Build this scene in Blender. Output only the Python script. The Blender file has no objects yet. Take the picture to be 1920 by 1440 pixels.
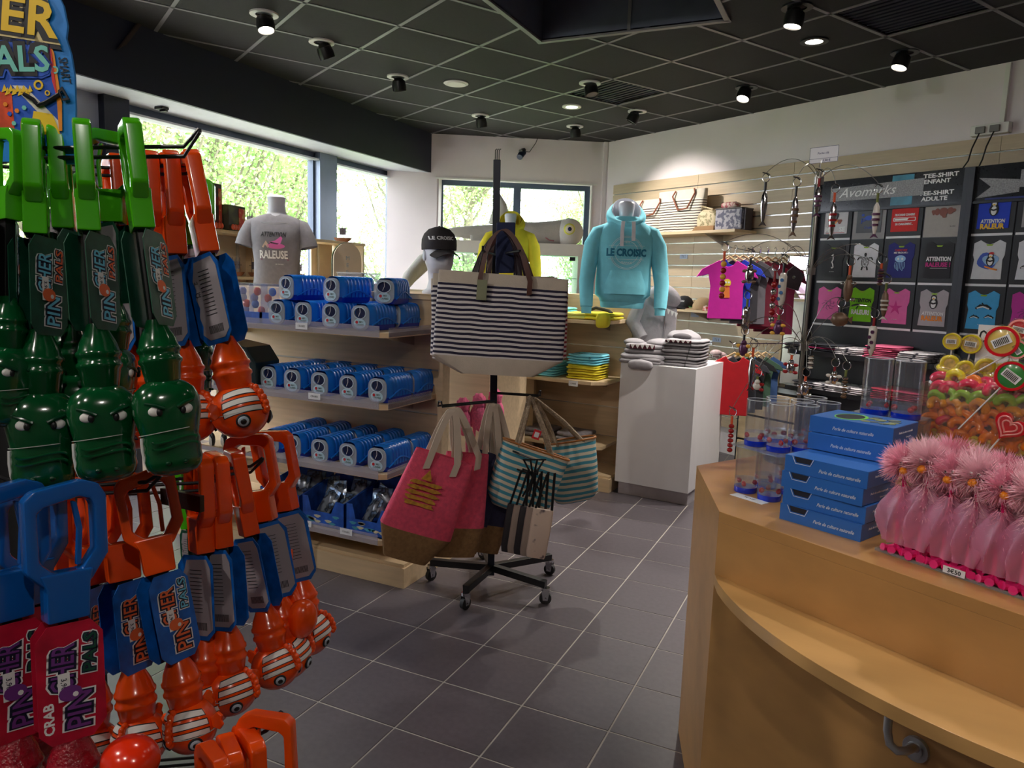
import bpy, bmesh, math, random
from mathutils import Vector, Matrix
from math import sin, cos, pi, radians as R, sqrt, atan2
random.seed(7)
S = bpy.context.scene
C = S.collection
# ------------------------------------------------------------------ camera
H = 1.55; FPX = 1381.0; YAW = R(-25.04); PITCH = R(7.9); ROLL = R(1.925)
_h = Vector((sin(YAW), cos(YAW), 0)); _x = Vector((cos(YAW), -sin(YAW), 0)); _z = Vector((0, 0, 1))
CF = _h*cos(PITCH) - _z*sin(PITCH); _u = _h*sin(PITCH) + _z*cos(PITCH)
CX = _x*cos(ROLL) + _u*sin(ROLL); CU = _u*cos(ROLL) - _x*sin(ROLL)
cam = bpy.data.cameras.new('camera'); cam.sensor_width = 36; cam.lens = FPX/1920*36; cam.clip_start = .02
co = bpy.data.objects.new('camera', cam); C.objects.link(co)
m = Matrix((CX, CU, -CF)).transposed().to_4x4(); m.translation = (0, 0, H); co.matrix_world = m
S.camera = co
def ray(px, py): return CF + CX*((px-960)/FPX) - CU*((py-720)/FPX)
def at(px, py, d): return Vector((0, 0, H)) + ray(px, py)*d          # surveyed point at depth d
def onz(px, py, z): r = ray(px, py); return Vector((0, 0, H)) + r*((z-H)/r.z)
def onpl(px, py, p, n):
    r = ray(px, py); p = Vector(p); n = Vector(n); o = Vector((0, 0, H)); return o + r*((p-o).dot(n)/r.dot(n))
# ------------------------------------------------------------------ view, sky, lamps
S.view_settings.view_transform = 'Standard'; S.view_settings.look = 'None'
S.view_settings.gamma = 1; S.view_settings.use_curve_mapping = False
S.view_settings.exposure = 1.1
S.cycles.use_denoising = True
S.cycles.max_bounces = 10; S.cycles.transparent_max_bounces = 24; S.cycles.caustics_reflective = False; S.cycles.caustics_refractive = False
S.cycles.sample_clamp_indirect = 6
W = bpy.data.worlds.new('overcast_sky'); S.world = W; W.use_nodes = True
nt = W.node_tree; bg = nt.nodes['Background']
tc = nt.nodes.new('ShaderNodeTexCoord'); mp = nt.nodes.new('ShaderNodeMapping'); mp.inputs['Scale'].default_value = (1, 1, 3)
nz = nt.nodes.new('ShaderNodeTexNoise'); nz.inputs['Scale'].default_value = 1.6; nz.inputs['Detail'].default_value = 5
cr = nt.nodes.new('ShaderNodeValToRGB'); cr.color_ramp.elements[0].position = .35; cr.color_ramp.elements[1].position = .7
cr.color_ramp.elements[0].color = (.87, .88, 1, 1); cr.color_ramp.elements[1].color = (1, 1, 1, 1)
for a, b in ((tc.outputs['Generated'], mp.inputs['Vector']), (mp.outputs[0], nz.inputs['Vector']), (nz.outputs['Fac'], cr.inputs[0]), (cr.outputs[0], bg.inputs[0])): nt.links.new(a, b)
bg.inputs[1].default_value = 6.5
# ceiling spots, lit ones and added fill: (x, y, aim x, aim y, aim z, watts)
CEIL = 3.11
SPOTS = [(-3.43, 3.61, -2.9, 3.4, 1.0, 30), (-2.07, 5.68, -1.5, 5.3, 1.2, 48), (-2.48, 6.36, -1.75, 7.35, 2.0, 46), (-.96, 6.17, -1.35, 5.2, .8, 60),  # the cone spot's light is added, its lens stays unlit
         (-.467, 4.56, -.9, 4.4, .5, 48), (-.41, 5.19, -.41, 5.1, 0, 30), (.11, 5.61, -.45, 5.2, 1.0, 75),
         (.28, 1.95, .22, 1.75, .9, 12), (1.0, 1.3, .85, 1.1, .9, 13), (.2, 3.1, .05, 2.4, 1.0, 18), (-1.2, 1.5, -.95, .8, 1.3, 4),
         (-.7, -.9, -.8, .6, 1.2, 9), (.7, -.6, .1, 1.2, .6, 12), (-2.2, -.6, -1.8, 3.2, .9, 30), (-1.6, -1.8, -1.4, 2.5, .5, 10)]  # this row: unseen lamps added behind the camera for fill
for i, (x, y, ax, ay, az, w) in enumerate(SPOTS):
    l = bpy.data.lights.new('spot_bulb', 'SPOT'); l.energy = w*1.3; l.color = (1, .93, .85); l.spot_size = R(74 if y > 0 else 115); l.spot_blend = .7; l.shadow_soft_size = .035
    o = bpy.data.objects.new('spot_bulb', l); C.objects.link(o); _d = (Vector((ax, ay, az))-Vector((x, y, CEIL))).normalized(); o.location = Vector((x, y, CEIL-.01))+_d*(.12 if (Vector((ax, ay))-Vector((x, y))).length > .15 else .02)
    o.rotation_euler = _d.to_track_quat('-Z', 'Y').to_euler()

# ------------------------------------------------------------------ helpers
def lin(c): return tuple(((v/255+.055)/1.055)**2.4 if v > 10 else v/255/12.92 for v in c)
MATS = {}
def mat(name, rgb, rough=.5, metal=0, var=.08, scale=12, bump=0, bscale=60, trans=0, alpha=1, emit=0, coat=0, aniso=None, sheen=0, sss=0, ior=None):
    if name in MATS: return MATS[name]
    M = bpy.data.materials.new(name); M.use_nodes = True; n = M.node_tree; b = n.nodes['Principled BSDF']; L = n.links
    c = lin(rgb)
    b.inputs['Roughness'].default_value = rough; b.inputs['Metallic'].default_value = metal
    t = n.nodes.new('ShaderNodeTexCoord')
    if var:
        z = n.nodes.new('ShaderNodeTexNoise'); z.inputs['Scale'].default_value = scale; z.inputs['Detail'].default_value = 4
        src = t.outputs['Object']
        if aniso:
            g = n.nodes.new('ShaderNodeMapping'); g.inputs['Scale'].default_value = aniso; L.new(src, g.inputs[0]); src = g.outputs[0]
        L.new(src, z.inputs['Vector'])
        r = n.nodes.new('ShaderNodeValToRGB'); r.color_ramp.elements[0].position = .3; r.color_ramp.elements[1].position = .7
        r.color_ramp.elements[0].color = (*[v*(1-var) for v in c], 1); r.color_ramp.elements[1].color = (*[min(1, v*(1+var)) for v in c], 1)
        L.new(z.outputs['Fac'], r.inputs[0]); L.new(r.outputs[0], b.inputs['Base Color'])
    else: b.inputs['Base Color'].default_value = (*c, 1)
    if bump:
        z = n.nodes.new('ShaderNodeTexNoise'); z.inputs['Scale'].default_value = bscale; z.inputs['Detail'].default_value = 3
        L.new(t.outputs['Object'], z.inputs['Vector']); u = n.nodes.new('ShaderNodeBump'); u.inputs['Strength'].default_value = bump; u.inputs['Distance'].default_value = .01
        L.new(z.outputs['Fac'], u.inputs['Height']); L.new(u.outputs[0], b.inputs['Normal'])
    b.inputs['Transmission Weight'].default_value = trans; b.inputs['Alpha'].default_value = alpha
    if ior: b.inputs['IOR'].default_value = ior
    if coat: b.inputs['Coat Weight'].default_value = coat; b.inputs['Coat Roughness'].default_value = .08
    if sheen: b.inputs['Sheen Weight'].default_value = sheen
    if sss: b.inputs['Subsurface Weight'].default_value = sss; b.inputs['Subsurface Radius'].default_value = (.02, .01, .01)
    if emit: b.inputs['Emission Color'].default_value = (*c, 1); b.inputs['Emission Strength'].default_value = emit
    MATS[name] = M; return M
def clear(name, rgb=(235, 240, 245), op=.12, rough=.05):                # thin clear plastic or glass: see-through with a glossy film
    if name in MATS: return MATS[name]
    M = bpy.data.materials.new(name); M.use_nodes = True; n = M.node_tree; L = n.links; n.nodes.clear()
    o = n.nodes.new('ShaderNodeOutputMaterial'); t = n.nodes.new('ShaderNodeBsdfTransparent'); g = n.nodes.new('ShaderNodeBsdfGlossy'); d = n.nodes.new('ShaderNodeBsdfDiffuse')
    c = lin(rgb); t.inputs[0].default_value = (*[.5+.5*v for v in c], 1); g.inputs['Roughness'].default_value = rough; d.inputs[0].default_value = (*c, 1)
    f = n.nodes.new('ShaderNodeFresnel'); gm = n.nodes.new('ShaderNodeNewGeometry'); q = n.nodes.new('ShaderNodeMath'); q.operation = 'MULTIPLY_ADD'; q.inputs[1].default_value = 1/1.45-1.45; q.inputs[2].default_value = 1.45; L.new(gm.outputs['Backfacing'], q.inputs[0]); L.new(q.outputs[0], f.inputs[0])
    a = n.nodes.new('ShaderNodeMixShader'); a.inputs[0].default_value = op; L.new(t.outputs[0], a.inputs[1]); L.new(d.outputs[0], a.inputs[2])
    b = n.nodes.new('ShaderNodeMixShader'); L.new(f.outputs[0], b.inputs[0]); L.new(a.outputs[0], b.inputs[1]); L.new(g.outputs[0], b.inputs[2]); L.new(b.outputs[0], o.inputs[0])
    MATS[name] = M; return M
def striped(name, c1, c2, pitch, duty=.45, rough=.85, axis=2, off=0):   # woven or printed stripes across the object's own axis
    if name in MATS: return MATS[name]
    M = bpy.data.materials.new(name); M.use_nodes = True; n = M.node_tree; L = n.links; b = n.nodes['Principled BSDF']; b.inputs['Roughness'].default_value = rough
    t = n.nodes.new('ShaderNodeTexCoord'); s = n.nodes.new('ShaderNodeSeparateXYZ'); L.new(t.outputs['Object'], s.inputs[0])
    z = n.nodes.new('ShaderNodeTexNoise'); z.inputs['Scale'].default_value = 9; L.new(t.outputs['Object'], z.inputs['Vector'])
    w = n.nodes.new('ShaderNodeMath'); w.operation = 'MULTIPLY_ADD'; w.inputs[1].default_value = pitch*.5; L.new(z.outputs['Fac'], w.inputs[0]); L.new(s.outputs[axis], w.inputs[2])
    p = n.nodes.new('ShaderNodeMath'); p.operation = 'PINGPONG'; p.inputs[1].default_value = pitch/2; L.new(w.outputs[0], p.inputs[0])
    g = n.nodes.new('ShaderNodeMath'); g.operation = 'GREATER_THAN'; g.inputs[1].default_value = pitch/2*(1-duty); L.new(p.outputs[0], g.inputs[0])
    x = n.nodes.new('ShaderNodeMix'); x.data_type = 'RGBA'; L.new(g.outputs[0], x.inputs[0]); x.inputs[6].default_value = (*lin(c1), 1); x.inputs[7].default_value = (*lin(c2), 1)
    L.new(x.outputs[2], b.inputs['Base Color']); MATS[name] = M; return M
def patterned(name, c1, c2, scale, pos=.5, rough=.8, c3=None):          # printed blotches (floral, marbled)
    if name in MATS: return MATS[name]
    M = bpy.data.materials.new(name); M.use_nodes = True; n = M.node_tree; L = n.links; b = n.nodes['Principled BSDF']; b.inputs['Roughness'].default_value = rough
    t = n.nodes.new('ShaderNodeTexCoord'); z = n.nodes.new('ShaderNodeTexNoise'); z.inputs['Scale'].default_value = scale; z.inputs['Detail'].default_value = 2; L.new(t.outputs['Object'], z.inputs['Vector'])
    r = n.nodes.new('ShaderNodeValToRGB'); e = r.color_ramp.elements; e[0].position = pos-.04; e[1].position = pos+.04; e[0].color = (*lin(c1), 1); e[1].color = (*lin(c2), 1)
    if c3: q = e.new(pos+.1); q.color = (*lin(c3), 1)
    L.new(z.outputs['Fac'], r.inputs[0]); L.new(r.outputs[0], b.inputs['Base Color']); MATS[name] = M; return M

class MB:
    def __init__(s): s.v = []; s.f = []; s.m = []; s.M = Matrix()
    def add(s, vs, fs, mi=0):
        k = len(s.v); s.v += [tuple(s.M @ Vector(p)) for p in vs]; s.f += [tuple(i+k for i in f) for f in fs]; s.m += [mi]*len(fs); return s
    def box(s, x0, y0, z0, x1, y1, z1, mi=0):
        return s.add([(x, y, z) for z in (z0, z1) for y in (y0, y1) for x in (x0, x1)], [(0, 2, 3, 1), (4, 5, 7, 6), (0, 1, 5, 4), (2, 6, 7, 3), (0, 4, 6, 2), (1, 3, 7, 5)], mi)
    def cbox(s, c, d, mi=0): return s.box(c[0]-d[0]/2, c[1]-d[1]/2, c[2]-d[2]/2, c[0]+d[0]/2, c[1]+d[1]/2, c[2]+d[2]/2, mi)
    def prism(s, poly, z0, z1, mi=0, ax='z'):                           # ax: extrusion axis
        T = {'z': lambda a, b, h: (a, b, h), 'y': lambda a, b, h: (a, h, b), 'x': lambda a, b, h: (h, a, b)}[ax]; n = len(poly)
        return s.add([T(a, b, z0) for a, b in poly]+[T(a, b, z1) for a, b in poly], [tuple(range(n-1, -1, -1)), tuple(range(n, 2*n))]+[(i, (i+1) % n, n+(i+1) % n, n+i) for i in range(n)], mi)
    def ring(s, po, pi_, z0, z1, mi=0, ax='z'):                         # plate with a hole (equal point counts)
        T = {'z': lambda a, b, h: (a, b, h), 'y': lambda a, b, h: (a, h, b), 'x': lambda a, b, h: (h, a, b)}[ax]; n = len(po)
        vs = [T(a, b, h) for P, h in ((po, z0), (pi_, z0), (po, z1), (pi_, z1)) for a, b in P]; f = []
        for i in range(n):
            j = (i+1) % n; f += [(i, n+i, n+j, j), (2*n+i, 2*n+j, 3*n+j, 3*n+i), (i, j, 2*n+j, 2*n+i), (n+i, 3*n+i, 3*n+j, n+j)]
        return s.add(vs, f, mi)
    def tube(s, pts, r, n=8, mi=0, closed=False, caps=True):
        P = [Vector(p) for p in pts]; k = len(P); rs = r if isinstance(r, (list, tuple)) else [r]*k
        def tg(i):
            a = P[(i-1) % k] if (closed or i) else P[i]; b = P[(i+1) % k] if (closed or i < k-1) else P[i]; d = b-a; return d.normalized() if d.length > 1e-9 else Vector((0, 0, 1))
        t = tg(0); u = t.orthogonal().normalized(); vs = []; prev = t
        for i in range(k):
            t = tg(i); u = prev.rotation_difference(t) @ u; u = (u-t*u.dot(t)).normalized(); w = t.cross(u); prev = t
            vs += [P[i]+(u*cos(2*pi*j/n)+w*sin(2*pi*j/n))*rs[i] for j in range(n)]
        f = [(i*n+j, i*n+(j+1) % n, ((i+1) % k)*n+(j+1) % n, ((i+1) % k)*n+j) for i in range(k if closed else k-1) for j in range(n)]
        if caps and not closed: f += [tuple(range(n-1, -1, -1)), tuple((k-1)*n+j for j in range(n))]
        return s.add(vs, f, mi)
    def cyl(s, a, b, r, r2=None, n=16, mi=0): return s.tube([a, b], [r, r if r2 is None else r2], n, mi)
    def lathe(s, prof, n=24, mi=0, c=(0, 0), caps=True):
        vs = [(c[0]+r*cos(2*pi*j/n), c[1]+r*sin(2*pi*j/n), z) for r, z in prof for j in range(n)]; k = len(prof)
        f = [(i*n+j, i*n+(j+1) % n, (i+1)*n+(j+1) % n, (i+1)*n+j) for i in range(k-1) for j in range(n)]
        if caps: f += [tuple(range(n-1, -1, -1)), tuple((k-1)*n+j for j in range(n))]
        return s.add(vs, f, mi)
    def loft(s, secs, n=24, p=2.0, mi=0, caps=True):                    # secs: (z, rx, ry, cx, cy) superellipse rings
        vs = []
        for q in secs:
            z, rx, ry = q[:3]; cx, cy = (q[3], q[4]) if len(q) > 3 else (0, 0)
            for j in range(n):
                a = 2*pi*j/n; c_, s_ = cos(a), sin(a)
                vs.append((cx+rx*math.copysign(abs(c_)**(2/p), c_), cy+ry*math.copysign(abs(s_)**(2/p), s_), z))
        k = len(secs); f = [(i*n+j, i*n+(j+1) % n, (i+1)*n+(j+1) % n, (i+1)*n+j) for i in range(k-1) for j in range(n)]
        if caps: f += [tuple(range(n-1, -1, -1)), tuple((k-1)*n+j for j in range(n))]
        return s.add(vs, f, mi)
    def ell(s, c, r, nu=20, nv=12, mi=0, fn=None):
        vs = []
        for i in range(nv+1):
            t = pi*i/nv
            for j in range(nu):
                a = 2*pi*j/nu; v = Vector((r[0]*sin(t)*cos(a), r[1]*sin(t)*sin(a), r[2]*cos(t)))
                if fn: v = fn(v)
                vs.append(v+Vector(c))
        return s.add(vs, [(i*nu+j, (i+1)*nu+j, (i+1)*nu+(j+1) % nu, i*nu+(j+1) % nu) for i in range(nv) for j in range(nu)], mi)
    def surf(s, fn, nu, nv, mi=0, thick=0):                             # fn(u, v) -> point; thick gives it a back side
        vs = [Vector(fn(i/nu, j/nv)) for j in range(nv+1) for i in range(nu+1)]; w = nu+1
        f = [(j*w+i, j*w+i+1, (j+1)*w+i+1, (j+1)*w+i) for j in range(nv) for i in range(nu)]
        if thick:
            k = len(vs); nr = [Vector() for _ in vs]
            for q in f:
                d = (vs[q[2]]-vs[q[0]]).cross(vs[q[3]]-vs[q[1]])
                for i in q: nr[i] += d
            vs = vs+[v-(nr[i].normalized() if nr[i].length > 0 else Vector((0, 0, 1)))*thick for i, v in enumerate(vs)]
            f = f+[tuple(k+i for i in reversed(q)) for q in f]
            b = [i for i in range(nu)]; rim = [(i, i+1) for i in range(nu)]+[(j*w+nu, (j+1)*w+nu) for j in range(nv)]+[(nv*w+i+1, nv*w+i) for i in range(nu-1, -1, -1)]+[((j+1)*w, j*w) for j in range(nv-1, -1, -1)]
            f += [(b_, a_, a_+k, b_+k) for a_, b_ in rim]
        return s.add(vs, f, mi)
    def text(s, body, size, x=0, z=0, y=0, th=.0006, bold=0, shear=0, mi=0, wid=None, fn=None, align='c', rot=0, flip=1, spc=1):
        vs, fs = glyphs(body, bold, shear, spc); w = max(v[0] for v in vs)-min(v[0] for v in vs); x0 = min(v[0] for v in vs); k = size
        kx = (wid/w if wid else k); ox = {'c': x0+w/2, 'l': x0, 'r': x0+w}[align]; cr_, sr_ = cos(rot), sin(rot); out = []  # black sheet added so the gaps between the toys go dark
        for a, b, c in vs:
            p, q = (a-ox)*kx, (b-.35)*k; p, q = p*cr_-q*sr_, p*sr_+q*cr_; p += x; q += z
            yy = y-(th if c > 0 else 0)
            out.append((p, yy+(fn(p, q) if fn else 0), q) if flip > 0 else (-p, -yy, q))
        return s.add(out, fs, mi)
    def build(s, name, mats, parent=None, smooth=35, bevel=0, seg=2, loc=None, rz=None):
        me = bpy.data.meshes.new(name); me.from_pydata(s.v, [], s.f)
        for q in (mats if isinstance(mats, (list, tuple)) else [mats]): me.materials.append(q)
        me.polygons.foreach_set('material_index', s.m)
        if bevel:
            bm = bmesh.new(); bm.from_mesh(me); bmesh.ops.recalc_face_normals(bm, faces=bm.faces)
            es = [e for e in bm.edges if len(e.link_faces) == 2 and e.calc_face_angle(0) > .6]
            bmesh.ops.bevel(bm, geom=es, offset=bevel, segments=seg, affect='EDGES', profile=.5, clamp_overlap=True); bm.to_mesh(me); bm.free()
        me.polygons.foreach_set('use_smooth', [True]*len(me.polygons)); me.set_sharp_from_angle(angle=R(smooth)); me.update()
        o = bpy.data.objects.new(name, me); C.objects.link(o); o.parent = parent
        if bevel: w_ = o.modifiers.new('weighted', 'WEIGHTED_NORMAL'); w_.keep_sharp = True; w_.weight = 90
        if loc is not None: o.location = loc
        if rz is not None: o.rotation_euler = (0, 0, rz)
        return o
_G = {}
def glyphs(body, bold, shear, spc=1):
    k = (body, bold, shear, spc)
    if k not in _G:
        cu = bpy.data.curves.new('t', 'FONT'); cu.body = body; cu.size = 1; cu.offset = bold; cu.shear = shear; cu.resolution_u = 2; cu.extrude = .5; cu.space_character = spc
        o = bpy.data.objects.new('t', cu); C.objects.link(o); bpy.context.view_layer.update()
        me = o.evaluated_get(bpy.context.evaluated_depsgraph_get()).to_mesh()
        _G[k] = ([tuple(v.co) for v in me.vertices], [tuple(p.vertices) for p in me.polygons if any(me.vertices[i].co.z > .1 for i in p.vertices)])
        o.to_mesh_clear(); bpy.data.objects.remove(o); bpy.data.curves.remove(cu)
    return _G[k]
def tag(o, label, cat, group=None):
    o['label'] = label; o['category'] = cat
    if group: o['group'] = group
    return o
def thing(name, label, cat, loc=(0, 0, 0), rz=0, group=None):
    o = bpy.data.objects.new(name, None); o.empty_display_size = .05; C.objects.link(o); o.location = loc; o.rotation_euler = (0, 0, rz); return tag(o, label, cat, group)
def struct(o): o['kind'] = 'structure'; return o
def stuff(o): o['kind'] = 'stuff'; return o
def dup(r0, loc, rz=None, label=None, group=None, mw=None):
    kids = {}
    for o in C.objects:
        if o.parent: kids.setdefault(o.parent.name, []).append(o)
    r = r0.copy(); C.objects.link(r)
    if mw is not None: r.matrix_basis = mw
    else:
        r.location = loc
        if rz is not None: r.rotation_euler = (0, 0, rz)
    if label: r['label'] = label
    if group: r['group'] = group
    def rec(a, b):
        for ch in kids.get(a.name, []):
            c = ch.copy(); C.objects.link(c); c.parent = b; rec(ch, c)
    rec(r0, r); return r
def circ(cx, cy, r, n=20, ry=None): return [(cx+r*cos(2*pi*i/n), cy+(ry or r)*sin(2*pi*i/n)) for i in range(n)]
def rrect(x0, y0, x1, y1, r, k=4):
    o = []
    for cx, cy, a in ((x1-r, y1-r, 0), (x0+r, y1-r, 90), (x0+r, y0+r, 180), (x1-r, y0+r, 270)): o += [(cx+r*cos(R(a+90*i/k)), cy+r*sin(R(a+90*i/k))) for i in range(k+1)]
    return o
def arc(c, r, a0, a1, n, plane='xz'):
    o = []
    for i in range(n+1):
        a = a0+(a1-a0)*i/n; u, w = r*cos(a), r*sin(a); o.append({'xz': (c[0]+u, c[1], c[2]+w), 'xy': (c[0]+u, c[1]+w, c[2]), 'yz': (c[0], c[1]+u, c[2]+w)}[plane])
    return o
def strap(mb, pts, w, t, side, mi=0):                                   # flat band along pts, width along the vector side
    P = [Vector(p) for p in pts]; sd = Vector(side).normalized(); vs = []
    for i, p in enumerate(P):
        d = (P[min(i+1, len(P)-1)]-P[max(i-1, 0)]).normalized(); nn = d.cross(sd).normalized()
        vs += [p-sd*w/2-nn*t/2, p+sd*w/2-nn*t/2, p+sd*w/2+nn*t/2, p-sd*w/2+nn*t/2]
    k = len(P); f = [(i*4+j, i*4+(j+1) % 4, i*4+4+(j+1) % 4, i*4+4+j) for i in range(k-1) for j in range(4)]+[(3, 2, 1, 0), (k*4-4, k*4-3, k*4-2, k*4-1)]
    return mb.add(vs, f, mi)
def lerp(a, b, t): return a+(b-a)*t
WHITE = mat('white_paint', (226, 224, 220), .6, var=.02); BLACK = mat('black_plastic', (18, 18, 20), .4, var=.05)
STEEL = mat('polished_steel', (200, 200, 205), .18, 1, var=.03); DARKM = mat('dark_painted_metal', (26, 28, 34), .35, .3, var=.05)
PAPER = mat('white_paper', (232, 232, 236), .7, var=.02); CLEAR = clear('clear_plastic', op=.10); INK = mat('black_ink', (22, 22, 26), .6, var=0)
OAK = mat('pale_oak_veneer', (196, 172, 140), .5, var=.10, scale=3, aniso=(1, 14, 14)); PWHITE = mat('white_ink', (235, 235, 235), .6, var=0)
# ================================================================== the room
XF, XG = -4.37, -4.84                                                   # fascia face, glass plane
CB = Vector((-2.70, 8.05, 0)); E1 = Vector((.5, .866, 0)); E2 = Vector((.866, -.5, 0))   # corner; into the right wall; along it
BD = Vector((.866, .5, 0)); BN = Vector((.5, -.866, 0))                 # back wall: along, into the room
WALL = mat('wall_white_paint', (232, 222, 226), .8, var=.03, scale=2); TILE = mat('grey_floor_tile', (88, 82, 87), .32, var=.10, scale=45, bump=.03, bscale=220)
GROUT = mat('pale_grout', (168, 162, 154), .9, var=.1); CTILE = mat('black_ceiling_tile', (30, 28, 28), .85, var=.12, scale=30, bump=.1, bscale=150)
CBAR = mat('grey_ceiling_bar', (118, 116, 118), .45, var=.03); FASC = mat('near_black_fascia_paint', (22, 27, 46), .55, var=.06)
FRAME = mat('dark_blue_grey_window_frame', (74, 86, 106), .4, .2, var=.04); GLASS = clear('window_glass', (245, 250, 250), .015, .01)
# floor
fl = struct(MB().box(-4.9, -2.6, -.06, 3.4, 9, -.0018).build('floor', GROUT))
T0 = .3345; tm = None; rest = MB()
for i in range(-13, 14):
    for j in range(-14, 22):
        x0, y0 = -1.673+i*T0, 2.330+j*T0
        if x0 < -4.85 or x0+T0 > 3.4 or y0 < -2.6 or y0 > 8.6: continue
        if -3.2 < x0 < .2 and 1.2 < y0 < 7.6:
            if tm is None: tm = MB().box(.003, .003, -.012, T0-.003, T0-.003, 0).build('floor_tile', TILE, fl, bevel=.0012, seg=1); tm.location = (x0, y0, 0)
            else: t = tm.copy(); C.objects.link(t); t.location = (x0, y0, random.uniform(-.0004, .0003))
        else: rest.box(x0+.003, y0+.003, -.012, x0+T0-.003, y0+T0-.003, 0)
stuff(rest.build('floor_tile_field', TILE, fl))
# ceiling: grid bars and lay-in tiles, with a square well
WX0, WX1, WY0, WY1 = -2.035, -.865, 2.6, 4.635
def clip(poly, a, b, c):                                                # keep a*x+b*y >= c
    o = []
    for i in range(len(poly)):
        p, q = poly[i], poly[(i+1) % len(poly)]; dp, dq = a*p[0]+b*p[1]-c, a*q[0]+b*q[1]-c
        if dp >= 0: o.append(p)
        if dp*dq < 0: t = dp/(dp-dq); o.append((p[0]+(q[0]-p[0])*t, p[1]+(q[1]-p[1])*t))
    return o
def room_clip(p):
    for a, b, c in ((1, 0, XF), (-E1.x, -E1.y, -(CB.dot(E1))), (BN.x, BN.y, CB.dot(BN)), (0, 1, -2.5), (-1, 0, -3.3)):
        p = clip(p, a, b, c)
        if len(p) < 3: return []
    return p
def well_clip(p):
    out = []; a = clip(p, -1, 0, -WX0); out.append(a); r = clip(p, 1, 0, WX0)
    b = clip(r, 1, 0, WX1) if len(r) > 2 else []; out.append(b); r = clip(r, -1, 0, -WX1) if len(r) > 2 else []
    out.append(clip(r, 0, -1, -WY0) if len(r) > 2 else []); out.append(clip(r, 0, 1, WY1) if len(r) > 2 else [])
    return [q for q in out if len(q) > 2]
ce = struct(MB().box(-4.9, -2.6, CEIL+.75, 3.4, 9, CEIL+.8).build('ceiling', FASC))
GO = Vector((-2.467, 4.594)); e1 = Vector((.5, .866)); e2 = Vector((.866, -.5)); far = MB(); vent = []
for i in range(-12, 8):
    for j in range(-6, 10):
        o = GO+e1*(.6*i)+e2*(.6*j); q = [o+e1*a+e2*b for a, b in ((.008, .008), (.592, .008), (.592, .592), (.008, .592))]
        p = room_clip([(v.x, v.y) for v in q])
        if not p: continue
        isv = (i, j) in ((2, -1), (2, 3))
        for k in well_clip(p):
            mb = MB().prism(k, CEIL, CEIL+.012)
            if o.y > 2.0 and o.x > -5 and o.y > 2.2-.4*o.x*0 and not isv: mb.build('ceiling_tile', CTILE, ce)
            elif isv: vent.append(k)
            else: far.prism(k, CEIL, CEIL+.012)
stuff(far.build('ceiling_tile_field', CTILE, ce))
for k in vent:
    v = MB().prism(k, CEIL+.02, CEIL+.03); cx = sum(a for a, b in k)/len(k); cy = sum(b for a, b in k)/len(k)
    for t in range(-5, 6): c = Vector((cx, cy))+e1*(t*.05); a, b = c-e2*.28, c+e2*.28; v.tube([(a.x, a.y, CEIL+.008), (b.x, b.y, CEIL+.008)], .006, 4)
    v.build('vent_grille', FASC, ce)
def bars(vec, step, n0, n1, other):
    for i in range(n0, n1):
        a = GO+step*(.6*i); mb = MB(); any_ = False
        q = [a-other*8-step*.012, a+other*8-step*.012, a+other*8+step*.012, a-other*8+step*.012]; p = room_clip([(v.x, v.y) for v in q])
        if p:
            for k in well_clip(p): mb.prism(k, CEIL-.004, CEIL+.004); any_ = True
        if any_: mb.build('ceiling_bar', CBAR, ce)
bars(e1, e1, -11, 9, e2); bars(e2, e2, -6, 11, e1)
WELL = mat('daylit_blue_well_panel', (88, 94, 112), .7, var=.06)  # lighter blue stands in for daylight in the closed well
w = MB().box(WX0-.02, WY0, CEIL-.004, WX0, WY1, CEIL+.7).box(WX1, WY0, CEIL-.004, WX1+.02, WY1, CEIL+.7).box(WX0-.02, WY0-.02, CEIL-.004, WX1+.02, WY0, CEIL+.7).box(WX0-.02, WY1, CEIL-.004, WX1+.02, WY1+.02, CEIL+.7)
wo = struct(w.build('trim_1', WELL)); t = MB().box(WX0-.03, WY1-.012, CEIL-.012, WX1+.03, WY1+.022, CEIL).box(WX0-.026, WY0, CEIL-.012, WX0+.006, WY1, CEIL).box(WX1-.006, WY0, CEIL-.012, WX1+.026, WY1, CEIL)
t.box(-1.46, WY1-.006, CEIL, -1.44, WY1, CEIL+.68).build('edge_bar', CBAR, wo)
# left: fascia, soffit, windows
struct(MB().box(XF-.03, -2.5, 2.70, XF, 7.12, CEIL).build('wall_left', FASC))
SOF = mat('white_soffit_panel', (196, 200, 210), .55, var=.05)
struct(MB().box(XG+.02, -2.5, 2.70, XF-.03, 7.1, 2.73).build('trim_2', SOF)); struct(MB().box(-4.95, -2.6, 2.73, -4.9, 8, 3.9).box(-4.96, -2.6, -.06, XG-.06, 7.3, .42).build('wall_left_outer', WALL))
def window(name, y0, y1, z0=.42, z1=2.70):
    o = struct(MB().box(XG-.03, y0, z1-.05, XG+.03, y1, z1).box(XG-.03, y0, z0, XG+.03, y1, z0+.06).build(name, FRAME))
    MB().box(XG-.006, y0, z0+.06, XG+.006, y1, z1-.05).build('pane', GLASS, o); MB().box(XG-.03, y0, z1-.075, XG+.09, y1, z1-.06).build('blind_rail', SOF, o)
    for y in (y0, y1): MB().box(XG-.03, y-.025, z0, XG+.035, y+.025, z1-.05).build('side_frame', FRAME, o)
    return o
window('window_1', 3.66, 5.70); window('window_2', 5.95, 6.98); window('window_3', 2.1, 3.22); struct(MB().box(XG-.05, -2.5, 0, XG+.05, 2.1, 2.72).build('wall_left_rear', WALL))
MUL = mat('blue_grey_mullion', (112, 124, 146), .4, .2, var=.03)
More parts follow.
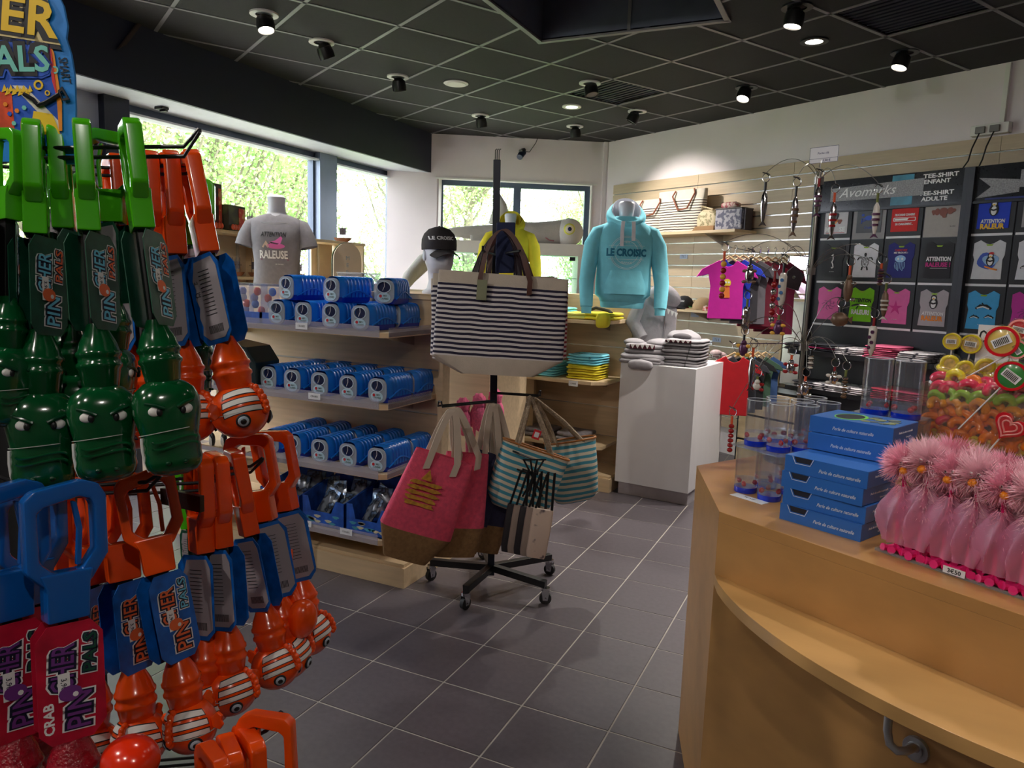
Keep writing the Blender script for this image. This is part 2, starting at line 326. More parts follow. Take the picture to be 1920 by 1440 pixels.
struct(MB().box(XG-.05, 5.70, 0, XG+.10, 5.95, 2.70).build('trim_3', MUL)); struct(MB().box(XG-.05, 6.98, 0, XG+.10, 7.14, 2.70).build('trim_4', MUL))
struct(MB().box(XG-.05, 3.45, 0, XG+.16, 3.64, 2.70).build('trim_5', FASC)); struct(MB().box(XG-.05, 3.2, 0, XG+.10, 3.45, 2.70).build('trim_6', mat('pale_grey_column', (150, 156, 172), .6, var=.03)))
struct(MB().box(-4.34, 7.14, 0, -4.33, 7.2, 2.7).box(XG-.05, 7.14, 0, -4.30, 7.2, 2.7).build('wall_left_return', WALL))
g = thing('blind_bracket', 'dark blind bracket under the white soffit at the left end of the long window', 'bracket', (XG+.2, 3.86, 2.70)); MB().box(-.03, -.03, -.02, .05, .03, 0).build('plate', BLACK, g, bevel=.004); MB().box(.0, -.012, -.035, .06, .012, -.02).build('clip', BLACK, g, bevel=.003)
a = onpl(228, 88, (XF+.012, 0, 0), (1, 0, 0)); b = onpl(278, 22, (XF+.012, 0, 0), (1, 0, 0))
bm_ = MB(); strap(bm_, [a, b], .085, .02, (0, .8, .6)); tag(bm_.build('wooden_batten', mat('brown_batten', (60, 46, 42), .8), bevel=.003), 'short brown wooden batten against the dark ceiling edge, above the window', 'batten')
# back wall with its window
def bk(s, z, d=0): v = CB-BD*s+BN*d; return (v.x, v.y, z)               # s from the corner leftwards
BL = 1.93
def bwbox(mb, s0, s1, z0, z1, d0, d1): return mb.add([bk(s, z, d) for z in (z0, z1) for d in (d0, d1) for s in (s0, s1)], [(0, 2, 3, 1), (4, 5, 7, 6), (0, 1, 5, 4), (2, 6, 7, 3), (0, 4, 6, 2), (1, 3, 7, 5)])
w0, w1, wz = .14, 1.86, 2.645
mb = MB(); bwbox(mb, -.2, w0, 0, CEIL+.82, -.2, 0); bwbox(mb, w1, 2.4, 0, CEIL+.82, -.2, 0); bwbox(mb, w0, w1, wz, CEIL+.82, -.2, 0); bwbox(mb, w0, w1, 0, .45, -.2, 0); struct(mb.build('wall_back', WALL))
mb = MB(); bwbox(mb, w0, w1, wz-.06, wz, -.14, -.08); bwbox(mb, w0, w1, .45, .52, -.14, -.08); wb = struct(mb.build('window_4', FRAME))
for s0, s1 in ((w0, w0+.07), (w1-.07, w1), (.93, 1.01)): mb = MB(); bwbox(mb, s0, s1, .5, wz-.05, -.14, -.07); mb.build('window_bar', FRAME, wb)
mb = MB(); bwbox(mb, w0+.06, w1-.06, .5, wz-.05, -.112, -.106); mb.build('pane', GLASS, wb)
mb = MB(); bwbox(mb, w0-.002, w0+.012, .45, wz, -.08, .012); bwbox(mb, w0-.05, w1+.02, wz-.006, wz+.01, -.08, .012); struct(mb.build('trim_7', WHITE))
mb = MB(); bwbox(mb, -.01, .035, 0, CEIL, 0, .03); struct(mb.build('trim_8', WALL))
# right wall and the rest of the shell
def rw(s, z, d=0): v = CB+E2*s-E1*d; return (v.x, v.y, z)
def rbox(mb, s0, s1, z0, z1, d0, d1, mi=0): return mb.add([rw(s, z, d) for z in (z0, z1) for d in (d0, d1) for s in (s0, s1)], [(0, 2, 3, 1), (4, 5, 7, 6), (0, 1, 5, 4), (2, 6, 7, 3), (0, 4, 6, 2), (1, 3, 7, 5)], mi)
mb = MB(); rbox(mb, -.1, 7.6, 0, CEIL+.82, -.15, 0); struct(mb.build('wall_right', WALL))
struct(MB().box(3.35, -2.6, 0, 3.4, 5, 3.9).build('wall_right_rear', WALL)); struct(MB().box(-4.9, -2.6, 0, 3.4, -2.55, 3.9).build('wall_rear', WALL))
# slatwall
SLAT = mat('slatwall_oak', (190, 170, 143), .45, var=.07, scale=4, aniso=(1, 1, 12))
mb = MB(); rbox(mb, .17, 5.6, .25, 2.63, .002, .008); sw = tag(mb.build('slatwall', mat('aluminium_groove', (200, 200, 198), .25, .7, var=.02)), 'pale oak slatwall panelling with bright metal grooves along the right wall', 'wall panel')
z = 2.63; P0 = .1085
for i in range(22):
    for s0, s1 in ((.17, 1.37), (1.373, 2.42), (2.423, 4.0), (4.003, 5.6)):
        if 2.2 < z or s1 < 4.1:
            mb = MB(); rbox(mb, s0, s1, z-P0+.011, z, .008, .026); mb.build('slat', SLAT, sw)
    z -= P0
# ceiling fittings
SHELLM = mat('white_lamp_ring', (215, 212, 208), .4); LAMP = mat('lit_lamp', (255, 244, 225), .4, var=0, emit=14); DIM = mat('unlit_reflector', (120, 120, 125), .3, .6)
def spot(x, y, ax, ay, lit, dark, label, eyeball=True):
    for q in SPOTS:
        if abs(q[0]-x)+abs(q[1]-y) < .08: dd = Vector(q[2:5])-Vector((x, y, CEIL)); k = -1.6/dd.z; ax, ay = x+dd.x*k, y+dd.y*k
    g = thing('ceiling_spotlight', label, 'light', (x, y, CEIL), 0, 'recessed ceiling spotlights')
    MB().ring(circ(0, 0, .085, 24), circ(0, 0, .052, 24), -.010, 0).build('ring', DARKM if dark else SHELLM, g)
    d = Vector((ax-x, ay-y, -1.6 if eyeball else -9)).normalized(); q = Vector((0, 0, 1)).rotation_difference(-d).to_matrix().to_4x4()
    if eyeball:
        h = MB(); h.M = Matrix.Translation(d*.055) @ q; h.lathe([(.02, .045), (.05, .02), (.055, -.02), (.052, -.055), (.046, -.055), (.044, -.035), (.0, -.033)], 24, caps=False).build('head', BLACK, g)
        f = MB(); f.M = Matrix.Translation(d*.055) @ q; f.lathe([(.0, -.047), (.045, -.047), (.045, -.044), (0, -.044)], 20).build('lens', LAMP if lit else DIM, g)
    else:
        MB().lathe([(.0, -.006), (.052, -.006), (.052, -.002), (0, -.002)], 24).build('lens', LAMP if lit else DIM, g)
    return g
spot(-3.428, 3.611, -4.3, 3.2, 1, 0, 'lit tilted spotlight nearest the long window, at the top left')
spot(-3.446, 4.162, -3.2, 4.9, 0, 0, 'unlit black spotlight right of the lit one near the window')
spot(-3.432, 5.05, -3.4, 5.4, 0, 0, 'unlit spotlight left of the round white ceiling speaker')
spot(-2.071, 5.684, -1.9, 4.6, 0, 0, 'black cone spotlight beside the square dark vent')
spot(-2.479, 6.363, -2.4, 6.3, 1, 0, 'small lit flush downlight below the dark vent', False)
spot(-3.438, 6.448, -3.4, 6.9, 0, 0, 'unlit spotlight above the left part of the back wall')
spot(-2.741, 7.145, -2.7, 7.5, 0, 0, 'farthest unlit spotlight, nearest the back corner')
spot(-1.978, 6.704, -2.8, 6.5, 0, 0, 'unlit spotlight turned left, right of the flush downlight')
spot(-.957, 6.173, -1.6, 5.1, 1, 1, 'lit spotlight close to the white wall, over the hoodie corner')
spot(-.467, 4.56, .4, 4.1, 1, 1, 'lit spotlight at the very top, right of the ceiling well')
spot(-.414, 5.191, -.4, 5.1, 1, 1, 'lit flush downlight above the key ring tree', False)
spot(.11, 5.608, -.9, 4.9, 1, 1, 'rightmost lit spotlight, tilted toward the wall')
for i, q in enumerate(((.28, 1.95), (1.0, 1.3), (.2, 3.1), (-1.2, 1.5), (-.7, -.9), (.7, -.6), (-2.2, -.6), (-1.6, -1.8))): spot(*q, q[0]-.2, q[1]-.3, 1, 0, 'lit spotlight over the '+['front of the wooden counter', 'right end of the wooden counter', 'back of the wooden counter', 'hanging toys', 'camera, left', 'camera, right', 'floor behind the camera, left, added as fill', 'floor behind the camera, rear, added as fill'][i]+', above the frame')
g = thing('ceiling_speaker', 'round flat white speaker in the black ceiling', 'speaker', (-3.085, 5.356, CEIL)); MB().lathe([(.095, 0), (.1, -.008), (.09, -.014), (0, -.014)], 28).build('rim', SHELLM, g); MB().lathe([(.078, -.014), (.078, -.017), (0, -.017)], 28).build('mesh_cover', WHITE, g)
# camera on the back wall, socket box
p = onpl(978, 290, CB+BN*.06, BN); g = thing('security_camera', 'small dark blue camera on the white back wall above the window', 'camera', p)
MB().cyl((0, .06, .06), (0, -.03, .03), .022, n=14).build('bracket', DARKM, g); mb = MB(); mb.tube([(0, .05, .03), (.0, -.01, 0), (0, -.05, -.035)], [.03, .036, .033], 16).build('housing', mat('navy_housing', (40, 52, 78), .4), g); MB().tube([(0, .05, .04), (.08, .03, .03), (.15, .03, .12), (.17, .03, .17)], .004, 6).build('cable', BLACK, g)
p = onpl(1858, 243, CB-E1*.03, E1); g = thing('power_socket_block', 'double white wall socket with two black plugs under vertical trunking', 'socket', p, R(-30))
MB().box(-.12, -.03, -.035, .12, .03, .035).build('casing', WHITE, g, bevel=.006)
for sx in (-.05, .04): MB().box(sx-.03, -.05, -.025, sx+.03, -.03, .02).build('plug', mat('grey_plug', (120, 118, 116), .5), g, bevel=.004)
for sx, ex in ((-.05, -.17), (.04, -.05)): MB().tube([(sx, -.045, -.02), (sx-.03, -.06, -.12), (sx-.05, -.05, -.2), (ex, -.04, -.30), (ex-.06, -.03, -.36)], .005, 6).build('plug_cable', BLACK, g)
mb = MB(); a = rw(0, 0); mb.box(.045, .0, .035, .075, .03, .42).build('trunking', WHITE, g)
# outside
GR = mat('outdoor_grass', (120, 150, 80), .9, var=.3, scale=3); struct(MB().box(-45, -30, -.4, -5, 45, -.35).box(-45, 8.7, -.4, 20, 45, -.352).build('ground', GR)); tag(MB().box(-7.4, -6, -.349, -4.97, 12, -.30).build('bounce_strip', mat('pale_bounce_paving', (214, 208, 198), .8)), 'unseen pale paved strip added outside the long window to bounce daylight', 'bounce_strip')  # paved strip added pale to bounce daylight up to the soffit
LEAF = bpy.data.materials.new('spring_leaves'); LEAF.use_nodes = True; n = LEAF.node_tree; b = n.nodes['Principled BSDF']; b.inputs['Roughness'].default_value = .55; b.inputs['Transmission Weight'].default_value = 0
oi = n.nodes.new('ShaderNodeNewGeometry'); rr = n.nodes.new('ShaderNodeValToRGB'); rr.color_ramp.elements[0].color = (*lin((126, 168, 86)), 1); rr.color_ramp.elements[1].color = (*lin((200, 222, 158)), 1)
n.links.new(oi.outputs['Random Per Island'], rr.inputs[0]); n.links.new(rr.outputs[0], b.inputs['Base Color'])
tr = n.nodes.new('ShaderNodeBsdfTranslucent'); mx = n.nodes.new('ShaderNodeMixShader'); mx.inputs[0].default_value = .5; n.links.new(rr.outputs[0], tr.inputs[0]); n.links.new(b.outputs[0], mx.inputs[1]); n.links.new(tr.outputs[0], mx.inputs[2]); n.links.new(mx.outputs[0], n.nodes['Material Output'].inputs[0])
BARK = mat('grey_bark', (120, 112, 96), .9, var=.2)
def tree(px, py_base, d, ht, r, nb, nl, label, slim=1.0):
    rg = random.Random(int(px*7+d)); b = at(px, py_base, d); g = thing('garden_tree', label, 'tree', (b.x, b.y, -.4), 0, 'light green trees outside the windows')
    tk = MB(); tk.tube([(0, 0, 0), (.05, 0, ht*.35), (0, .05, ht*.7), (0, 0, ht*.95)], [.16, .12, .07, .02], 8); br = []
    for i in range(nb):
        z0 = ht*rg.uniform(.12, .85); a = rg.uniform(0, 2*pi); k = r*(1-.5*z0/ht)*rg.uniform(.6, 1.1); e = (cos(a)*k, sin(a)*k, z0+k*rg.uniform(.5, 1.3)*slim)
        m_ = (cos(a)*k*.5, sin(a)*k*.5, z0+k*.45); tk.tube([(0, 0, z0), m_, e], [.035, .022, .008], 5); br.append(((0, 0, z0), e))
    tk.build('trunk', BARK, g); lf = MB(); vs = []; fs = []
    for i in range(int(nl*1.5)):
        (a0, e) = br[rg.randrange(nb)]; t = rg.random()**.6*1.1; s_ = .28*r*(rg.random()**.5)
        th = rg.uniform(0, 2*pi); ph = rg.uniform(-1, 1)
        c = Vector((lerp(a0[0], e[0], t)+s_*cos(th), lerp(a0[1], e[1], t)+s_*sin(th), lerp(a0[2], e[2], t)+s_*ph)); w_ = rg.uniform(.018, .042)
        u = Vector((rg.gauss(0, 1), rg.gauss(0, 1), rg.gauss(0, 1))).normalized()*w_; v = u.orthogonal().normalized()*w_*.6
        k = len(vs); vs += [c-u, c+v, c+u, c-v]; fs.append((k, k+1, k+2, k+3))
    lf.add(vs, fs); stuff(lf.build('foliage', LEAF, g))
tree(255, 450, 9.5, 6.8, 1.6, 60, 15000, 'leafy tree outside the left end of the long window', 1.5)
tree(400, 430, 11, 7.0, 1.7, 60, 17000, 'tall leafy tree outside, behind the grey T-shirt mannequin', 1.6)
tree(520, 420, 12.5, 5.6, 1.5, 50, 12000, 'leafy tree outside, right part of the long window', 1.5)
tree(742, 430, 14, 6.0, 1.3, 40, 10000, 'tree outside the narrow window beside the second mullion', 1.6)
tree(875, 420, 14, 5.4, 1.4, 40, 10000, 'tree outside the left pane of the back window', 1.5)
tree(1105, 440, 16, 4.4, 1.2, 40, 8000, 'small tree outside the right pane of the back window', 1.2)
tree(60, 460, 8, 5.0, 1.6, 40, 9000, 'tree outside behind the hanging green toys', 1.3)
hd = MB(); rg = random.Random(5); vs = []; fs = []
for i in range(16000):
    t = rg.random(); c = Vector((lerp(-11, -2, t), lerp(13.5, 17, t)+rg.uniform(-.3, .3), rg.uniform(-.3, 1.25))); w_ = rg.uniform(.03, .07); u = Vector((rg.gauss(0, 1), rg.gauss(0, 1), rg.gauss(0, 1))).normalized()*w_; v = u.orthogonal().normalized()*w_*.6; k = len(vs); vs += [c-u, c+v, c+u, c-v]; fs.append((k, k+1, k+2, k+3))
hd.add(vs, fs); tag(stuff(hd.build('clipped_hedge', LEAF)), 'low green hedge outside the back window', 'hedge')
g = thing('garden_wall', 'low white wall with plum roof tiles outside, behind the green toys', 'wall', (-8.2, 3.6, -.4)); MB().box(-.15, -3, 0, .15, 5, 1.75).build('wall_body', WHITE, g)
for i in range(26): MB().tube([(.35, -2.9+i*.3, 1.72), (-.35, -2.9+i*.3, 2.02)], .13, 10).build('roof_tile', mat('plum_roof_tile', (104, 70, 90), .6), g)
# ================================================================== gondola shelving with the blue carriers
ACR = clear('acrylic_lip', (225, 225, 240), .22, .08); RAIL = mat('bright_rail', (215, 214, 210), .25, .5, var=.02)
LAM = mat('light_maple_board', (214, 188, 150), .42, var=.08, scale=3, aniso=(1, 12, 12))
def price(parent, p, txt='', w=.06, h=.03, rz=0):
    mb = MB(); mb.box(-w/2, -.0015, -h/2, w/2, 0, h/2, 0)
    if txt: mb.text(txt, h*.42, 0, 0, -.0016, .0003, mi=1)
    return mb.build('price_label', [PAPER, INK], parent, loc=p, rz=rz)
def gondola(label, loc, rz, w, shelves, acr, depth=.62, top=1.47, back=.55):
    g = thing('shelf_unit', label, 'shelf', loc, rz); py = .40
    MB().box(-w, 0, 0, 0, back+.40, .105).build('base', LAM, g, bevel=.002); MB().box(-w-.0, .012, .105, -.01, py, .122).build('base_cap', LAM, g, bevel=.002)
    for k, (z0, z1) in enumerate(((.122, .34), (.35, .58), (.59, .82), (.83, 1.06), (1.07, 1.26), (1.27, top-.03))): MB().box(-w+.03, py, z0, -.06, py+.02, z1).build('back_panel', OAK, g)
    MB().box(-w+.03, py+.012, .12, -.06, py+.03, top-.03).build('groove_rail', RAIL, g)
    MB().box(-.06, py-.005, .10, -.03, py+.07, top-.03).build('end_post', OAK, g, bevel=.002)
    MB().box(-w, py-.01, top-.03, -.02, py+back, top-.004).box(-w, py-.014, top-.004, -.016, py+back, top).build('top_board', LAM, g, bevel=.0015)
    for z in shelves:
        w0 = w-.04; poly = [(-w0, -.07), (-.11, -.07), (-.075, -.045), (-.075, py), (-w0, py)] if acr else [(-w0, -.07), (-.16, -.07), (-.075, 0), (-.075, py), (-w0, py)]
        s_ = MB().prism(poly, z, z+.026).build('shelf_board', LAM, g, bevel=.0012)
        if acr: MB().box(-w0, -.074, z+.004, -.11, -.071, z+.058).box(-.075, -.045, z+.006, -.072, py-.05, z+.05).build('clear_lip', ACR, s_)
        for x in (-w+.2, -.22): MB().prism([(.02, z), (py, z), (py, z-.07)], x, x+.004, ax='x').build('bracket', STEEL, s_)
    return g
G1 = gondola('oak shelf unit stocked with blue carriers, left of the bag stand', (-1.955, 2.98, 0), 0, 1.62, (.228, .565, .912, 1.262), True)
G2 = gondola('oak shelf unit with aqua and yellow hoodies, beside the white pedestal', (-1.59, 5.19, 0), R(-4), 1.5, (.32, .81, 1.262), False, back=.22)
for x, z in ((-.58, 1.29), (-.50, .94), (-.30, .265), (-.56, .265)): price(G1, (x, -.076, z+.004), 'CRABES', .075, .032)
for x, z, t in ((-.52, 1.268, 'XXL'), (-.30, .806, '4 ANS'), (-.80, .806, '6 ANS')): price(G2, (x, -.074, z+.006), t, .075, .04)
LID = mat('bright_blue_lid', (28, 124, 226), .22, var=.03); LOW = mat('deep_blue_tub', (14, 52, 190), .25, var=.03); DOOR = clear('clear_door', (225, 235, 245), .34, .12)
HOLE = mat('painted_inside_shade', (12, 24, 70), .7); CARDB = mat('pale_blue_card', (178, 208, 224), .5, var=.15, scale=60); CRABR = mat('crab_red', (190, 40, 50), .4)
def carrier():
    g = thing('toy_carrier', 'x', 'carrier', (0, 0, 0)); Wd, L_, Hh = .057, .235, .132
    mb = MB(); n = 36; secs = []
    def prof(k, s=1.0):                                                # arch cross-section
        o = [(-Wd*k, .028)]
        for i in range(13): a = pi-pi*i/12; o.append((math.copysign(abs(cos(a))**.55, cos(a))*Wd*k, .045+(Hh-.045)*abs(sin(a))**.6*s))
        o.append((Wd*k, .028)); return o
    rows = []
    for i in range(n+1):
        y = L_*i/n; e = min(1, .80+min(y, L_-y)/.03*.2); rib = 0 if y < .04 or y > L_-.02 else (.86 if (i % 4) in (0,) else 1.0); rows.append([(x, y, z) for x, z in prof(e*(rib or 1), (rib or 1)*(.9+.1*e))])
    k = len(rows[0]); vs = [p for r_ in rows for p in r_]; f = [(i*k+j, i*k+j+1, (i+1)*k+j+1, (i+1)*k+j) for i in range(n) for j in range(k-1)]+[tuple(n*k+j for j in range(k))]
    mb.add(vs, f); mb.build('lid', LID, g, smooth=50)
    mb = MB()
    for sx in (-1, 1): mb.tube([(sx*(Wd*1.03), .01+.215*i/14, .028+.034*sin(pi*i/14)**1.5) for i in range(15)], .0042, 6)
    mb.build('wavy_rim', LID, g)
    MB().loft([(0, .046, .105, 0, L_/2), (.012, .052, .113, 0, L_/2), (.05, .0545, .1165, 0, L_/2)], 28, 7).build('tub', LOW, g)
    po = rrect(-.053, .004, .053, .122, .036, 5); hi = circ(0, .085, .034, 24, .026)
    order = sorted(range(24), key=lambda i: atan2(po[i][1]-.07, po[i][0])); po = [po[i] for i in order]; hi = sorted(hi, key=lambda q: atan2(q[1]-.085, q[0]))
    d = MB().ring(po, hi, -.012, -.006, ax='y').build('clear_door', DOOR, g, bevel=0); MB().ring([(x*1.12, (z-.085)*1.14+.085) for x, z in hi], hi, -.016, -.011, ax='y').build('door_rim', mat('frosted_rim', (196, 212, 228), .3), d)
    MB().prism(circ(0, .085, .034, 20, .026), .0, .002, ax='y').build('opening_shade_plate', HOLE, g)  # dark plate painted as the shaded inside behind the door hole
    t = MB(); t.prism(circ(0, .034, .036, 24, .024), -.0145, -.0125, 0, ax='y'); t.prism(circ(-.017, .04, .008, 8), -.0155, -.0145, 1, ax='y'); t.text('MES', .012, .008, .042, -.0147, .0004, bold=.02, mi=2); t.text('CRABES', .012, .004, .028, -.0147, .0004, bold=.02, mi=2)
    t.build('oval_label', [CARDB, CRABR, mat('label_green', (70, 92, 88), .6)], g)
    MB().tube([(0, -.013, .112), (.004, -.016, .09), (-.006, -.016, .068)], .0012, 5).build('cable_tie', WHITE, g); return g
xs = [-2.815, -2.635, -2.457, -2.277, -2.10]; ordn = ['leftmost', 'second', 'middle', 'fourth', 'rightmost']
items = []
for i, x in enumerate((-2.735, -2.56, -2.385, -2.205)):
    items.append((x, 2.955, 1.289, 0, ('leftmost', 'second', 'third', 'rightmost')[i]+' of the four front carriers standing on the top shelf'))
for i, x in enumerate((-2.735, -2.56, -2.385, -2.19)): items.append((x, 3.20, 1.289, 0, ('leftmost', 'second', 'third', 'rightmost')[i]+' of the rear row standing on the top shelf'))
items += [(-2.70, 2.99, 1.417, -.12, 'stacked on the top shelf carriers, at the left end'), (-2.40, 2.98, 1.417, -.10, 'stacked on the top shelf carriers, in the middle'), (-2.17, 3.10, 1.417, .22, 'stacked on the top shelf carriers, turned sideways at the right end'), (-2.58, 3.26, 1.417, -.1, 'stacked at the back, behind the middle one on top')]
for z, nm in ((.939, 'upper middle shelf'), (.592, 'lower middle shelf')):
    for i, x in enumerate(xs):
        items.append((x+(.01 if i == 0 and z < .7 else 0), 2.955+(.02*(i == 0)), z, 0, ordn[i]+' of the front row on the '+nm)); items.append((x, 3.20, z, 0, ordn[i]+' of the back row on the '+nm))
c0 = carrier(); c0.location = items[0][:3]; c0['label'] = 'blue pet carrier, '+items[0][4]; c0['group'] = 'blue toy carriers on the shelf unit'
for it in items[1:]: dup(c0, it[:3], it[3]+random.uniform(-.02, .02), 'blue pet carrier, '+it[4])
# card trays with foil pouches on the lowest shelf
TRAY = mat('sea_blue_print', (32, 84, 176), .5, var=.35, scale=22); FOIL = patterned('foil_pouch_print', (168, 178, 190), (58, 60, 66), 16, .5, .22, (120, 150, 190)); FOIL.node_tree.nodes['Principled BSDF'].inputs['Metallic'].default_value = .4
def tray(x, label):
    g = thing('display_tray', label, 'box', (x, 2.94, .256), 0, 'blue card trays on the bottom shelf')
    MB().box(0, 0, 0, .275, .28, .004).build('tray_floor', TRAY, g); MB().prism([(0, 0), (.275, 0), (.275, .14), (.22, .145), (.19, .075), (.06, .075), (.04, .15), (0, .15)], 0, .004, ax='y').build('front_wall', TRAY, g)
    MB().prism([(0, 0), (.28, 0), (.28, .2), (0, .15)], 0, .004, ax='x').build('side_wall', TRAY, g); MB().prism([(0, 0), (.28, 0), (.28, .2), (0, .14)], .271, .275, ax='x').build('side_wall', TRAY, g); MB().box(0, .276, 0, .275, .28, .24).build('back_wall', TRAY, g)
    mb = MB(); rg = random.Random(x)
    for i in range(9): cx, cz = .03+rg.random()*.2, .02+rg.random()*.04; mb.prism([(cx+.02*cos(a)*(1+.4*sin(3*a)), cz+.008*sin(a)) for a in [2*pi*k/10 for k in range(10)]], -.0008, 0, rg.randrange(2), ax='y')
    mb.build('fish_print', [mat('print_sand', (196, 190, 160), .5), mat('print_teal', (70, 150, 170), .5)], g)
def pouch(p, rz, tilt, label, s=1):
    g = MB(); rg = random.Random(label)
    g.surf(lambda u, v: ((u-.5)*.105*s, -.014*(sin(pi*u)*sin(pi*v))**.5+.004*sin(9*u+7*v), v*.14*s), 10, 10); g.surf(lambda u, v: ((.5-u)*.105*s, .014*(sin(pi*u)*sin(pi*v))**.5, v*.14*s), 10, 10)
    g.box(-.052*s, -.002, .135*s, .052*s, .002, .152*s)
    o = g.build('foil_pouch', FOIL); o.location = p; o.rotation_euler = (tilt, rg.uniform(-.25, .25), rz); tag(o, label, 'pouch', 'silver pouches in the blue trays')
tray(-2.57, 'blue printed tray of silver pouches, left of the two on the bottom shelf'); tray(-2.285, 'blue printed tray of silver pouches at the right end of the bottom shelf'); tray(-2.86, 'blue printed tray half hidden by the hanging toys, bottom shelf')
rg = random.Random(3)
for t, (x, nm) in enumerate(((-2.57, 'left tray'), (-2.285, 'right tray'), (-2.86, 'half-hidden tray'))):
    for k, (dx, dy, dz, tl, q) in enumerate(((.07, .07, .03, -.5, 'front left'), (.19, .07, .02, -.7, 'front right'), (.13, .13, .05, -.3, 'centre'), (.06, .19, .05, -.2, 'rear left'), (.2, .2, .06, -.15, 'rear right'))):
        if t == 2 and k in (0, 3): continue
        pouch((x+dx, 2.94+dy, .262+dz), rg.uniform(-.7, .7), tl, 'crumpled silver foil pouch at the %s of the %s' % (q, nm))
for i, x in enumerate((-2.52, -2.40, -2.28, -2.12, -2.02)): # header packs standing behind
    g = thing('header_pack', ['first', 'second', 'third', 'fourth', 'last'][i]+' grey header pack standing behind the trays, counted from the left', 'package', (x, 3.24, .258), rg.uniform(-.15, .15), 'grey packs behind the trays'); MB().box(-.05, -.006, 0, .05, .006, .24).build('pack_body', mat('slate_pack', (84, 96, 120), .35, var=.3, scale=30), g, bevel=.003); MB().box(-.04, -.008, .14, .04, -.006, .21).build('pack_label', PAPER, g)
# plush packs and the dark box at the left end
def pack(px, py, d, w, h, label, cols, rz=0):
    p = onpl(px, py, (0, 2.96, 0), (0, 1, 0)); p.z = 1.2885; g = thing('toy_package', label, 'package', p, rz)
    MB().box(-w/2, .004, 0, w/2, .05, h).build('clear_bag', clear('blister_bag', (214, 220, 236), .12, .1), g, bevel=.012); mb = MB(); rg = random.Random(px)
    for i in range(5): mb.ell((rg.uniform(-.3, .3)*w, .028, h*(.15+.16*i)), (w*.22, .016, h*.11), 10, 7, i % len(cols))
    mb.build('toy_filling', cols, g); MB().box(-w/2, 0, h*.0, w/2, .003, h*.28).build('printed_strip', TRAY, g); return g
pk = [mat('plush_white', (214, 210, 214), .8), mat('plush_lilac', (150, 150, 190), .7), mat('toy_coral', (220, 90, 70), .5), mat('plush_blue', (90, 130, 200), .7)]
for k, (px, lab) in enumerate(((452, 'leftmost'), (478, 'middle'), (500, 'rightmost'))): pack(px, 600, 3.66, .10, .21, lab+' clear pack of small sea toys on the top shelf left of the carriers', [pk[(k+i) % 4] for i in range(3)])
p = onpl(462, 700, (0, 2.93, 0), (0, 1, 0)); p.z = .9385; g = thing('dark_display_box', 'dark lidded display box under the left end of the top shelf', 'box', p, .1); DK = mat('dark_green_box', (34, 48, 50), .3, var=.2, scale=9)
MB().prism([(-.22, 0), (.06, 0), (.06, .14), (.0, .22), (-.22, .25)], 0, .2, ax='y').build('box_body', DK, g, bevel=.003); MB().prism([(-.2, .15), (.045, .14), (-.005, .21), (-.2, .235)], -.002, 0, ax='y').build('window_film', clear('film', (120, 130, 130), .3, .1), g)
for i in range(6):
    p = at(398+i*22-(66 if i > 2 else 0), 800+(38 if i > 2 else 0), 3.45); g = thing('penguin_figure', 'tiny penguin figure, '+['leftmost of the upper row', 'middle of the upper row', 'rightmost of the upper row', 'leftmost of the lower row', 'middle of the lower row', 'rightmost of the lower row'][i]+' behind the fish toys', 'figurine', p, 0, 'tiny penguin figures in a clear tray')
    MB().ell((0, 0, .035), (.016, .014, .035), 10, 8).build('body', BLACK, g); MB().ell((0, -.006, .03), (.011, .011, .026), 10, 8).build('belly', WHITE, g)
g = thing('wire_stand', 'low white shelf tray carrying tiny penguin figures behind the orange toys', 'tray', at(425, 860, 3.45)); MB().box(-.13, -.04, -.03, .16, .12, -.01).build('tray_board', OAK, g); MB().box(-.13, -.045, -.04, .16, -.042, .02).build('lip', ACR, g); MB().box(-.13, -.03, .055, .16, .12, .06).box(-.12, .1, -.7, -.1, .12, .06).box(.13, .1, -.7, .15, .12, .06).build('frame', OAK, g)
# ================================================================== mannequins
MANN = mat('white_mannequin', (206, 208, 216), .45, var=.02)
def interp(secs, z):
    for a, b in zip(secs, secs[1:]):
        if (a[0]-z)*(b[0]-z) <= 0 and a[0] != b[0]:
            t = (z-a[0])/(b[0]-a[0]); A = list(a)+[0]*(5-len(a)); B = list(b)+[0]*(5-len(b)); return [lerp(x, y, t) for x, y in zip(A, B)]
    return list(secs[0])+[0]*(5-len(secs[0]))
def front(secs, p, eps):                                                # front surface y of a loft, for prints that lie on cloth
    def f(x, z):
        q = interp(secs, z); k = max(0, 1-(abs(x-q[3])/max(q[1], 1e-4))**p)**(1/p); return q[4]-q[2]*k-eps
    return f
GREYT = mat('grey_marl_jersey', (134, 132, 138), .9, var=.08, scale=40, bump=.15, bscale=18)
p = onpl(520, 500, (0, 3.70, 0), (0, 1, 0)); p.z = 1.47; g = thing('shirt_mannequin', 'headless white mannequin in a grey printed T-shirt before the long window', 'mannequin', p, R(34))
MB().loft([(.0, .09, .07), (.02, .10, .08), (.05, .10, .08)], 24, 2.2).build('stand_foot', MANN, g); MB().loft([(.40, .10, .075), (.45, .066, .062), (.48, .055, .055, .0, .005), (.52, .053, .055, 0, .0), (.56, .057, .057, 0, -.005), (.575, .045, .045, 0, -.005)], 24, 2.1).build('neck', MANN, g)
MB().loft([(.05, .12, .08), (.2, .13, .09), (.4, .15, .09)], 24, 2.3).build('torso_core', MANN, g)
TS = [(.0, .150, .105), (.06, .142, .104), (.16, .140, .10), (.26, .152, .112, 0, -.008), (.33, .162, .105, 0, -.006), (.39, .170, .088), (.425, .150, .072), (.445, .10, .062), (.455, .066, .056)]
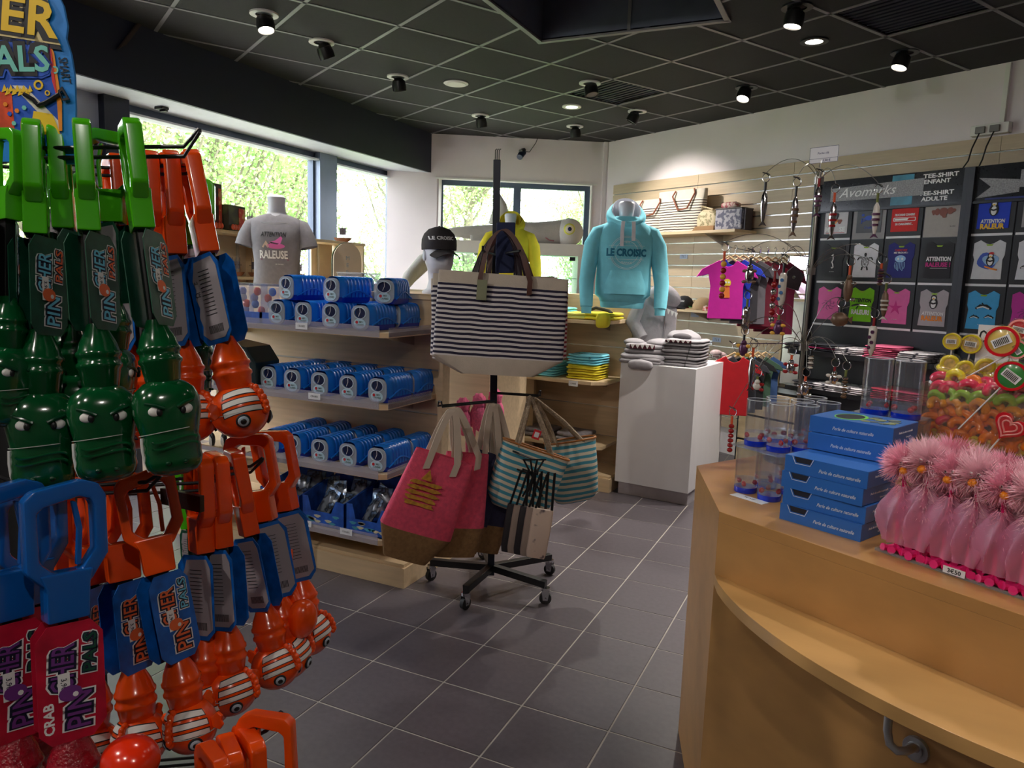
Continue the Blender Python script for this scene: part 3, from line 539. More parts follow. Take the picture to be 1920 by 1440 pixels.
MB().loft(TS, 40, 2.6, caps=False).build('shirt_body', GREYT, g, smooth=60)
for sx in (-1, 1):
    mb = MB(); mb.tube([(sx*.10, 0, .395), (sx*.150, 0, .372), (sx*.182, -.005, .31), (sx*.196, -.01, .25)], [.046, .058, .058, .062], 16, caps=False); mb.build('sleeve', GREYT, g, smooth=60)
MB().tube([(.064*cos(a), .054*sin(a)-.002, .453-.02*max(0, -sin(a))) for a in [2*pi*i/20 for i in range(20)]], .006, 6, closed=True).build('collar', mat('grey_rib', (112, 110, 116), .9), g)
fr = front(TS, 2.6, .002); mb = MB(); mb.text('ATTENTION', .042, -.005, .325, bold=.02, shear=.2, wid=.155, fn=fr); mb.text('RALEUSE', .068, -.005, .20, bold=.03, mi=1, wid=.17, fn=fr); mb.text('LE CROISIC', .010, .03, .14, mi=1, fn=fr)
MBp = mb
def flatp(mb, poly, mi, fn, th=.0012): n = len(poly); mb.add([(x, fn(x, z), z) for x, z in poly]+[(x, fn(x, z)-th, z) for x, z in poly], [tuple(range(n)), tuple(range(2*n-1, n-1, -1))]+[(i, (i+1) % n, n+(i+1) % n, n+i) for i in range(n)], mi)
flatp(mb, [(-.02+.055*cos(a)+.03, .252+.017*sin(a)) for a in [2*pi*i/16 for i in range(16)]], 2, fr); flatp(mb, [(.035, .26), (.05, .30), (.04, .315), (.025, .30), (.005, .285), (-.03, .275), (-.02, .265)], 2, fr)
flatp(mb, [(-.075, .245), (-.05, .285), (-.03, .25), (-.04, .24), (-.055, .26), (-.065, .24)], 3, fr); flatp(mb, [(-.03, .268), (.02, .262), (.03, .268), (-.02, .277)], 0, fr); flatp(mb, [(-.085, .172), (.085, .172), (.085, .166), (-.085, .166)], 4, fr)
mb.build('print', [INK, PWHITE, mat('print_pink', (226, 110, 180), .6), mat('print_skin', (214, 190, 168), .6), mat('print_plum', (140, 70, 100), .6)], g)
# foam head with a cap
p = (-2.10, 3.50, 1.47); g = thing('foam_head', 'white foam display head wearing the dark cap, on the shelf unit top', 'mannequin head', p, R(52)); HS = [(0, .085, .085), (.012, .088, .088), (.03, .062, .066), (.07, .052, .056), (.11, .054, .062, 0, .005), (.135, .060, .082, 0, -.012), (.16, .068, .096, 0, -.010), (.20, .076, .104), (.25, .080, .108, 0, .004), (.30, .074, .100, 0, .008), (.335, .05, .07, 0, .01), (.35, .015, .02, 0, .012)]
def face(v):
    x, y, z = v
    if y < 0:
        k = math.exp(-(x/.018)**2)
        if .155 < z < .225: y -= k*.022*min(1, (.225-z)/.045)*(1 if z > .175 else .6)
        y += .010*(math.exp(-((abs(x)-.030)/.016)**2))*math.exp(-((z-.222)/.014)**2); y -= .006*k*math.exp(-((z-.148)/.008)**2); y += .006*math.exp(-(x/.03)**2)*math.exp(-((z-.136)/.006)**2)
    return Vector((x, y, z))
mb = MB(); d = []; zz = [0, .012, .03, .07]+[.10+.0085*i for i in range(30)]; mb.loft([(z, *interp(HS, z)[1:]) for z in zz if z <= .35], 40, 2.15); mb.v = [tuple(face(v)) for v in mb.v]; mb.build('head', MANN, g, smooth=70)
for sx in (-1, 1): MB().ell((sx*.078, .012, .205), (.009, .020, .030), 12, 10).build('ear', MANN, g)
CAPM = mat('charcoal_cap_cloth', (48, 44, 46), .85, var=.08, bump=.1, bscale=200)
g2 = thing('baseball_cap', 'charcoal baseball cap lettered LE CROISIC on the white foam head', 'cap', (p[0], p[1], p[2]+.262), R(52)); CS = [(-.025, .090, .116), (0, .091, .118), (.03, .090, .114), (.06, .078, .10), (.085, .055, .07), (.098, .02, .03), (.10, .002, .002)]
MB().loft(CS, 36, 2.1).build('crown', CAPM, g2, smooth=60); MB().surf(lambda u, v: ((u-.5)*.168*(1-.18*v*v), -.080-.105*v*sqrt(max(0, 1-(2*u-1)**2*.7)), -.016-.03*v-.040*(2*u-1)**2*(1-.3*v)), 16, 6, thick=-.004).build('visor', CAPM, g2, smooth=60); MB().ell((0, 0, .10), (.007, .007, .004), 10, 6).build('top_button', CAPM, g2)
mb = MB(); mb.text('LE CROISIC', .026, -.02, .035, bold=.02, wid=.12, fn=front(CS, 2.1, .002), th=.0015); mb.build('lettering', PWHITE, g2)
# ================================================================== shelving in front of the long window
def ship(p, label, s=1):
    g = thing('model_boat', label, 'ornament', p, random.uniform(-.4, .4), 'brown model boats on the window shelves'); BR = mat('varnished_brown', (112, 64, 34), .3, var=.2, scale=30)
    MB().loft([(0, .05*s, .012*s), (.02*s, .075*s, .02*s), (.035*s, .085*s, .022*s)], 14, 2).build('hull', BR, g); mb = MB()
    for x in (-.035*s, 0, .035*s): mb.cyl((x, 0, .03*s), (x, 0, .15*s), .0025, n=5); mb.cyl((x, -.025*s, .09*s), (x, .025*s, .09*s), .0018, n=5)
    mb.build('mast', mat('mast_dark', (60, 38, 30), .5), g); mb = MB(); mb.box(-.03*s, -.001, .06*s, .03*s, .001, .12*s); mb.build('sail', mat('dark_sail', (70, 58, 60), .8), g)
g = thing('window_shelving', 'cream and pale wood shelving standing in front of the long window', 'shelf', (-4.2, 3.75, 0)); CRE = mat('cream_panel', (214, 196, 172), .6, var=.04)
for z in (1.50, 1.82): MB().box(-.18, .0, z, .16, 1.72, z+.022).build('shelf_board', LAM, g, bevel=.002)
MB().box(-.18, 0, .42, .16, 1.72, 1.0).build('cabinet', CRE, g, bevel=.004); MB().box(-.2, -.01, 1.0, .2, 1.74, 1.03).build('counter_board', LAM, g, bevel=.003)
MB().box(-.17, .04, .0, .15, 1.7, .42).build('plinth', CRE, g); MB().box(-.18, .02, 1.03, -.165, .62, 1.82).build('back_panel', CRE, g); MB().box(-.18, 1.38, 1.03, -.165, 1.66, 1.82).build('back_panel', CRE, g)
for y in (.10, .52, 1.45): MB().box(-.163, y, 1.03, -.15, y+.02, 1.82).build('slotted_rail', RAIL, g)
for y in (.62, 1.68): MB().box(-.18, y, 1.03, .16, y+.02, 1.82).build('upright', LAM, g)
k = 0
for (z, ys) in ((1.844, (.42, 1.5)), (1.524, (.1, .28, .46, .75, .95, 1.5))):
    for y in ys: k += 1; ship((-4.12, 3.75+y, z), 'brown model boat on the %s window shelf, %s from the left' % ('upper' if z > 1.7 else 'lower', ['first', 'second', 'first', 'second', 'third', 'fourth', 'fifth', 'sixth'][k-1]), 1.0 if z > 1.7 else .9)
for i, (dy, z, h_, w_) in enumerate(((.10, 1.844, .17, .20), (-.08, 1.844, .30, .12))):
    g = thing('gift_box', ('olive' if i == 0 else 'dark red')+' picture box with orange toys on the upper window shelf', 'box', (-4.08, 3.85+dy, z), .2); MB().box(-.05, -w_/2, 0, .05, w_/2, h_).build('carton', patterned('olive_print', (84, 88, 46), (60, 54, 36), 5) if i == 0 else patterned('red_print', (120, 40, 30), (60, 50, 44), 9), g, bevel=.002); MB().box(.05, .02, .01, .053, w_/2-.01, h_*.9).build('picture_panel', patterned('toy_picture', (190, 60, 40), (204, 150, 90), 30), g)
    for q in range(3): MB().ell((.065, -w_/2+.03+q*.03, .02), (.012, .014, .02), 8, 6).build('toy_figure', mat('toy_orange_red', (214, 84, 40), .5), g)
g = thing('glass_jar_cluster', 'cluster of small amber topped jars at the left of the lower window shelf', 'ornament', (-4.02, 4.14, 1.524))
for i in range(5): MB().lathe([(.014, 0), (.018, .01), (.016, .04), (.008, .055), (.009, .065), (0, .065)], 12, c=((i % 2)*.03, i*.025)).build('jar', mat('jar_cream', (220, 180, 110), .2), g)
# things at the foot of the second window pane
p = at(651, 500, 5.2); g = thing('rounded_sign_board', 'cream round-topped board standing before the narrow window', 'sign', p, R(55)); po = [(-.10, -.5), (.10, -.5)]+[(.10*cos(pi*i/14), .05+.115*sin(pi*i/14)) for i in range(15)]
MB().prism(po, -.01, .01, ax='y').build('board', CRE, g, bevel=.002); MB().prism([(x*1.05, z*1.02) for x, z in po], .012, .03, ax='y').build('back_edge', DARKM, g); mb = MB()
for i, t in enumerate('MER'): mb.text(t, .04, 0, .06-i*.05, -.0105, .001)
mb.build('faint_lettering', mat('pale_lettering', (150, 170, 180), .6), g)
for i, (px, py, w_) in enumerate(((660, 505, .16), (700, 505, .12))):
    p = at(px, py, 4.6); g = thing('clear_case', ['long clear plastic case behind the carriers', 'short clear pot with red contents behind the carriers'][i], 'box', (p.x, p.y, 1.47), .2); MB().box(-w_/2, -.04, 0, w_/2, .04, .10).build('shell', clear('case_shell', (200, 210, 225), .25, .08), g, bevel=.008); MB().box(-w_/2+.01, -.03, .005, w_/2-.01, .03, .04).build('contents', patterned('case_contents', (90, 80, 80), (190, 190, 196), 40) if i == 0 else CRABR, g, bevel=.004); MB().box(-w_/2-.004, -.044, .095, w_/2+.004, .044, .105).build('lid', clear('case_lid', (230, 236, 245), .35, .1), g, bevel=.003)
g = thing('back_display_table', 'pale wood display table behind the carrier shelf unit, before the windows', 'table', (-2.6, 4.55, 0)); MB().box(-.9, -.35, 1.43, .5, .35, 1.466).build('table_top', LAM, g, bevel=.003); MB().box(-.85, -.3, 0, .45, .3, 1.43).build('cabinet', OAK, g)
for i in range(9):
    p = at(598+i*7, 497+(i % 3)*3, 4.75); o = MB(); o.M = Matrix.Rotation(.3*i, 4, 'Z'); o.prism([(-.03, 0), (.03, 0), (.012, .055), (-.02, .04)], -.004, .004, ax='y'); tag(o.build('paper_flag', [mat('flag_cream', (206, 190, 150), .6), PAPER, mat('flag_rust', (150, 80, 60), .6)][i % 3], loc=(p.x, p.y, 1.466)), 'small folded paper ornament behind the carriers, number %s from the left' % ['one', 'two', 'three', 'four', 'five', 'six', 'seven', 'eight', 'nine'][i], 'ornament', 'paper ornaments before the window')
# ================================================================== rolling bag stand
hub = at(921, 1063, 3.70); top = at(932, 300, 3.42); POLE = mat('navy_black_pole', (26, 32, 48), .35, .2)
g = thing('bag_stand', 'black rolling stand hung with striped, pink and navy bags', 'rack', (hub.x, hub.y, 0)); O = Vector((hub.x, hub.y, 0)); tp = top-O; hb = Vector((0, 0, hub.z))
MB().tube([hb-Vector((0, 0, .06)), (tp.x*.45, tp.y*.45, 1.0), tp], .0, 4) if 0 else None
mb = MB(); strap(mb, [hb-Vector((0, 0, .04)), tp], .034, .034, CX); mb.build('pole', POLE, g, bevel=.003)
mb = MB()
for k in (-1, 0, 1): q = tp+Vector(CX)*(.009*k); mb.tube([q-Vector((0, 0, .01)), q+Vector((0, 0, .045)), q+Vector(CX)*.008+Vector((0, 0, .05))], .0022, 5)
mb.build('top_hook', BLACK, g)
def inpole(z): t = (z-hb.z)/(tp.z-hb.z); return hb+(tp-hb)*t
for i, (px, py) in enumerate(((872, 1142), (1022, 1132), (1030, 1077), (808, 1088), (905, 1047))):
    f = onz(px, py, 0)-O; e = Vector((f.x, f.y, .10)); mb = MB(); strap(mb, [Vector((0, 0, hub.z-.0)), e], .034, .034, Vector((-e.y, e.x, 0))); lg = mb.build('leg', BLACK, g, bevel=.002)
    a = random.uniform(0, 3); mb = MB(); mb.M = Matrix.Translation((f.x, f.y, 0)) @ Matrix.Rotation(a, 4, 'Z'); mb.cyl((-.011, 0, .03), (.011, 0, .03), .03, n=20); mb.build('wheel', mat('caster_rubber', (34, 34, 36), .6), lg, bevel=.002)
    mb = MB(); mb.M = Matrix.Translation((f.x, f.y, 0)) @ Matrix.Rotation(a, 4, 'Z')
    for sx in (-.016, .013): mb.prism([(-.012, .022), (.012, .022), (.02, .072), (-.02, .072)], sx, sx+.003, ax='x')
    mb.cyl((0, 0, .068), (0, 0, .084), .02, n=14); mb.cyl((-.02, 0, .03), (.02, 0, .03), .006, n=8); mb.build('fork', STEEL, lg)
arms = [((825, 762), 3.35, 1.05, 'l'), ((1012, 742), 3.5, 0, 'r'), ((1005, 890), 3.35, 0, 's')]
for (px, py), d, _, k in arms:
    e = at(px, py, d)-O; c = inpole(e.z-.005); mb = MB(); sd = Vector((-(e-c).y, (e-c).x, 0)).normalized()*.016
    for s in (-1, 1): mb.tube([c+sd*s, e+sd*s*(.6 if k == 's' else 1), e+sd*s*.6+Vector((0, 0, .022))], .0045, 6)
    mb.tube([e+sd*.6+Vector((0, 0, .022)), e-sd*.6+Vector((0, 0, .022))], .0045, 6); mb.build('hook_arm', BLACK, g)
e = at(1003, 862, 3.3)-O; mb = MB(); c = inpole(e.z); mb.tube([c, e], .005, 6)
for i in range(4): t = i/3; mb.tube([e+Vector(CX)*(.09*t-.05)+Vector((0, 0, .0)), e+Vector(CX)*(.04-.09*t)-Vector((0, 0, .17))], .0045, 5)
mb.tube([e+Vector(CX)*-.055, e+Vector(CX)*.05], .004, 6)
mb.build('mesh_basket', BLACK, g)
e = at(905, 470, 3.05)-O; c = inpole(e.z); mb = MB(); mb.tube([c, e, e+Vector((0, 0, .02))], .005, 6); mb.tube([c, at(975, 470, 3.1)-O], .005, 6); mb.build('upper_arm', BLACK, g)
mb = MB(); q = at(946, 512, 3.34)-O; strap(mb, [q, q+Vector((0, 0, .225))], .085, .03, CX); mb.build('navy_panel', mat('navy_cloth_panel', (30, 40, 78), .8), g, bevel=.006)
# bags
CAN = mat('natural_canvas', (206, 194, 180), .9, var=.05, scale=20, bump=.25, bscale=260); LEA = mat('brown_leather', (88, 52, 44), .4, var=.12, scale=20); LEA2 = mat('dark_plum_leather', (50, 38, 46), .4, var=.1)
JUTE = mat('natural_jute', (140, 106, 68), .95, var=.18, scale=60, bump=.5, bscale=300); NAVYSTR = striped('navy_white_woven_stripes', (218, 212, 212), (40, 36, 62), .0208, .5); REDSTR = striped('red_white_woven_stripes', (218, 206, 204), (150, 44, 56), .0208, .5)
def frame_from(tl, tr, down=Vector((0, 0, -1))):                        # local axes: x along the top edge, z up, y away from the viewer
    x = (tr-tl); w = x.length; x.normalize(); z = (-down-x*(-down).dot(x)).normalized(); y = z.cross(x); m_ = Matrix((x, y, z)).transposed().to_4x4(); m_.translation = (tl+tr)/2; return m_, w
def bagbody(w0, w1, h0, h1, dep, pw=5, n=36, m=10, sag=.0, bulge=.12):  # h0: straight part, h1: tapered foot
    secs = []
    for i in range(m+1): t = i/m; secs.append((-h0*t, lerp(w0, w1, t)/2, dep*(.35+.65*sin(pi/2*min(1, t*1.3+.05))), 0, 0))
    return secs
def tote(tl, tr, h0, h1, wb, dep, mats_, label, group, handles='leather', name='tote_bag', wm=None, lift=.42, hx=.17, down=Vector((0, 0, -1)), hm=None, top=.052):
    M_, w = frame_from(tl, tr, down); wm = wm or w; g = thing(name, label, 'bag', (0, 0, 0), 0, group); g.matrix_basis = M_
    A = bagbody(w, wm, h0, h1, dep); zb = A[-1][0]
    T = [q for q in A if q[0] > -top]+[(-top, *interp(A, -top)[1:])]; B = [(-top, *interp(A, -top)[1:])]+[q for q in A if q[0] < -top]
    if top: MB().loft(T, 36, 3.2, caps=False).build('top_band', mats_[0], g, smooth=50)
    MB().loft(B if top else A, 36, 3.2, caps=False).build('body', mats_[1], g, smooth=50)
    rx, ry = A[-1][1], A[-1][2]; MB().loft([(zb, rx, ry), (zb-h1*.5, lerp(rx, wb/2, .5), ry*.9), (zb-h1, wb/2, ry*.55)], 36, 3.2).build('base_panel', mats_[2], g, smooth=50)
    return g, A
def leather_handles(g, xs, zs, y0, apex, wdt=.022, m=LEA, m2=None):
    for k, y in enumerate((-y0, y0)):
        mb = MB(); ax_, az = apex; P = []
        for i in range(13):
            t = i/12; xx = lerp(xs[0], xs[1], t); a = sin(pi*t)**.55; P.append((lerp(xs[0] if t < .5 else xs[1], ax_+(t-.5)*(.13 if wdt < .025 else .05), a), y*(1-.7*a)-(.004 if y < 0 else -.004)*(1-a), zs+(az-zs)*a))
        P = [(xs[0], P[0][1], zs-.06)]+P+[(xs[1], P[-1][1], zs-.06)]
        strap(mb, P, wdt, .004, (1, 0, 0) if 0 else (1, .001, .35)); mb.build('handle', m if k == 0 or not m2 else m2, g, smooth=60)
GB = 'large striped totes at the top of the bag stand'
spec = [((845, 520), (1066, 528), 3.42, REDSTR, 'red striped tote behind the navy striped front tote'), ((808, 522), (1040, 518), 3.34, NAVYSTR, 'navy striped tote hanging farthest back at the left'), ((812, 512), (1045, 520), 3.26, NAVYSTR, 'navy striped tote just behind the front tote'), ((823, 505), (1066, 524), 3.15, NAVYSTR, 'navy striped canvas tote at the front of the bag stand')]
for i, (a, b, d, mt, lab) in enumerate(spec):
    tl, tr = at(*a, d-.03), at(*b, d+.05); T_, A_ = tote(tl, tr, .36, .075, .32, .03, (CAN, mt, CAN), lab, GB, wm=(tr-tl).length*1.02)
    w = (tr-tl).length; ap = T_.matrix_basis.inverted() @ at(940, 432, d+.05)
    leather_handles(T_, (-w*.19, w*.19), -.02, .034, (ap.x, ap.z-.0), m=LEA if i != 2 else LEA2, m2=LEA2)
    if i == 3: mb = MB(); mb.box(-w*.19-.012, -.048, -.115, -.076, -.044, -.03); mb.build('hang_tag', mat('olive_tag', (140, 144, 116), .6), T_, bevel=.001)
# lower left: pink and navy jute-based totes
PINK = mat('pink_burlap', (226, 82, 112), .9, var=.14, scale=50, bump=.4, bscale=320); NAV = mat('navy_burlap', (42, 42, 72), .9, var=.12, scale=50, bump=.4, bscale=320); COT = mat('cotton_webbing', (196, 180, 164), .9, var=.05)
for i, (tl, tr, d, mt, h, lab, dn) in enumerate((((915, 850), (972, 862), 3.60, NAV, .335, 'navy tote with jute base, rightmost of the jute bags', (.05, 0, -1)), ((890, 840), (948, 858), 3.54, NAV, .345, 'navy tote with jute base between pink and navy totes', (.03, 0, -1)), ((838, 846), (916, 852), 3.36, PINK, .34, 'pink tote with jute base, behind the front pink one', (.10, .04, -1)), ((781, 838), (888, 872), 3.22, PINK, .36, 'front pink tote with gold print and jute base', (-.10, 0, -1)))):
    a, b = at(*tl, d-.04), at(*tr, d+.05); T_, A_ = tote(a, b, h, .14, .20, .045, (mt, mt, JUTE), lab, 'jute-based totes on the left arm', wm=(b-a).length*1.22, down=Vector(dn)+Vector(CX)*0, top=.02)
    w = (b-a).length; ap = T_.matrix_basis.inverted() @ (at(845 if i > 1 else 915, 762 if i > 1 else 754, d+.02))
    leather_handles(T_, (-w*.26, w*.2), -.01, .03, (ap.x, ap.z), .03, COT)
    if i == 3:
        fr = lambda x, z: -.052; mb = MB(); GOLD = mat('gold_print', (206, 150, 60), .5, .3, var=.3, scale=60)
        for k in range(5): flatp(mb, [(-.05+.07*cos(t)+.012*sin(5*t+k), -.13-.024*k+.010*sin(t)+.004*sin(3*t)) for t in [2*pi*j/14 for j in range(14)]], 0, fr)
        flatp(mb, [(-.055, -.065), (-.03, -.115), (-.08, -.115)], 0, fr); mb.build('gold_print', GOLD, T_)
# lower right: teal striped rope-handle bags
TEAL = striped('teal_cream_stripes', (206, 196, 176), (66, 140, 160), .030, .5); ROPE = mat('twisted_rope', (176, 156, 132), .9, var=.25, scale=120, bump=.8, bscale=150); TAN = mat('tan_leather_trim', (170, 108, 50), .5)
for i, (tl, tr, d, h, lab) in enumerate((((1022, 832), (1115, 818), 3.75, .27, 'teal striped beach bag at the right, farther back'), ((945, 822), (1066, 862), 3.5, .26, 'teal striped beach bag with a red tag, in front'))):
    a, b = at(*tl, d-.02), at(*tr, d+.06); T_, A_ = tote(a, b, h, .05, (b-a).length*.7, .085, (TEAL, TEAL, TEAL), lab, 'teal beach bags on the right arm', wm=(b-a).length*.92, top=.0); w = (b-a).length
    mb = MB(); q = A_[0]; mb.tube([((q[1]+.002)*math.copysign(abs(cos(t))**.62, cos(t)), (q[2]+.002)*math.copysign(abs(sin(t))**.62, sin(t)), 0) for t in [2*pi*k/28 for k in range(28)]], .0055, 6, closed=True); mb.build('leather_rim', TAN, T_)
    ap = T_.matrix_basis.inverted() @ at(990, 742, d+.02)
    for y in (-.03, .03):
        mb = MB(); mb.tube([(lerp(-w*.28, w*.28, t/12)*(1-.75*sin(pi*t/12)**.6)+ap.x*sin(pi*t/12)**.6, y*(1-.6*sin(pi*t/12)), -.03+(ap.z+.03)*sin(pi*t/12)**.5) for t in range(13)], .0095, 8); mb.build('rope_handle', ROPE, T_, smooth=60)
        for sx in (-1, 1): MB().cyl((sx*w*.28, y*1.1-.004, -.03), (sx*w*.28, y*1.1+.004, -.03), .013, n=12).build('eyelet', STEEL, T_)
    if i == 1: q = T_.matrix_basis.inverted() @ at(1006, 815, d-.12); MB().box(q.x-.018, q.y-.002, q.z-.022, q.x+.018, q.y, q.z+.022).build('red_tag', mat('red_tag', (206, 36, 50), .5), T_); MB().box(q.x-.011, q.y-.003, q.z-.012, q.x+.011, q.y-.002, q.z+.012).build('tag_label', PAPER, T_)
# printed pouches on the front basket
BUT = patterned('butterfly_print', (206, 184, 170), (110, 92, 96), 22, .62, .7, (70, 58, 70))
for i in range(5):
    tl, tr = at(1000-i*12, 952-i*2, 3.25+i*.02), at(1038-i*12, 958-i*2, 3.25+i*.02); M_, w = frame_from(tl, tr); g = thing('printed_pouch', 'black-strapped printed pouch, '+['frontmost, showing butterflies', 'second from the front', 'third from the front', 'fourth from the front', 'rearmost'][i]+', low on the bag stand', 'bag', (0, 0, 0), 0, 'printed pouches on the front basket'); g.matrix_basis = M_
    MB().loft([(0, w*.5, .010), (-.06, w*.52, .018), (-.20, w*.5, .016), (-.225, w*.44, .008)], 20, 4).build('pouch_body', BUT if i == 0 else (mat('pouch_dark', (40, 36, 40), .7), mat('pouch_beige', (150, 132, 122), .8))[i % 2], g, smooth=50)
    mb = MB(); strap(mb, [(-w*.4, 0, -.01), (-w*.1, 0, .16), (w*.25, 0, .17), (w*.42, 0, -.01)], .012, .003, (1, 0, .4)); mb.build('strap', BLACK, g)
# pink frilled and other things glimpsed behind the stand
for i in range(3):
    p = at(868+i*30, 790-i*8, 4.6); g = thing('pink_plush', ['leftmost', 'middle', 'rightmost'][i]+' fluffy pink plush glimpsed behind the bag stand pole', 'plush toy', p, 0, 'pink plush toys behind the stand'); PKP = mat('candy_pink_plush', (236, 110, 150), .9, var=.2, scale=90, bump=.5)
    MB().ell((0, 0, 0), (.06, .05, .09), 16, 12, fn=lambda v: v*(1+.10*sin(v.x*160)*sin(v.z*140))).build('body', PKP, g); MB().ell((0, 0, .10), (.045, .04, .05), 16, 12, fn=lambda v: v*(1+.12*sin(v.x*200)*sin(v.z*180))).build('head', PKP, g)
    MB().tube([(-.03, 0, -.08), (-.035, 0, -.2)], .01, 8).tube([(.03, 0, -.08), (.035, 0, -.2)], .01, 8).build('legs_frill', PKP, g)
# ================================================================== garments and the back of the shop
def sbox(mb, c, r, e=.35, nu=24, nv=10, wob=0, mi=0, seed=0):           # soft box (superellipsoid), used for folded cloth
    sg = lambda v, k: math.copysign(abs(v)**k, v); vs = []
    for i in range(nv+1):
        t = -pi/2+pi*i/nv
        for j in range(nu):
            a = 2*pi*j/nu; x, y, z = r[0]*sg(cos(t), e)*sg(cos(a), e), r[1]*sg(cos(t), e)*sg(sin(a), e), r[2]*sg(sin(t), .8)
            z += wob*(sin(31*x+seed)+cos(27*y+2*seed)+.6*sin(60*x*1.3-50*y+seed)); vs.append((c[0]+x, c[1]+y, c[2]+z))
    return mb.add(vs, [(i*nu+j, i*nu+(j+1) % nu, (i+1)*nu+(j+1) % nu, (i+1)*nu+j) for i in range(nv) for j in range(nu)], mi)
AQUA = mat('aqua_fleece', (128, 214, 232), .9, var=.05, scale=20, bump=.2, bscale=25); YEL = mat('yellow_fleece', (222, 206, 50), .9, var=.05, scale=20, bump=.2, bscale=25); GREY = mat('grey_fleece', (146, 142, 146), .92, var=.06, scale=30, bump=.3, bscale=30)
LINE = mat('white_lining', (216, 218, 228), .9); TEALP = mat('teal_print', (26, 118, 150), .7, var=0); PALEP = mat('pale_print', (232, 246, 248), .7, var=0); CORD = mat('white_cord', (232, 232, 238), .8)
def hoodie(label, p, rz, m, s=1, rib=None, deco=True, slv=.66):
    g = thing('hoodie_mannequin', label, 'mannequin', p, rz); g.scale = (s, s, s)
    HB = [(.0, .165, .115), (.025, .175, .125), (.05, .205, .14), (.12, .205, .145), (.25, .20, .13), (.38, .215, .125), (.47, .225, .115), (.53, .20, .095), (.58, .145, .08), (.61, .10, .07), (.625, .085, .07)]
    MB().loft(HB, 44, 2.5).build('body', m, g, smooth=70)
    MB().loft([(.56, .06, .055), (.64, .052, .05, 0, .01), (.69, .058, .056, 0, .01), (.72, .06, .058, 0, .01), (.735, .05, .05, 0, .01)], 24, 2).build('mannequin_neck', MANN, g, smooth=60)
    mb = MB(); N = 24; M_ = 8                                           # hood: a thick collar-like roll that rises behind the neck
    mb.surf(lambda u, v: ((.128+.030*sin(pi*v))*sin(2*pi*u)*(1-.14*v), -(.105+.028*sin(pi*v))*cos(2*pi*u)*(1-.18*v)+.02, .570+v*(.045+.125*(1-cos(2*pi*u))/2)+.018*sin(pi*v)-.03*cos(2*pi*u)), N, M_, thick=.004); mb.build('hood', m, g, smooth=70)
    mb = MB(); mb.surf(lambda u, v: ((.108)*sin(2*pi*u)*(1-.02*v), -.084*cos(2*pi*u)*(1-.02*v)+.02, .580+v*(.035+.128*(1-cos(2*pi*u))/2)-.03*cos(2*pi*u)), N, 6, thick=.003); mb.build('hood_lining', LINE if deco else m, g, smooth=70)
    for sx in (-1, 1):
        mb = MB(); P = [(sx*.13, 0, .535), (sx*.195, -.005, .50), (sx*.238, -.015, .41), (sx*.262, -.03, .28), (sx*.278, -.06, .14), (sx*.275, -.085, .03), (sx*.272, -.095, .53-slv+.09)]; mb.tube(P, [.045, .064, .068, .060, .055, .05, .046], 18); sl = mb.build('sleeve', m, g, smooth=70)
        q = P[-1]; MB().tube([(q[0], q[1], q[2]+.008), (q[0], q[1]-.003, q[2]-.05)], [.04, .037], 18).build('cuff', rib or m, sl, smooth=70)
    MB().loft([(-.045, .155, .108), (-.03, .162, .114), (.0, .163, .114)], 36, 2.5).build('hem', rib or m, g)
    fr = front(HB, 2.5, .002); pk_ = MB(); pk_.surf(lambda u, v: ((lambda x, z: (x, fr(x, z)-.004-.014*sin(pi*u)**.4, z))((u-.5)*(.30-.10*max(0, v-.35)*1.3), .06+.17*v)), 16, 8, thick=-.004); pk_.build('pocket', m, g, smooth=70)
    if deco:
        for sx, l in ((-.035, .19), (.04, .15)): mb = MB(); strap(mb, [(sx, -.115, .585), (sx*1.1, fr(sx, .5)-.008, .52), (sx*1.1, fr(sx, .42)-.006, .595-l)], .027, .005, (1, 0, 0)); mb.build('drawstring', CORD, g)
        mb = MB()
        for r_ in (.120, .111, .084): 
            for a0, a1 in ((.28, pi-.28), (pi+.28, 2*pi-.28)): n_ = 22; A = [(r_*cos(lerp(a0, a1, i/n_)), .36+r_*sin(lerp(a0, a1, i/n_))) for i in range(n_+1)]; mb.tube([(x, fr(x, z), z) for x, z in A], .0017, 4, mi=1)
        for zz in (.410, .312): mb.tube([(x/100, fr(x/100, zz), zz) for x in range(-13, 14, 2)], .0013, 4, mi=1)
        mb.text('LE CROISIC', .072, 0, .362, bold=.05, wid=.29, fn=fr); mb.text('FRANCE', .022, 0, .288, mi=1, fn=fr); mb.text('. . .  1870  . . .', .02, 0, .435, mi=1, fn=fr); mb.build('print', [TEALP, PALEP], g)
    return g
p = at(1166, 566, 5.32); hoodie('aqua LE CROISIC hoodie on a white mannequin, on the shelf unit top', (p.x, p.y, p.z), R(24), AQUA, .96)
p = at(953, 540, 5.95); hoodie('yellow hoodie on a mannequin partly hidden behind the stand pole', (p.x, p.y, p.z), R(20), YEL, .80, deco=False)
g = thing('back_plinth', 'grey-white plinth carrying the yellow hoodie mannequin behind the bag stand', 'plinth', (p.x, p.y, 0), R(20)); MB().box(-.25, -.2, 0, .25, .2, p.z-.04).build('plinth_body', OAK, g, bevel=.004); MB().box(-.27, -.22, p.z-.08, .27, .22, p.z-.04).build('plinth_top', LAM, g, bevel=.003)
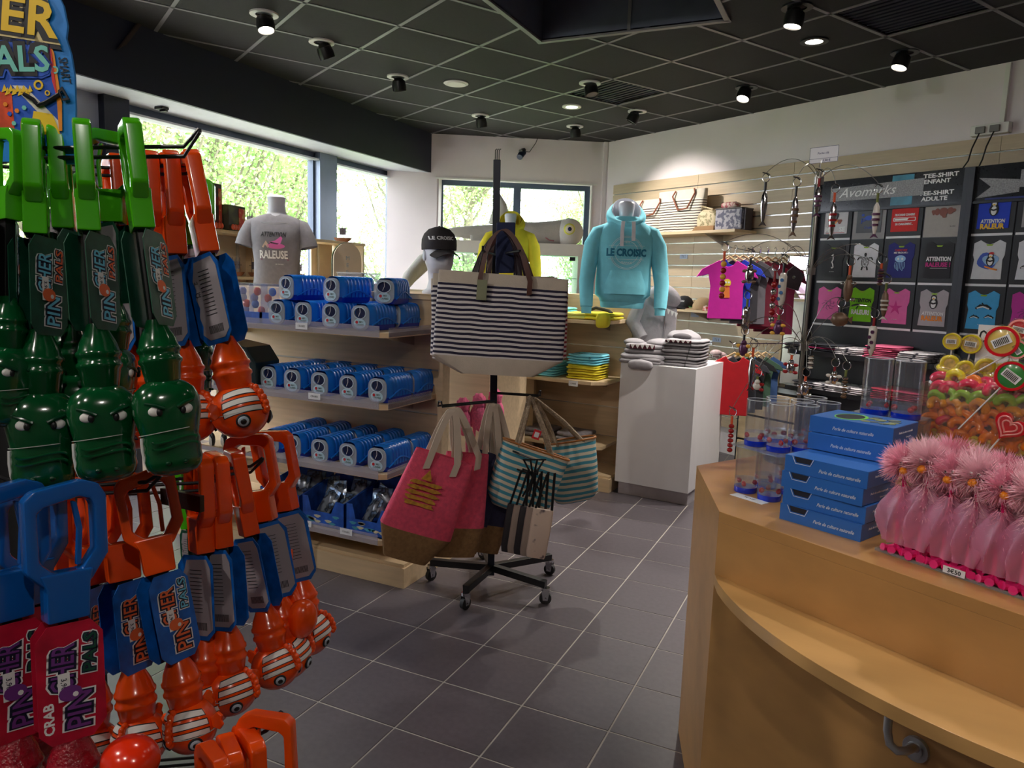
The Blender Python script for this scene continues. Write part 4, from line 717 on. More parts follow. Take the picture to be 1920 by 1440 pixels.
# folded garments on the shelves of the second unit
def folded(label, p, rz, m, w=.30, d=.26, h=.035, group=None, deco=None, name='folded_hoodie', cat='folded garment', seed=1):
    g = thing(name, label, cat, p, rz, group); mb = MB(); sbox(mb, (0, 0, h*.27), (w/2, d/2, h*.29), .3, wob=.0014, seed=seed); sbox(mb, (.004, .003, h*.73), (w/2*.97, d/2*.97, h*.29), .32, wob=.0022, seed=seed+1); mb.build('folded_cloth', m, g, smooth=70)
    if deco == 'text': mb = MB(); mb.M = Matrix.Translation((0, -.02, h*1.04+.0015)) @ Matrix.Rotation(-pi/2, 4, 'X'); mb.text('CROISIC', .05, 0, 0, bold=.03, wid=.22, th=.001); mb.build('print', INK if m != AQUA else TEALP, g); mb = MB(); mb.text('D', .022, w*.28, h*.5, -d/2*.99); mb.build('side_mark', INK, g)
    if deco == 'shark':
        b = MB(); b.box(-.12, -d/2-.006, h*.55, .06, -d/2+.01, h*.95); b.build('mouth_band', mat('maroon_lining', (82, 26, 40), .8), g); 
        for k in range(5): MB().prism([(-.115+k*.035, h*.95), (-.083+k*.035, h*.95), (-.099+k*.035, h*.55)], -d/2-.011, -d/2-.006, ax='y').build('felt_tooth', WHITE, g)
    return g
def G2l(x, y, z): a = R(-4); return (-1.59+x*cos(a)-y*sin(a), 5.19+x*sin(a)+y*cos(a), z)
rzg = R(-4); FG = 'folded hoodies on the shelf unit'
for i, m in enumerate((YEL, YEL, YEL, AQUA, AQUA)): folded(['yellow folded hoodie at the bottom of the right stack', 'yellow folded hoodie second from the bottom, right stack', 'yellow folded hoodie just under the aqua ones', 'aqua folded hoodie lying on the yellow ones', 'topmost aqua folded hoodie lettered CROISIC'][i], G2l(-.28, .14, .837+i*.037), rzg+random.uniform(-.06, .06), m, .27, .28, .036, FG, 'text' if i == 4 else None, seed=i)
for i in range(3): folded(['lowest', 'middle', 'topmost'][i]+' aqua folded hoodie of the left stack, lower shelf', G2l(-.62, .12, .837+i*.037), rzg+random.uniform(-.05, .05), AQUA, .28, .28, .036, FG, 'text' if i == 2 else None, seed=i+9)
folded('yellow folded hoodie left of the aqua stack', G2l(-.95, .12, .837), rzg, YEL, .28, .28, .036, FG)
for i in range(2): folded(['lower', 'upper'][i]+' aqua folded hoodie on the top shelf', G2l(-.56, .10, 1.29+i*.04), rzg+.1, AQUA, .30, .28, .04, FG, seed=i+14)
g = folded('bright yellow folded hoodie with black cords hanging over the top shelf edge', G2l(-.22, .11, 1.29), rzg-.08, YEL, .36, .30, .055, FG, seed=20); mb = MB(); sbox(mb, (.13, -.14, .0), (.055, .03, .055), .5, wob=.002); mb.build('drooping_hood', YEL, g, smooth=70); sb = MB(); sb.tube([(-.1, .06, .06), (-.02, .03, .085), (.10, .01, .068), (.14, -.02, .05)], .012, 8); sb.build('hood_opening', mat('black_lining', (34, 30, 24), .9), g); MB().tube([(-.08, -.06, .062), (-.07, -.1, .064), (-.03, -.08, .062)], .005, 6).build('black_cord', BLACK, g); folded('pale yellow folded hoodie under the bright one, top shelf', G2l(-.34, .07, 1.29), rzg, mat('pale_yellow_fleece', (220, 214, 110), .9), .20, .24, .05, FG, seed=23)
for i in range(4): folded('grey folded jumper on the low shelf, '+['first', 'second', 'third', 'fourth'][i]+' from the left', G2l(-1.25+i*.3, .13, .347), rzg, mat('mixed_grey_knit', (128, 122, 126), .9, var=.25, scale=30), .26, .28, .07, 'grey folded jumpers low on the shelf unit', seed=i)
for i in range(3): folded('grey folded jumper seen through the bags, '+['lowest', 'middle', 'topmost'][i], G2l(-1.05, .12, .60+i*.05) if 0 else G2l(-1.0+.02*i, .1, .42+i*.055), rzg, GREY, .28, .28, .05, 'grey jumpers behind the bag stand', seed=i+3)
# pedestal with shark hoodies
a = Vector((-1.56, 5.215)); g = thing('white_pedestal', 'white box pedestal carrying folded grey shark hoodies', 'pedestal', (a.x, a.y, 0), R(-6)); PW = mat('white_laminate', (222, 220, 222), .45, var=.015)
q = onz(1370, 678, .99); fr_ = onz(1299, 692, .99); dep = (Vector((q.x, q.y))-Vector((fr_.x, fr_.y))).length; PD = max(.5, min(.75, dep))
MB().box(0, 0, .095, .565, PD, .99).build('body', PW, g, bevel=.002); MB().box(.02, .03, 0, .555, PD-.01, .095).build('plinth', mat('grey_plinth', (170, 164, 168), .5), g); MB().box(0, 0, .972, .565, PD, .975).build('top_joint', mat('joint_grey', (150, 150, 150), .5), g) if 0 else None
def ped(x, y, z): c, s_ = cos(R(-6)), sin(R(-6)); return (a.x+x*c-y*s_, a.y+x*s_+y*c, z)
GS = 'grey shark hoodies on the pedestal'
for i in range(4): g = folded(['lowest', 'second', 'third', 'top'][i]+' grey shark hoodie in the neat right stack on the pedestal', ped(.40+.005*i, .22, .99+i*.048), R(-6+2*i), GREY, .30, .30, .047, GS, 'shark' if i == 3 else None, seed=i); mb = MB(); mb.tube([(.06, -.152, .002), (.062, -.156, .022), (.06, -.15, .042)], .0022, 5); mb.build('black_tie', BLACK, g)
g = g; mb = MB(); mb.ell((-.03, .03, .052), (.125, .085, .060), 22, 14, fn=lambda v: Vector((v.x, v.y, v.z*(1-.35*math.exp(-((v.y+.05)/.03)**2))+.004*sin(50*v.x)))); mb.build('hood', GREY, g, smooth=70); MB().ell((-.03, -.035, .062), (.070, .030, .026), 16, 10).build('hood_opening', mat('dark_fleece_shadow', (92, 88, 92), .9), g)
g = folded('rumpled grey shark hoodie draped over the pedestal corner, underneath', ped(.12, .14, .99), R(8), GREY, .34, .30, .07, GS, seed=31); mb = MB(); sbox(mb, (.0, -.17, -.0), (.09, .03, .035), .6, wob=.003, seed=2); mb.build('drooping_sleeve', GREY, g, smooth=70)
g = folded('rumpled grey shark hoodie with teeth on top of the left pile', ped(.13, .18, 1.058), R(12), GREY, .33, .28, .075, GS, 'shark', seed=37); mb = MB(); mb.ell((.10, -.02, .075), (.11, .10, .040), 18, 10); mb.ell((-.10, .02, .075), (.08, .10, .03), 18, 10); mb.build('bunched_hood', GREY, g, smooth=70)
folded('small folded grey shark hoodie with black tie, front of the left pile', ped(.20, .06, .992), R(-2), GREY, .18, .12, .045, GS, seed=40)
# hanging grey shark hoodie at the end of the second unit
p = at(1228, 600, 5.75); g = thing('hanging_hoodie', 'grey zipped shark hoodie hanging at the end of the shelf unit', 'hoodie', p, R(30)); HH = [(-.30, .17, .05), (-.1, .17, .06), (.08, .17, .06), (.16, .15, .05), (.20, .08, .04)]
MB().loft(HH, 30, 2.4).build('body', GREY, g, smooth=70); MB().ell((.06, -.02, .20), (.13, .08, .085), 20, 14, fn=lambda v: Vector((v.x, v.y, v.z-.35*max(0, v.x)))).build('hood', GREY, g, smooth=70)
for k in range(5): MB().prism([(.0+k*.03, .12-k*.012), (.028+k*.03, .11-k*.012), (.012+k*.03, .075-k*.012)], -.105, -.098, ax='y').build('felt_tooth', WHITE, g)
MB().tube([(.06, -.062, .10), (.06, -.065, -.1), (.06, -.055, -.29)], .003, 5).build('zip', STEEL, g); mb = MB(); mb.tube([(-.12, 0, .12), (-.18, -.02, -.02), (-.12, -.09, -.14)], [.06, .055, .05], 14); mb.build('sleeve', GREY, g, smooth=70); MB().tube([(.06, 0, .27), (.06, 0, .33), (.06, .25, .33)], .004, 6).build('hanger_hook', STEEL, g)
# glass case with the plush hammerhead on top
c0 = (Vector((-4.01, 6.76, 0))+Vector((-2.72, 7.505, 0)))/2; g = thing('glass_display_case', 'white framed glass display case before the back window', 'display case', (c0.x, c0.y, 0), R(30)); WC = mat('warm_white_case', (222, 214, 204), .5, var=.03)
MB().box(-.75, 0, 0, .75, .36, 1.42).build('cabinet', WC, g, bevel=.003); MB().box(-.75, 0, 1.84, .75, .36, 1.965).build('top_fascia', WC, g, bevel=.003)
for x in (-.75, .69): MB().box(x, 0, 1.42, x+.06, .36, 1.84).build('corner_post', WC, g)
MB().box(-.69, .004, 1.42, .69, .01, 1.84).build('glass_front', clear('case_glass', (215, 240, 232), .08, .02), g); MB().box(-.69, .02, 1.60, .69, .34, 1.606).build('glass_shelf', clear('green_glass', (120, 200, 170), .35, .02), g); MB().box(.60, -.002, 1.79, .66, .004, 1.83).build('lock', BLACK, g)
for i in range(13):
    x = -.62+i*.10; w_ = c0+Vector((x*cos(R(30))-.15*sin(R(30)), x*sin(R(30))+.15*cos(R(30)), 0)); h_ = (.10, .08, .12)[i % 3]
    o = thing('sea_bird_figure', 'small white sea figure with red details, '+['first', 'second', 'third', 'fourth', 'fifth', 'sixth', 'seventh', 'eighth', 'ninth', 'tenth', 'eleventh', 'twelfth', 'last'][i]+' from the left in the glass case', 'figurine', (w_.x, w_.y, 1.42), R(30), 'white figures in the glass case')
    MB().loft([(0, .025, .02), (.03, .03, .025), (h_*.7, .022, .02), (h_, .01, .01)], 12, 2).build('body', WHITE, o); MB().ell((0, -.004, h_+.012), (.018, .018, .018), 12, 8).build('head', WHITE, o); MB().box(-.012, -.028, h_*.45, .012, -.02, h_*.6).build('red_detail', CRABR, o)
pp = onpl(960, 440, c0+Vector((0, 0, 0))-BN*.15, BN); g = thing('plush_hammerhead', 'big pale grey plush hammerhead shark lying on the glass case', 'plush toy', (c0.x-BN.x*.16, c0.y-BN.y*.16, 1.965), R(30)); PL = mat('pale_grey_plush', (176, 168, 160), .95, var=.08, scale=10, bump=.3, bscale=90, sheen=.3); PLW = mat('cream_plush', (208, 204, 198), .95, var=.05, bump=.3, bscale=90)
def hb(x): t = (x+.74)/1.48; return (.028+.085*min(1, t*1.9)**.7)+.040*max(0, (t-.62)/.38)**1.5
mb = MB(); mb.M = Matrix.Rotation(pi/2, 4, 'Y'); xs_ = [-.74+1.48*i/26 for i in range(27)]; mb.loft([(x, hb(x)*(.25 if i == 26 else .8 if i == 25 else .5 if i == 0 else 1), hb(x)*.9*(.25 if i == 26 else .8 if i == 25 else .5 if i == 0 else 1), -(hb(x)+.0+.05*(1-min(1, (x+.74)/.5))), 0) for i, x in enumerate(xs_)], 22, 2.2); mb.build('hammer_head', PL, g, smooth=70)
MB().ell((.60, -.03, .13), (.155, .13, .15), 24, 16).build('cheek', PLW, g, smooth=70); MB().lathe([(.0, 0), (.048, .0), (.05, .012), (0, .016)], 20).build('x', PL) if 0 else None
for nm, r_, y, m_ in (('eye_ring', .062, -.150, mat('eye_yellow', (206, 204, 80), .5)), ('eye_white', .048, -.157, mat('eye_pale', (222, 214, 190), .5)), ('pupil', .026, -.164, mat('eye_navy', (26, 30, 74), .25))): MB().ell((.585, y, .155), (r_, .02, r_), 20, 10).build(nm, m_, g)
MB().tube([(.34, -.105, .06), (.38, -.12, .035), (.43, -.12, .03)], .006, 6).build('mouth', mat('mouth_pink', (150, 90, 96), .8), g)
MB().loft([(.14, .13, .06), (.24, .10, .05, .0, 0), (.36, .06, .035, .0, 0), (.46, .02, .015, -.03, 0)], 20, 2, 0).build('dorsal_fin', PLW, g, smooth=70, loc=(-.14, .02, .05))
MB().loft([(-.12, .05, .03), (0, .09, .03), (.09, .10, .03)], 16, 3).build('side_fin', PL, g, smooth=70, loc=(-.36, -.06, -.03))
T_ = g.matrix_world.inverted(); bpy.context.view_layer.update(); T_ = g.matrix_world.inverted(); mb = MB(); mb.tube([T_ @ at(840, 470, 7.0), T_ @ at(795, 492, 6.6), T_ @ at(768, 520, 6.3), T_ @ at(752, 548, 6.2)], [.05, .075, .06, .03], 14); mb.build('tail', PLW, g, smooth=70)
# ================================================================== on the slatwall
def sz(px, py, d=0): p = onpl(px, py, CB-E1*d, E1); return (p-CB).dot(E2), p.z
RZ = R(-30)
def wthing(name, label, cat, s, z, d=0, group=None): return thing(name, label, cat, rw(s, z, d), RZ, group)
s0, zz = sz(1240, 437, .02); s1, _ = sz(1420, 437, .02); zs = 2.07
g = wthing('wall_shelf', 'upper oak wall shelf carrying the striped tote and floral bags', 'shelf', s0-.3, zs-.025, .03); MB().box(0, -.30, 0, s1-s0+.3, 0, .025).build('board', LAM, g, bevel=.002)
for x in (.1, 1.1): MB().prism([(-.26, 0), (0, 0), (0, -.10)], x, x+.004, ax='x').build('bracket', STEEL, g)
BWS = striped('black_white_print_stripes', (220, 212, 198), (74, 62, 58), .024, .38)
for px, lab, w_, hh in ((1276, 'natural tote with thin dark stripes and brown cord handles on the wall shelf', .58, .40), (1215, 'striped tote half hidden behind the aqua hoodie', .42, .34)):
    s, z = sz(px, 432, .17); g = wthing('striped_tote', lab, 'bag', s, zs, .17, 'striped totes on the wall shelf'); MB().loft([(0, w_*.42, .06), (.05, w_*.45, .07), (hh*.78, w_*.5, .05)], 32, 4).build('body', BWS, g, smooth=60); MB().loft([(hh*.78, w_*.5, .05), (hh, w_*.51, .04)], 32, 4, caps=False).build('top_band', CAN, g, smooth=60)
    for y in (-.055, .05): mb = MB(); mb.tube([(-.04, y, hh*.98), (-.06, y-.02*(y < 0), hh*.85), (.02, y-.02*(y < 0), hh*.52), (.14, y-.03*(y < 0), hh*.55), (.20, y, hh*.9), (.19, y, hh)], .008, 7); mb.build('cord_handle', mat('brown_cord', (128, 66, 40), .6), g, smooth=60)
FL = patterned('cream_floral', (206, 190, 156), (126, 122, 84), 30, .56, .7, (170, 150, 120)); FB = patterned('blue_floral', (160, 156, 166), (84, 84, 104), 26, .5, .6)
s, z = sz(1322, 430, .14); g = wthing('floral_bag', 'cream floral cloth bag on the wall shelf', 'bag', s, zs, .14); mb = MB(); sbox(mb, (0, 0, .10), (.18, .08, .10), .45, wob=.004); mb.build('body', FL, g, smooth=70); MB().box(-.17, -.085, 0, .17, .085, .05).build('card_tray', mat('card_brown', (150, 116, 80), .8), g, bevel=.004); MB().tube([(-.1, -.05, .18), (0, -.06, .23), (.12, -.05, .20)], .008, 6).build('handle', FL, g)
s, z = sz(1374, 430, .14); g = wthing('floral_box_bag', 'grey blue floral box bag with a dark strap, right end of the shelf', 'bag', s, zs, .14); MB().box(-.15, -.08, 0, .15, .08, .20).build('body', FB, g, bevel=.02); MB().box(.15, -.05, .0, .17, .05, .19).build('side_strap', LEA2, g, bevel=.006); MB().box(-.15, -.082, .185, .15, .082, .198).build('lid_band', LEA2, g, bevel=.004)
s, z = sz(1370, 395, .12); g = wthing('floral_purse', 'small red floral purse lying on the box bag', 'bag', s, zs+.2, .12); mb = MB(); sbox(mb, (0, 0, .03), (.09, .05, .03), .5); mb.build('body', patterned('red_floral', (170, 90, 96), (206, 180, 170), 40), g, smooth=70); MB().tube([(-.085, -.03, .055), (.085, -.03, .055)], .003, 5).build('zip', STEEL, g)
# cap shelf
sa, zc = sz(1262, 577, .1); sb_, _ = sz(1345, 583, .1); zc = 1.345; g = wthing('wall_shelf', 'lower pale wall shelf carrying caps, left of the pink T-shirt', 'shelf', sa-.5, zc-.022, .03); MB().box(0, -.28, 0, sb_-sa+.6, 0, .022).build('board', LAM, g, bevel=.002)
for x in (.2, .9): MB().prism([(-.24, 0), (0, 0), (0, -.08)], x, x+.004, ax='x').build('bracket', STEEL, g)
def cap(label, s, z, d, m, rz, tilt=0, extra=None, gr='caps on the wall shelf'):
    g = wthing('peaked_cap', label, 'cap', s, z, d, gr); g.rotation_euler = (tilt, 0, RZ+rz); MB().loft([(0, .085, .10), (.04, .085, .098), (.08, .065, .075), (.105, .03, .035), (.108, .002, .002)], 28, 2.1).build('crown', m, g, smooth=70)
    MB().surf(lambda u, v: ((u-.5)*.15*(1-.2*v*v), -.075-.09*v*sqrt(max(0, 1-(2*u-1)**2*.75)), .012-.015*v-.03*(2*u-1)**2), 12, 5, thick=-.004).build('visor', m, g, smooth=70); return g
s, _ = sz(1285, 560, .15); g = cap('black cap lettered Croisic on the lower wall shelf', s, zc+.02, .16, mat('black_cap_cloth', (34, 34, 40), .8), .3); mb = MB(); mb.text('Croisic', .03, 0, .06, -.094, .001, shear=.2, wid=.09); mb.build('lettering', PWHITE, g)
cap('red cap under the black one on the lower wall shelf', s-.05, zc, .17, mat('red_cap_cloth', (150, 30, 44), .8), .1)
s, _ = sz(1320, 570, .15); g = cap('beige cap with a green crab badge on its visor', s, zc+.01, .16, mat('beige_cap_cloth', (176, 150, 116), .85), -.75); MB().cyl((0.01, -.12, .012), (0.01, -.12, .018), .014, n=12).build('green_badge', mat('badge_green', (40, 170, 70), .5), g)
for i in range(3): s, _ = sz(1325+i*9, 577, .25); g = wthing('checked_pouch', 'tiny red checked pouch under the beige cap, '+['left', 'centre', 'right'][i], 'pouch', s, zc, .26, 'red checked pouches'); MB().box(-.022, -.02, 0, .022, .02, .04).build('pouch_body', patterned('red_check', (190, 60, 60), (220, 200, 196), 60), g, bevel=.005); MB().tube([(-.015, 0, .04), (0, 0, .05), (.015, 0, .04)], .002, 5).build('loop', WHITE, g)
# slatwall hooks and little price tags
for i, (px, py) in enumerate(((1243, 470), (1278, 625), (1330, 642))):
    s, z = sz(px, py, .05); g = wthing('slatwall_hook', ['empty chrome hook beside the aqua hoodie', 'empty chrome hook below the caps', 'empty chrome hook above the pedestal stack'][i], 'hook', s, z, .026); MB().box(-.02, -.006, -.02, .02, 0, .02).build('plate', STEEL, g); MB().tube([(-.012, 0, 0), (-.012, -.12, 0), (-.012, -.14, .02)], .003, 6).build('prong', STEEL, g); MB().tube([(.012, 0, 0), (.012, -.12, 0), (.012, -.14, .02)], .003, 6).build('prong', STEEL, g)
for i, (px, py, t) in enumerate(((1282, 481, 'TS 2'), (1344, 637, 'TS 3'), (1303, 590, ''))):
    s, z = sz(px, py, .03); g = MB(); g.box(-.05, -.002, -.022, .05, 0, .022, 0); g.text(t, .03, 0, 0, -.0022, .0005, mi=1) if t else None; o = g.build('wall_price_tag', [mat('pale_blue_tag', (176, 190, 216), .6), INK]); o.location = rw(s, z, .03); o.rotation_euler = (0, 0, RZ); tag(o, ['small blue-white tag on the slatwall above the caps', 'small blue-white tag on the slatwall above the pedestal', 'tiny white tag under the cap shelf'][i], 'label')
# hangers with children's T-shirts
def tshirt(mb, w, h, th=.02, y=0, mi=0, slope=.03, sl=.09):              # flat-hung T-shirt outline with depth
    po = [(-w/2*.92, -h), (w/2*.92, -h), (w/2*.86, -h*.45), (w/2, -h*.24), (w/2+sl, -h*.30), (w/2+sl*.55, -.04-slope), (w*.22, 0), (w*.14, -.035), (0, -.05), (-w*.14, -.035), (-w*.22, 0), (-w/2-sl*.55, -.04-slope), (-w/2-sl, -h*.30), (-w/2, -h*.24), (-w/2*.86, -h*.45)]
    mb.prism(po, y-th/2, y+th/2, mi, ax='y')
HANG = mat('pale_wood_hanger', (196, 164, 120), .5)
def hung(label, p, rz, m, w=.30, h=.42, group=None, deco=None):
    g = thing('hanging_tshirt', label, 'T-shirt', p, rz, group); mb = MB(); tshirt(mb, w, h); mb.build('cloth', m, g, bevel=.006); mb = MB(); mb.tube([(-w*.42, 0, -.045), (0, 0, .03), (w*.42, 0, -.045)], .008, 7); mb.build('hanger', HANG, g); MB().tube([(0, 0, .03), (0, 0, .07), (.012, 0, .09), (0, 0, .105), (-.012, 0, .095)], .0025, 6).build('hanger_hook', STEEL, g)
    if deco: deco(g)
    return g
def chick(g):
    mb = MB(); mb.prism(circ(0, -.17, .028, 16, .032), -.014, -.0125, 0, ax='y'); mb.prism([(-.02, -.20), (.02, -.20), (.026, -.28), (-.024, -.28)], -.014, -.0125, 1, ax='y'); mb.prism(circ(-.01, -.165, .008, 10), -.0155, -.014, 2, ax='y'); mb.prism(circ(.012, -.165, .008, 10), -.0155, -.014, 2, ax='y'); mb.prism([(-.02, -.19), (.022, -.19), (0, -.20)], -.0155, -.014, 3, ax='y'); mb.build('bird_print', [mat('print_yellow', (226, 200, 60), .6), mat('print_orange', (226, 120, 50), .6), PWHITE, CRABR], g)
q = at(1366, 488, 5.55); MAG = mat('magenta_jersey', (196, 22, 150), .85, var=.06, bump=.15, bscale=20)
hung('magenta child T-shirt with a yellow cartoon bird print, frontmost on its rail', q, R(18), MAG, .28, .44, 'T-shirts on the upper rail', chick)
cols = [('bright blue', (30, 60, 190)), ('charcoal', (52, 50, 56)), ('grey', (104, 100, 108)), ('dark wine', (106, 20, 44)), ('crimson', (132, 18, 52)), ('burgundy', (92, 16, 42)), ('deep wine', (118, 20, 60))]
for i, (nm, c) in enumerate(cols): hung(nm+' T-shirt hanging '+['just behind the magenta one', 'second behind the magenta one', 'third behind the magenta one', 'fourth behind the magenta one', 'fifth behind the magenta one', 'sixth behind the magenta one', 'last on the upper rail'][i], q+Vector((.035+.052*i, .07+.055*i, .012)), R(18+4*i), mat('jersey_'+nm.replace(' ', '_'), c, .85, bump=.15, bscale=20), .30, .45+.02*i, 'T-shirts on the upper rail')
g = thing('garment_rail', 'chrome arm carrying the magenta and wine T-shirts, upper', 'rail', q+Vector((0, 0, .098)), 0); e = Vector(rw(*sz(1440, 470, .02), .02))-q-Vector((0, 0, .098)); MB().tube([(-.02, -.03, .02), (0, 0, 0), (e.x, e.y, 0)], .005, 8).build('arm', STEEL, g)
mb = MB(); [mb.tube([(t*.05, t*.055, .0), (t*.05, t*.055+.01, -.03)], .002, 5) for t in range(6)]; mb.build('hook_row', STEEL, g)
q2 = at(1372, 668, 5.7)
for i, (nm, c) in enumerate((('scarlet', (186, 16, 30)), ('dark grey', (60, 62, 70)), ('black', (30, 30, 34)), ('green trimmed', (70, 100, 80)), ('denim blue', (60, 90, 140)))): hung(nm+' child T-shirt on the lower rail, '+['frontmost', 'second', 'third', 'fourth', 'last'][i], q2+Vector((.05*i+.02, .06*i, .0)), R(14+5*i), mat('jersey_'+nm.replace(' ', '_'), c, .85, bump=.15, bscale=20), .28, .46-.02*i, 'T-shirts on the lower rail')
g = thing('garment_rail', 'chrome arm carrying the scarlet T-shirt, lower', 'rail', q2+Vector((0, 0, .098)), 0); MB().tube([(-.02, -.03, .02), (0, 0, 0), (.35, .42, 0)], .005, 8).build('arm', STEEL, g); mb = MB(); [mb.tube([(t*.05, t*.06, .0), (t*.05, t*.06+.01, -.03)], .002, 5) for t in range(6)]; mb.build('hook_row', STEEL, g)
g = thing('wire_basket', 'small wire basket with pale pink socks behind the pedestal stack', 'basket', at(1352, 672, 5.9)); mb = MB()
for z in (-.05, 0, .03): mb.tube([(.11*cos(t), .09*sin(t), z) for t in [2*pi*k/16 for k in range(16)]], .0025, 5, closed=True)
for k in range(12): t = 2*pi*k/12; mb.tube([(.09*cos(t), .07*sin(t), -.05), (.11*cos(t), .09*sin(t), .03)], .002, 5)
mb.build('wire_frame', STEEL, g); mb = MB(); [mb.ell((.05*cos(k*2), .04*sin(k*2), .02*(k % 3)), (.045, .04, .03), 10, 7) for k in range(6)]; mb.build('rolled_socks', mat('pale_pink_socks', (206, 180, 180), .9, var=.2, scale=50), g)
# tall mirror between slatwall and posters, dark lower fittings beside it
sa, _ = sz(1474, 560, .04); sb_, _ = sz(1524, 560, .04); g = wthing('wall_mirror', 'tall narrow mirror between the slatwall and the T-shirt posters', 'mirror', sa, .75, .03); MB().box(0, -.012, 0, sb_-sa, 0, 1.10).build('glass', mat('mirror_silver', (225, 225, 225), .02, 1, var=0), g); MB().box(-.02, -.02, -.02, 0, 0, 1.12).box(0, -.02, 1.10, sb_-sa, 0, 1.12).build('wood_frame', LAM, g)
g = wthing('side_cabinet', 'dark low cabinet with pale wooden drawers below the mirror', 'cabinet', sa-.15, 0, .03); MB().box(0, -.35, 0, .62, 0, .72).build('carcass', DARKM, g, bevel=.003)
for k in range(3): d_ = MB().box(.03, -.37, .06+k*.22, .59, -.35, .26+k*.22).build('drawer', LAM, g, bevel=.002); MB().cyl((.31, -.37, .16+k*.22), (.31, -.39, .16+k*.22), .012, n=10).build('knob', STEEL, d_)
# ================================================================== T-shirt poster units
UN = mat('charcoal_display_metal', (50, 52, 60), .45, .2, var=.04); PBK = mat('poster_black', (30, 31, 38), .55, var=.04); D0 = .16
def uc(name, rgb): return mat('shirt_'+name, rgb, .7, var=.04, scale=30)
A_ = [sz(x, 531, D0)[0] for x in (1527, 1590.5, 1651, 1718, 1791)]; Bx = sz(1806, 531, D0)[0]; cw = (A_[4]-A_[0])/4
zr = [sz(1690, y, D0)[1] for y in (388, 443, 530, 617)]; hz0 = zr[0]
def unit(label, s0, ncol, head):
    W_ = cw*ncol+.05; g = wthing('poster_display_unit', label, 'display unit', s0-.03, 0, .03); 
    MB().box(0, -.10, .25, W_, 0, hz0+.02).build('back_board', UN, g, bevel=.002)
    for x in (-.035, W_): MB().box(x, -.15, 0, x+.035, 0, hz0+.235).build('side_upright', UN, g, bevel=.003)
    for z in (1.088, .795): s_ = MB().box(0, -.36, z-.03, W_, 0, z).build('shelf_board', UN, g, bevel=.003); MB().box(0, -.365, z-.035, W_, -.36, z+.002).build('front_edge', DARKM, s_)
    MB().box(0, -.36, 0, W_, 0, .2).build('plinth', UN, g); return g, W_
U1, W1 = unit('charcoal display unit with twelve T-shirt posters', A_[0], 4, None); U2, W2 = unit('charcoal display unit with the flag banner, right edge of the photo', Bx, 3, None)
def poster(col, row, s0, label, bgc, shirt, deco, full=False, lab=True):
    z1 = zr[row+1]; z0 = (zr[row]-.012 if row else hz0-.0); h = z0-z1; g = wthing('tshirt_poster', label, 'poster', s0+col*cw+.004, z1, .135, 'T-shirt posters on the right wall'); w = cw-.014
    MB().box(0, -.004, -.012, w, 0, h-.006).build('poster_board', bgc, g)
    if lab: MB().box(.002, -.007, -.013, w-.002, -.004, .003).build('white_strip', PAPER, g)
    cx = w/2; sw = w*.76; sh = h*.80; y = -.0055; z = .035
    if shirt:
        mb = MB(); top = z+sh; po = [(cx-sw/2, z), (cx+sw*.46, z), (cx+sw*.44, z+sh*.5), (cx+sw/2, z+sh*.62), (cx+sw/2, top-.02), (cx+sw*.30, top), (cx+sw*.12, top-.022), (cx, top-.028), (cx-sw*.12, top-.022), (cx-sw*.30, top), (cx-sw/2, top-.02), (cx-sw/2, z+sh*.62), (cx-sw*.45, z+sh*.5)]
        if full: po = [(cx-sw/2, z), (cx+sw/2, z), (cx+sw/2, h-.006), (cx-sw/2, h-.006)]; top = h
        mb.prism(po, y-.002, y+.002, ax='y'); mb.build('printed_shirt', shirt, g)
        if not full: MB().prism([(cx-.022, top-.028), (cx+.022, top-.028), (cx+.015, top-.038), (cx-.015, top-.038)], y-.003, y-.002, ax='y').build('neck_label', mat('neck_label_green', (150, 190, 40), .6), g)
    if deco: mb = MB(); deco(mb, cx, z+sh*.45, y-.0035, w, h); mb.build('print', PM, g)
    return g
PM = [INK, PWHITE, mat('p_red', (206, 40, 44), .6, var=0), mat('p_yellow', (240, 190, 40), .6, var=0), mat('p_magenta', (200, 30, 130), .6, var=0), mat('p_blue', (60, 90, 190), .6, var=0), mat('p_paleblue', (150, 190, 230), .6, var=0), mat('p_brown', (132, 76, 66), .6, var=0), mat('p_orange', (240, 140, 40), .6, var=0), mat('p_plum', (96, 60, 100), .6, var=0)]
def blob(mb, x, z, rx, rz, y, mi, n=14, wob=0, k=3): mb.prism([(x+rx*cos(t)*(1+wob*sin(k*t)), z+rz*sin(t)*(1+wob*sin(k*t))) for t in [2*pi*i/n for i in range(n)]], y-.0008, y, mi, ax='y')
def seg(mb, pts, r, y, mi): mb.tube([(a, y, b) for a, b in pts], r, 4, mi)
def penguin(mb, x, z, y, s=1):
    blob(mb, x, z, .032*s, .046*s, y, 0); blob(mb, x, z-.006*s, .02*s, .033*s, y-.001, 1); blob(mb, x, z+.045*s, .023*s, .022*s, y-.001, 0); blob(mb, x, z+.042*s, .015*s, .014*s, y-.002, 1); blob(mb, x, z+.036*s, .009*s, .005*s, y-.003, 3); seg(mb, [(x-.03*s, z+.006*s), (x, z-.004*s), (x+.03*s, z+.006*s)], .008*s, y-.003, 0)
def raleur(c2, c1=1, word='RALEUR'):
    def f(mb, x, z, y, w, h): penguin(mb, x, z+.045, y, .9); mb.text('ATTENTION', .034, x, z-.028, y, .001, bold=.03, shear=.1, mi=c1, wid=w*.58); mb.text(word, .046, x, z-.062, y, .001, bold=.05, mi=c2, wid=w*.58)
    return f
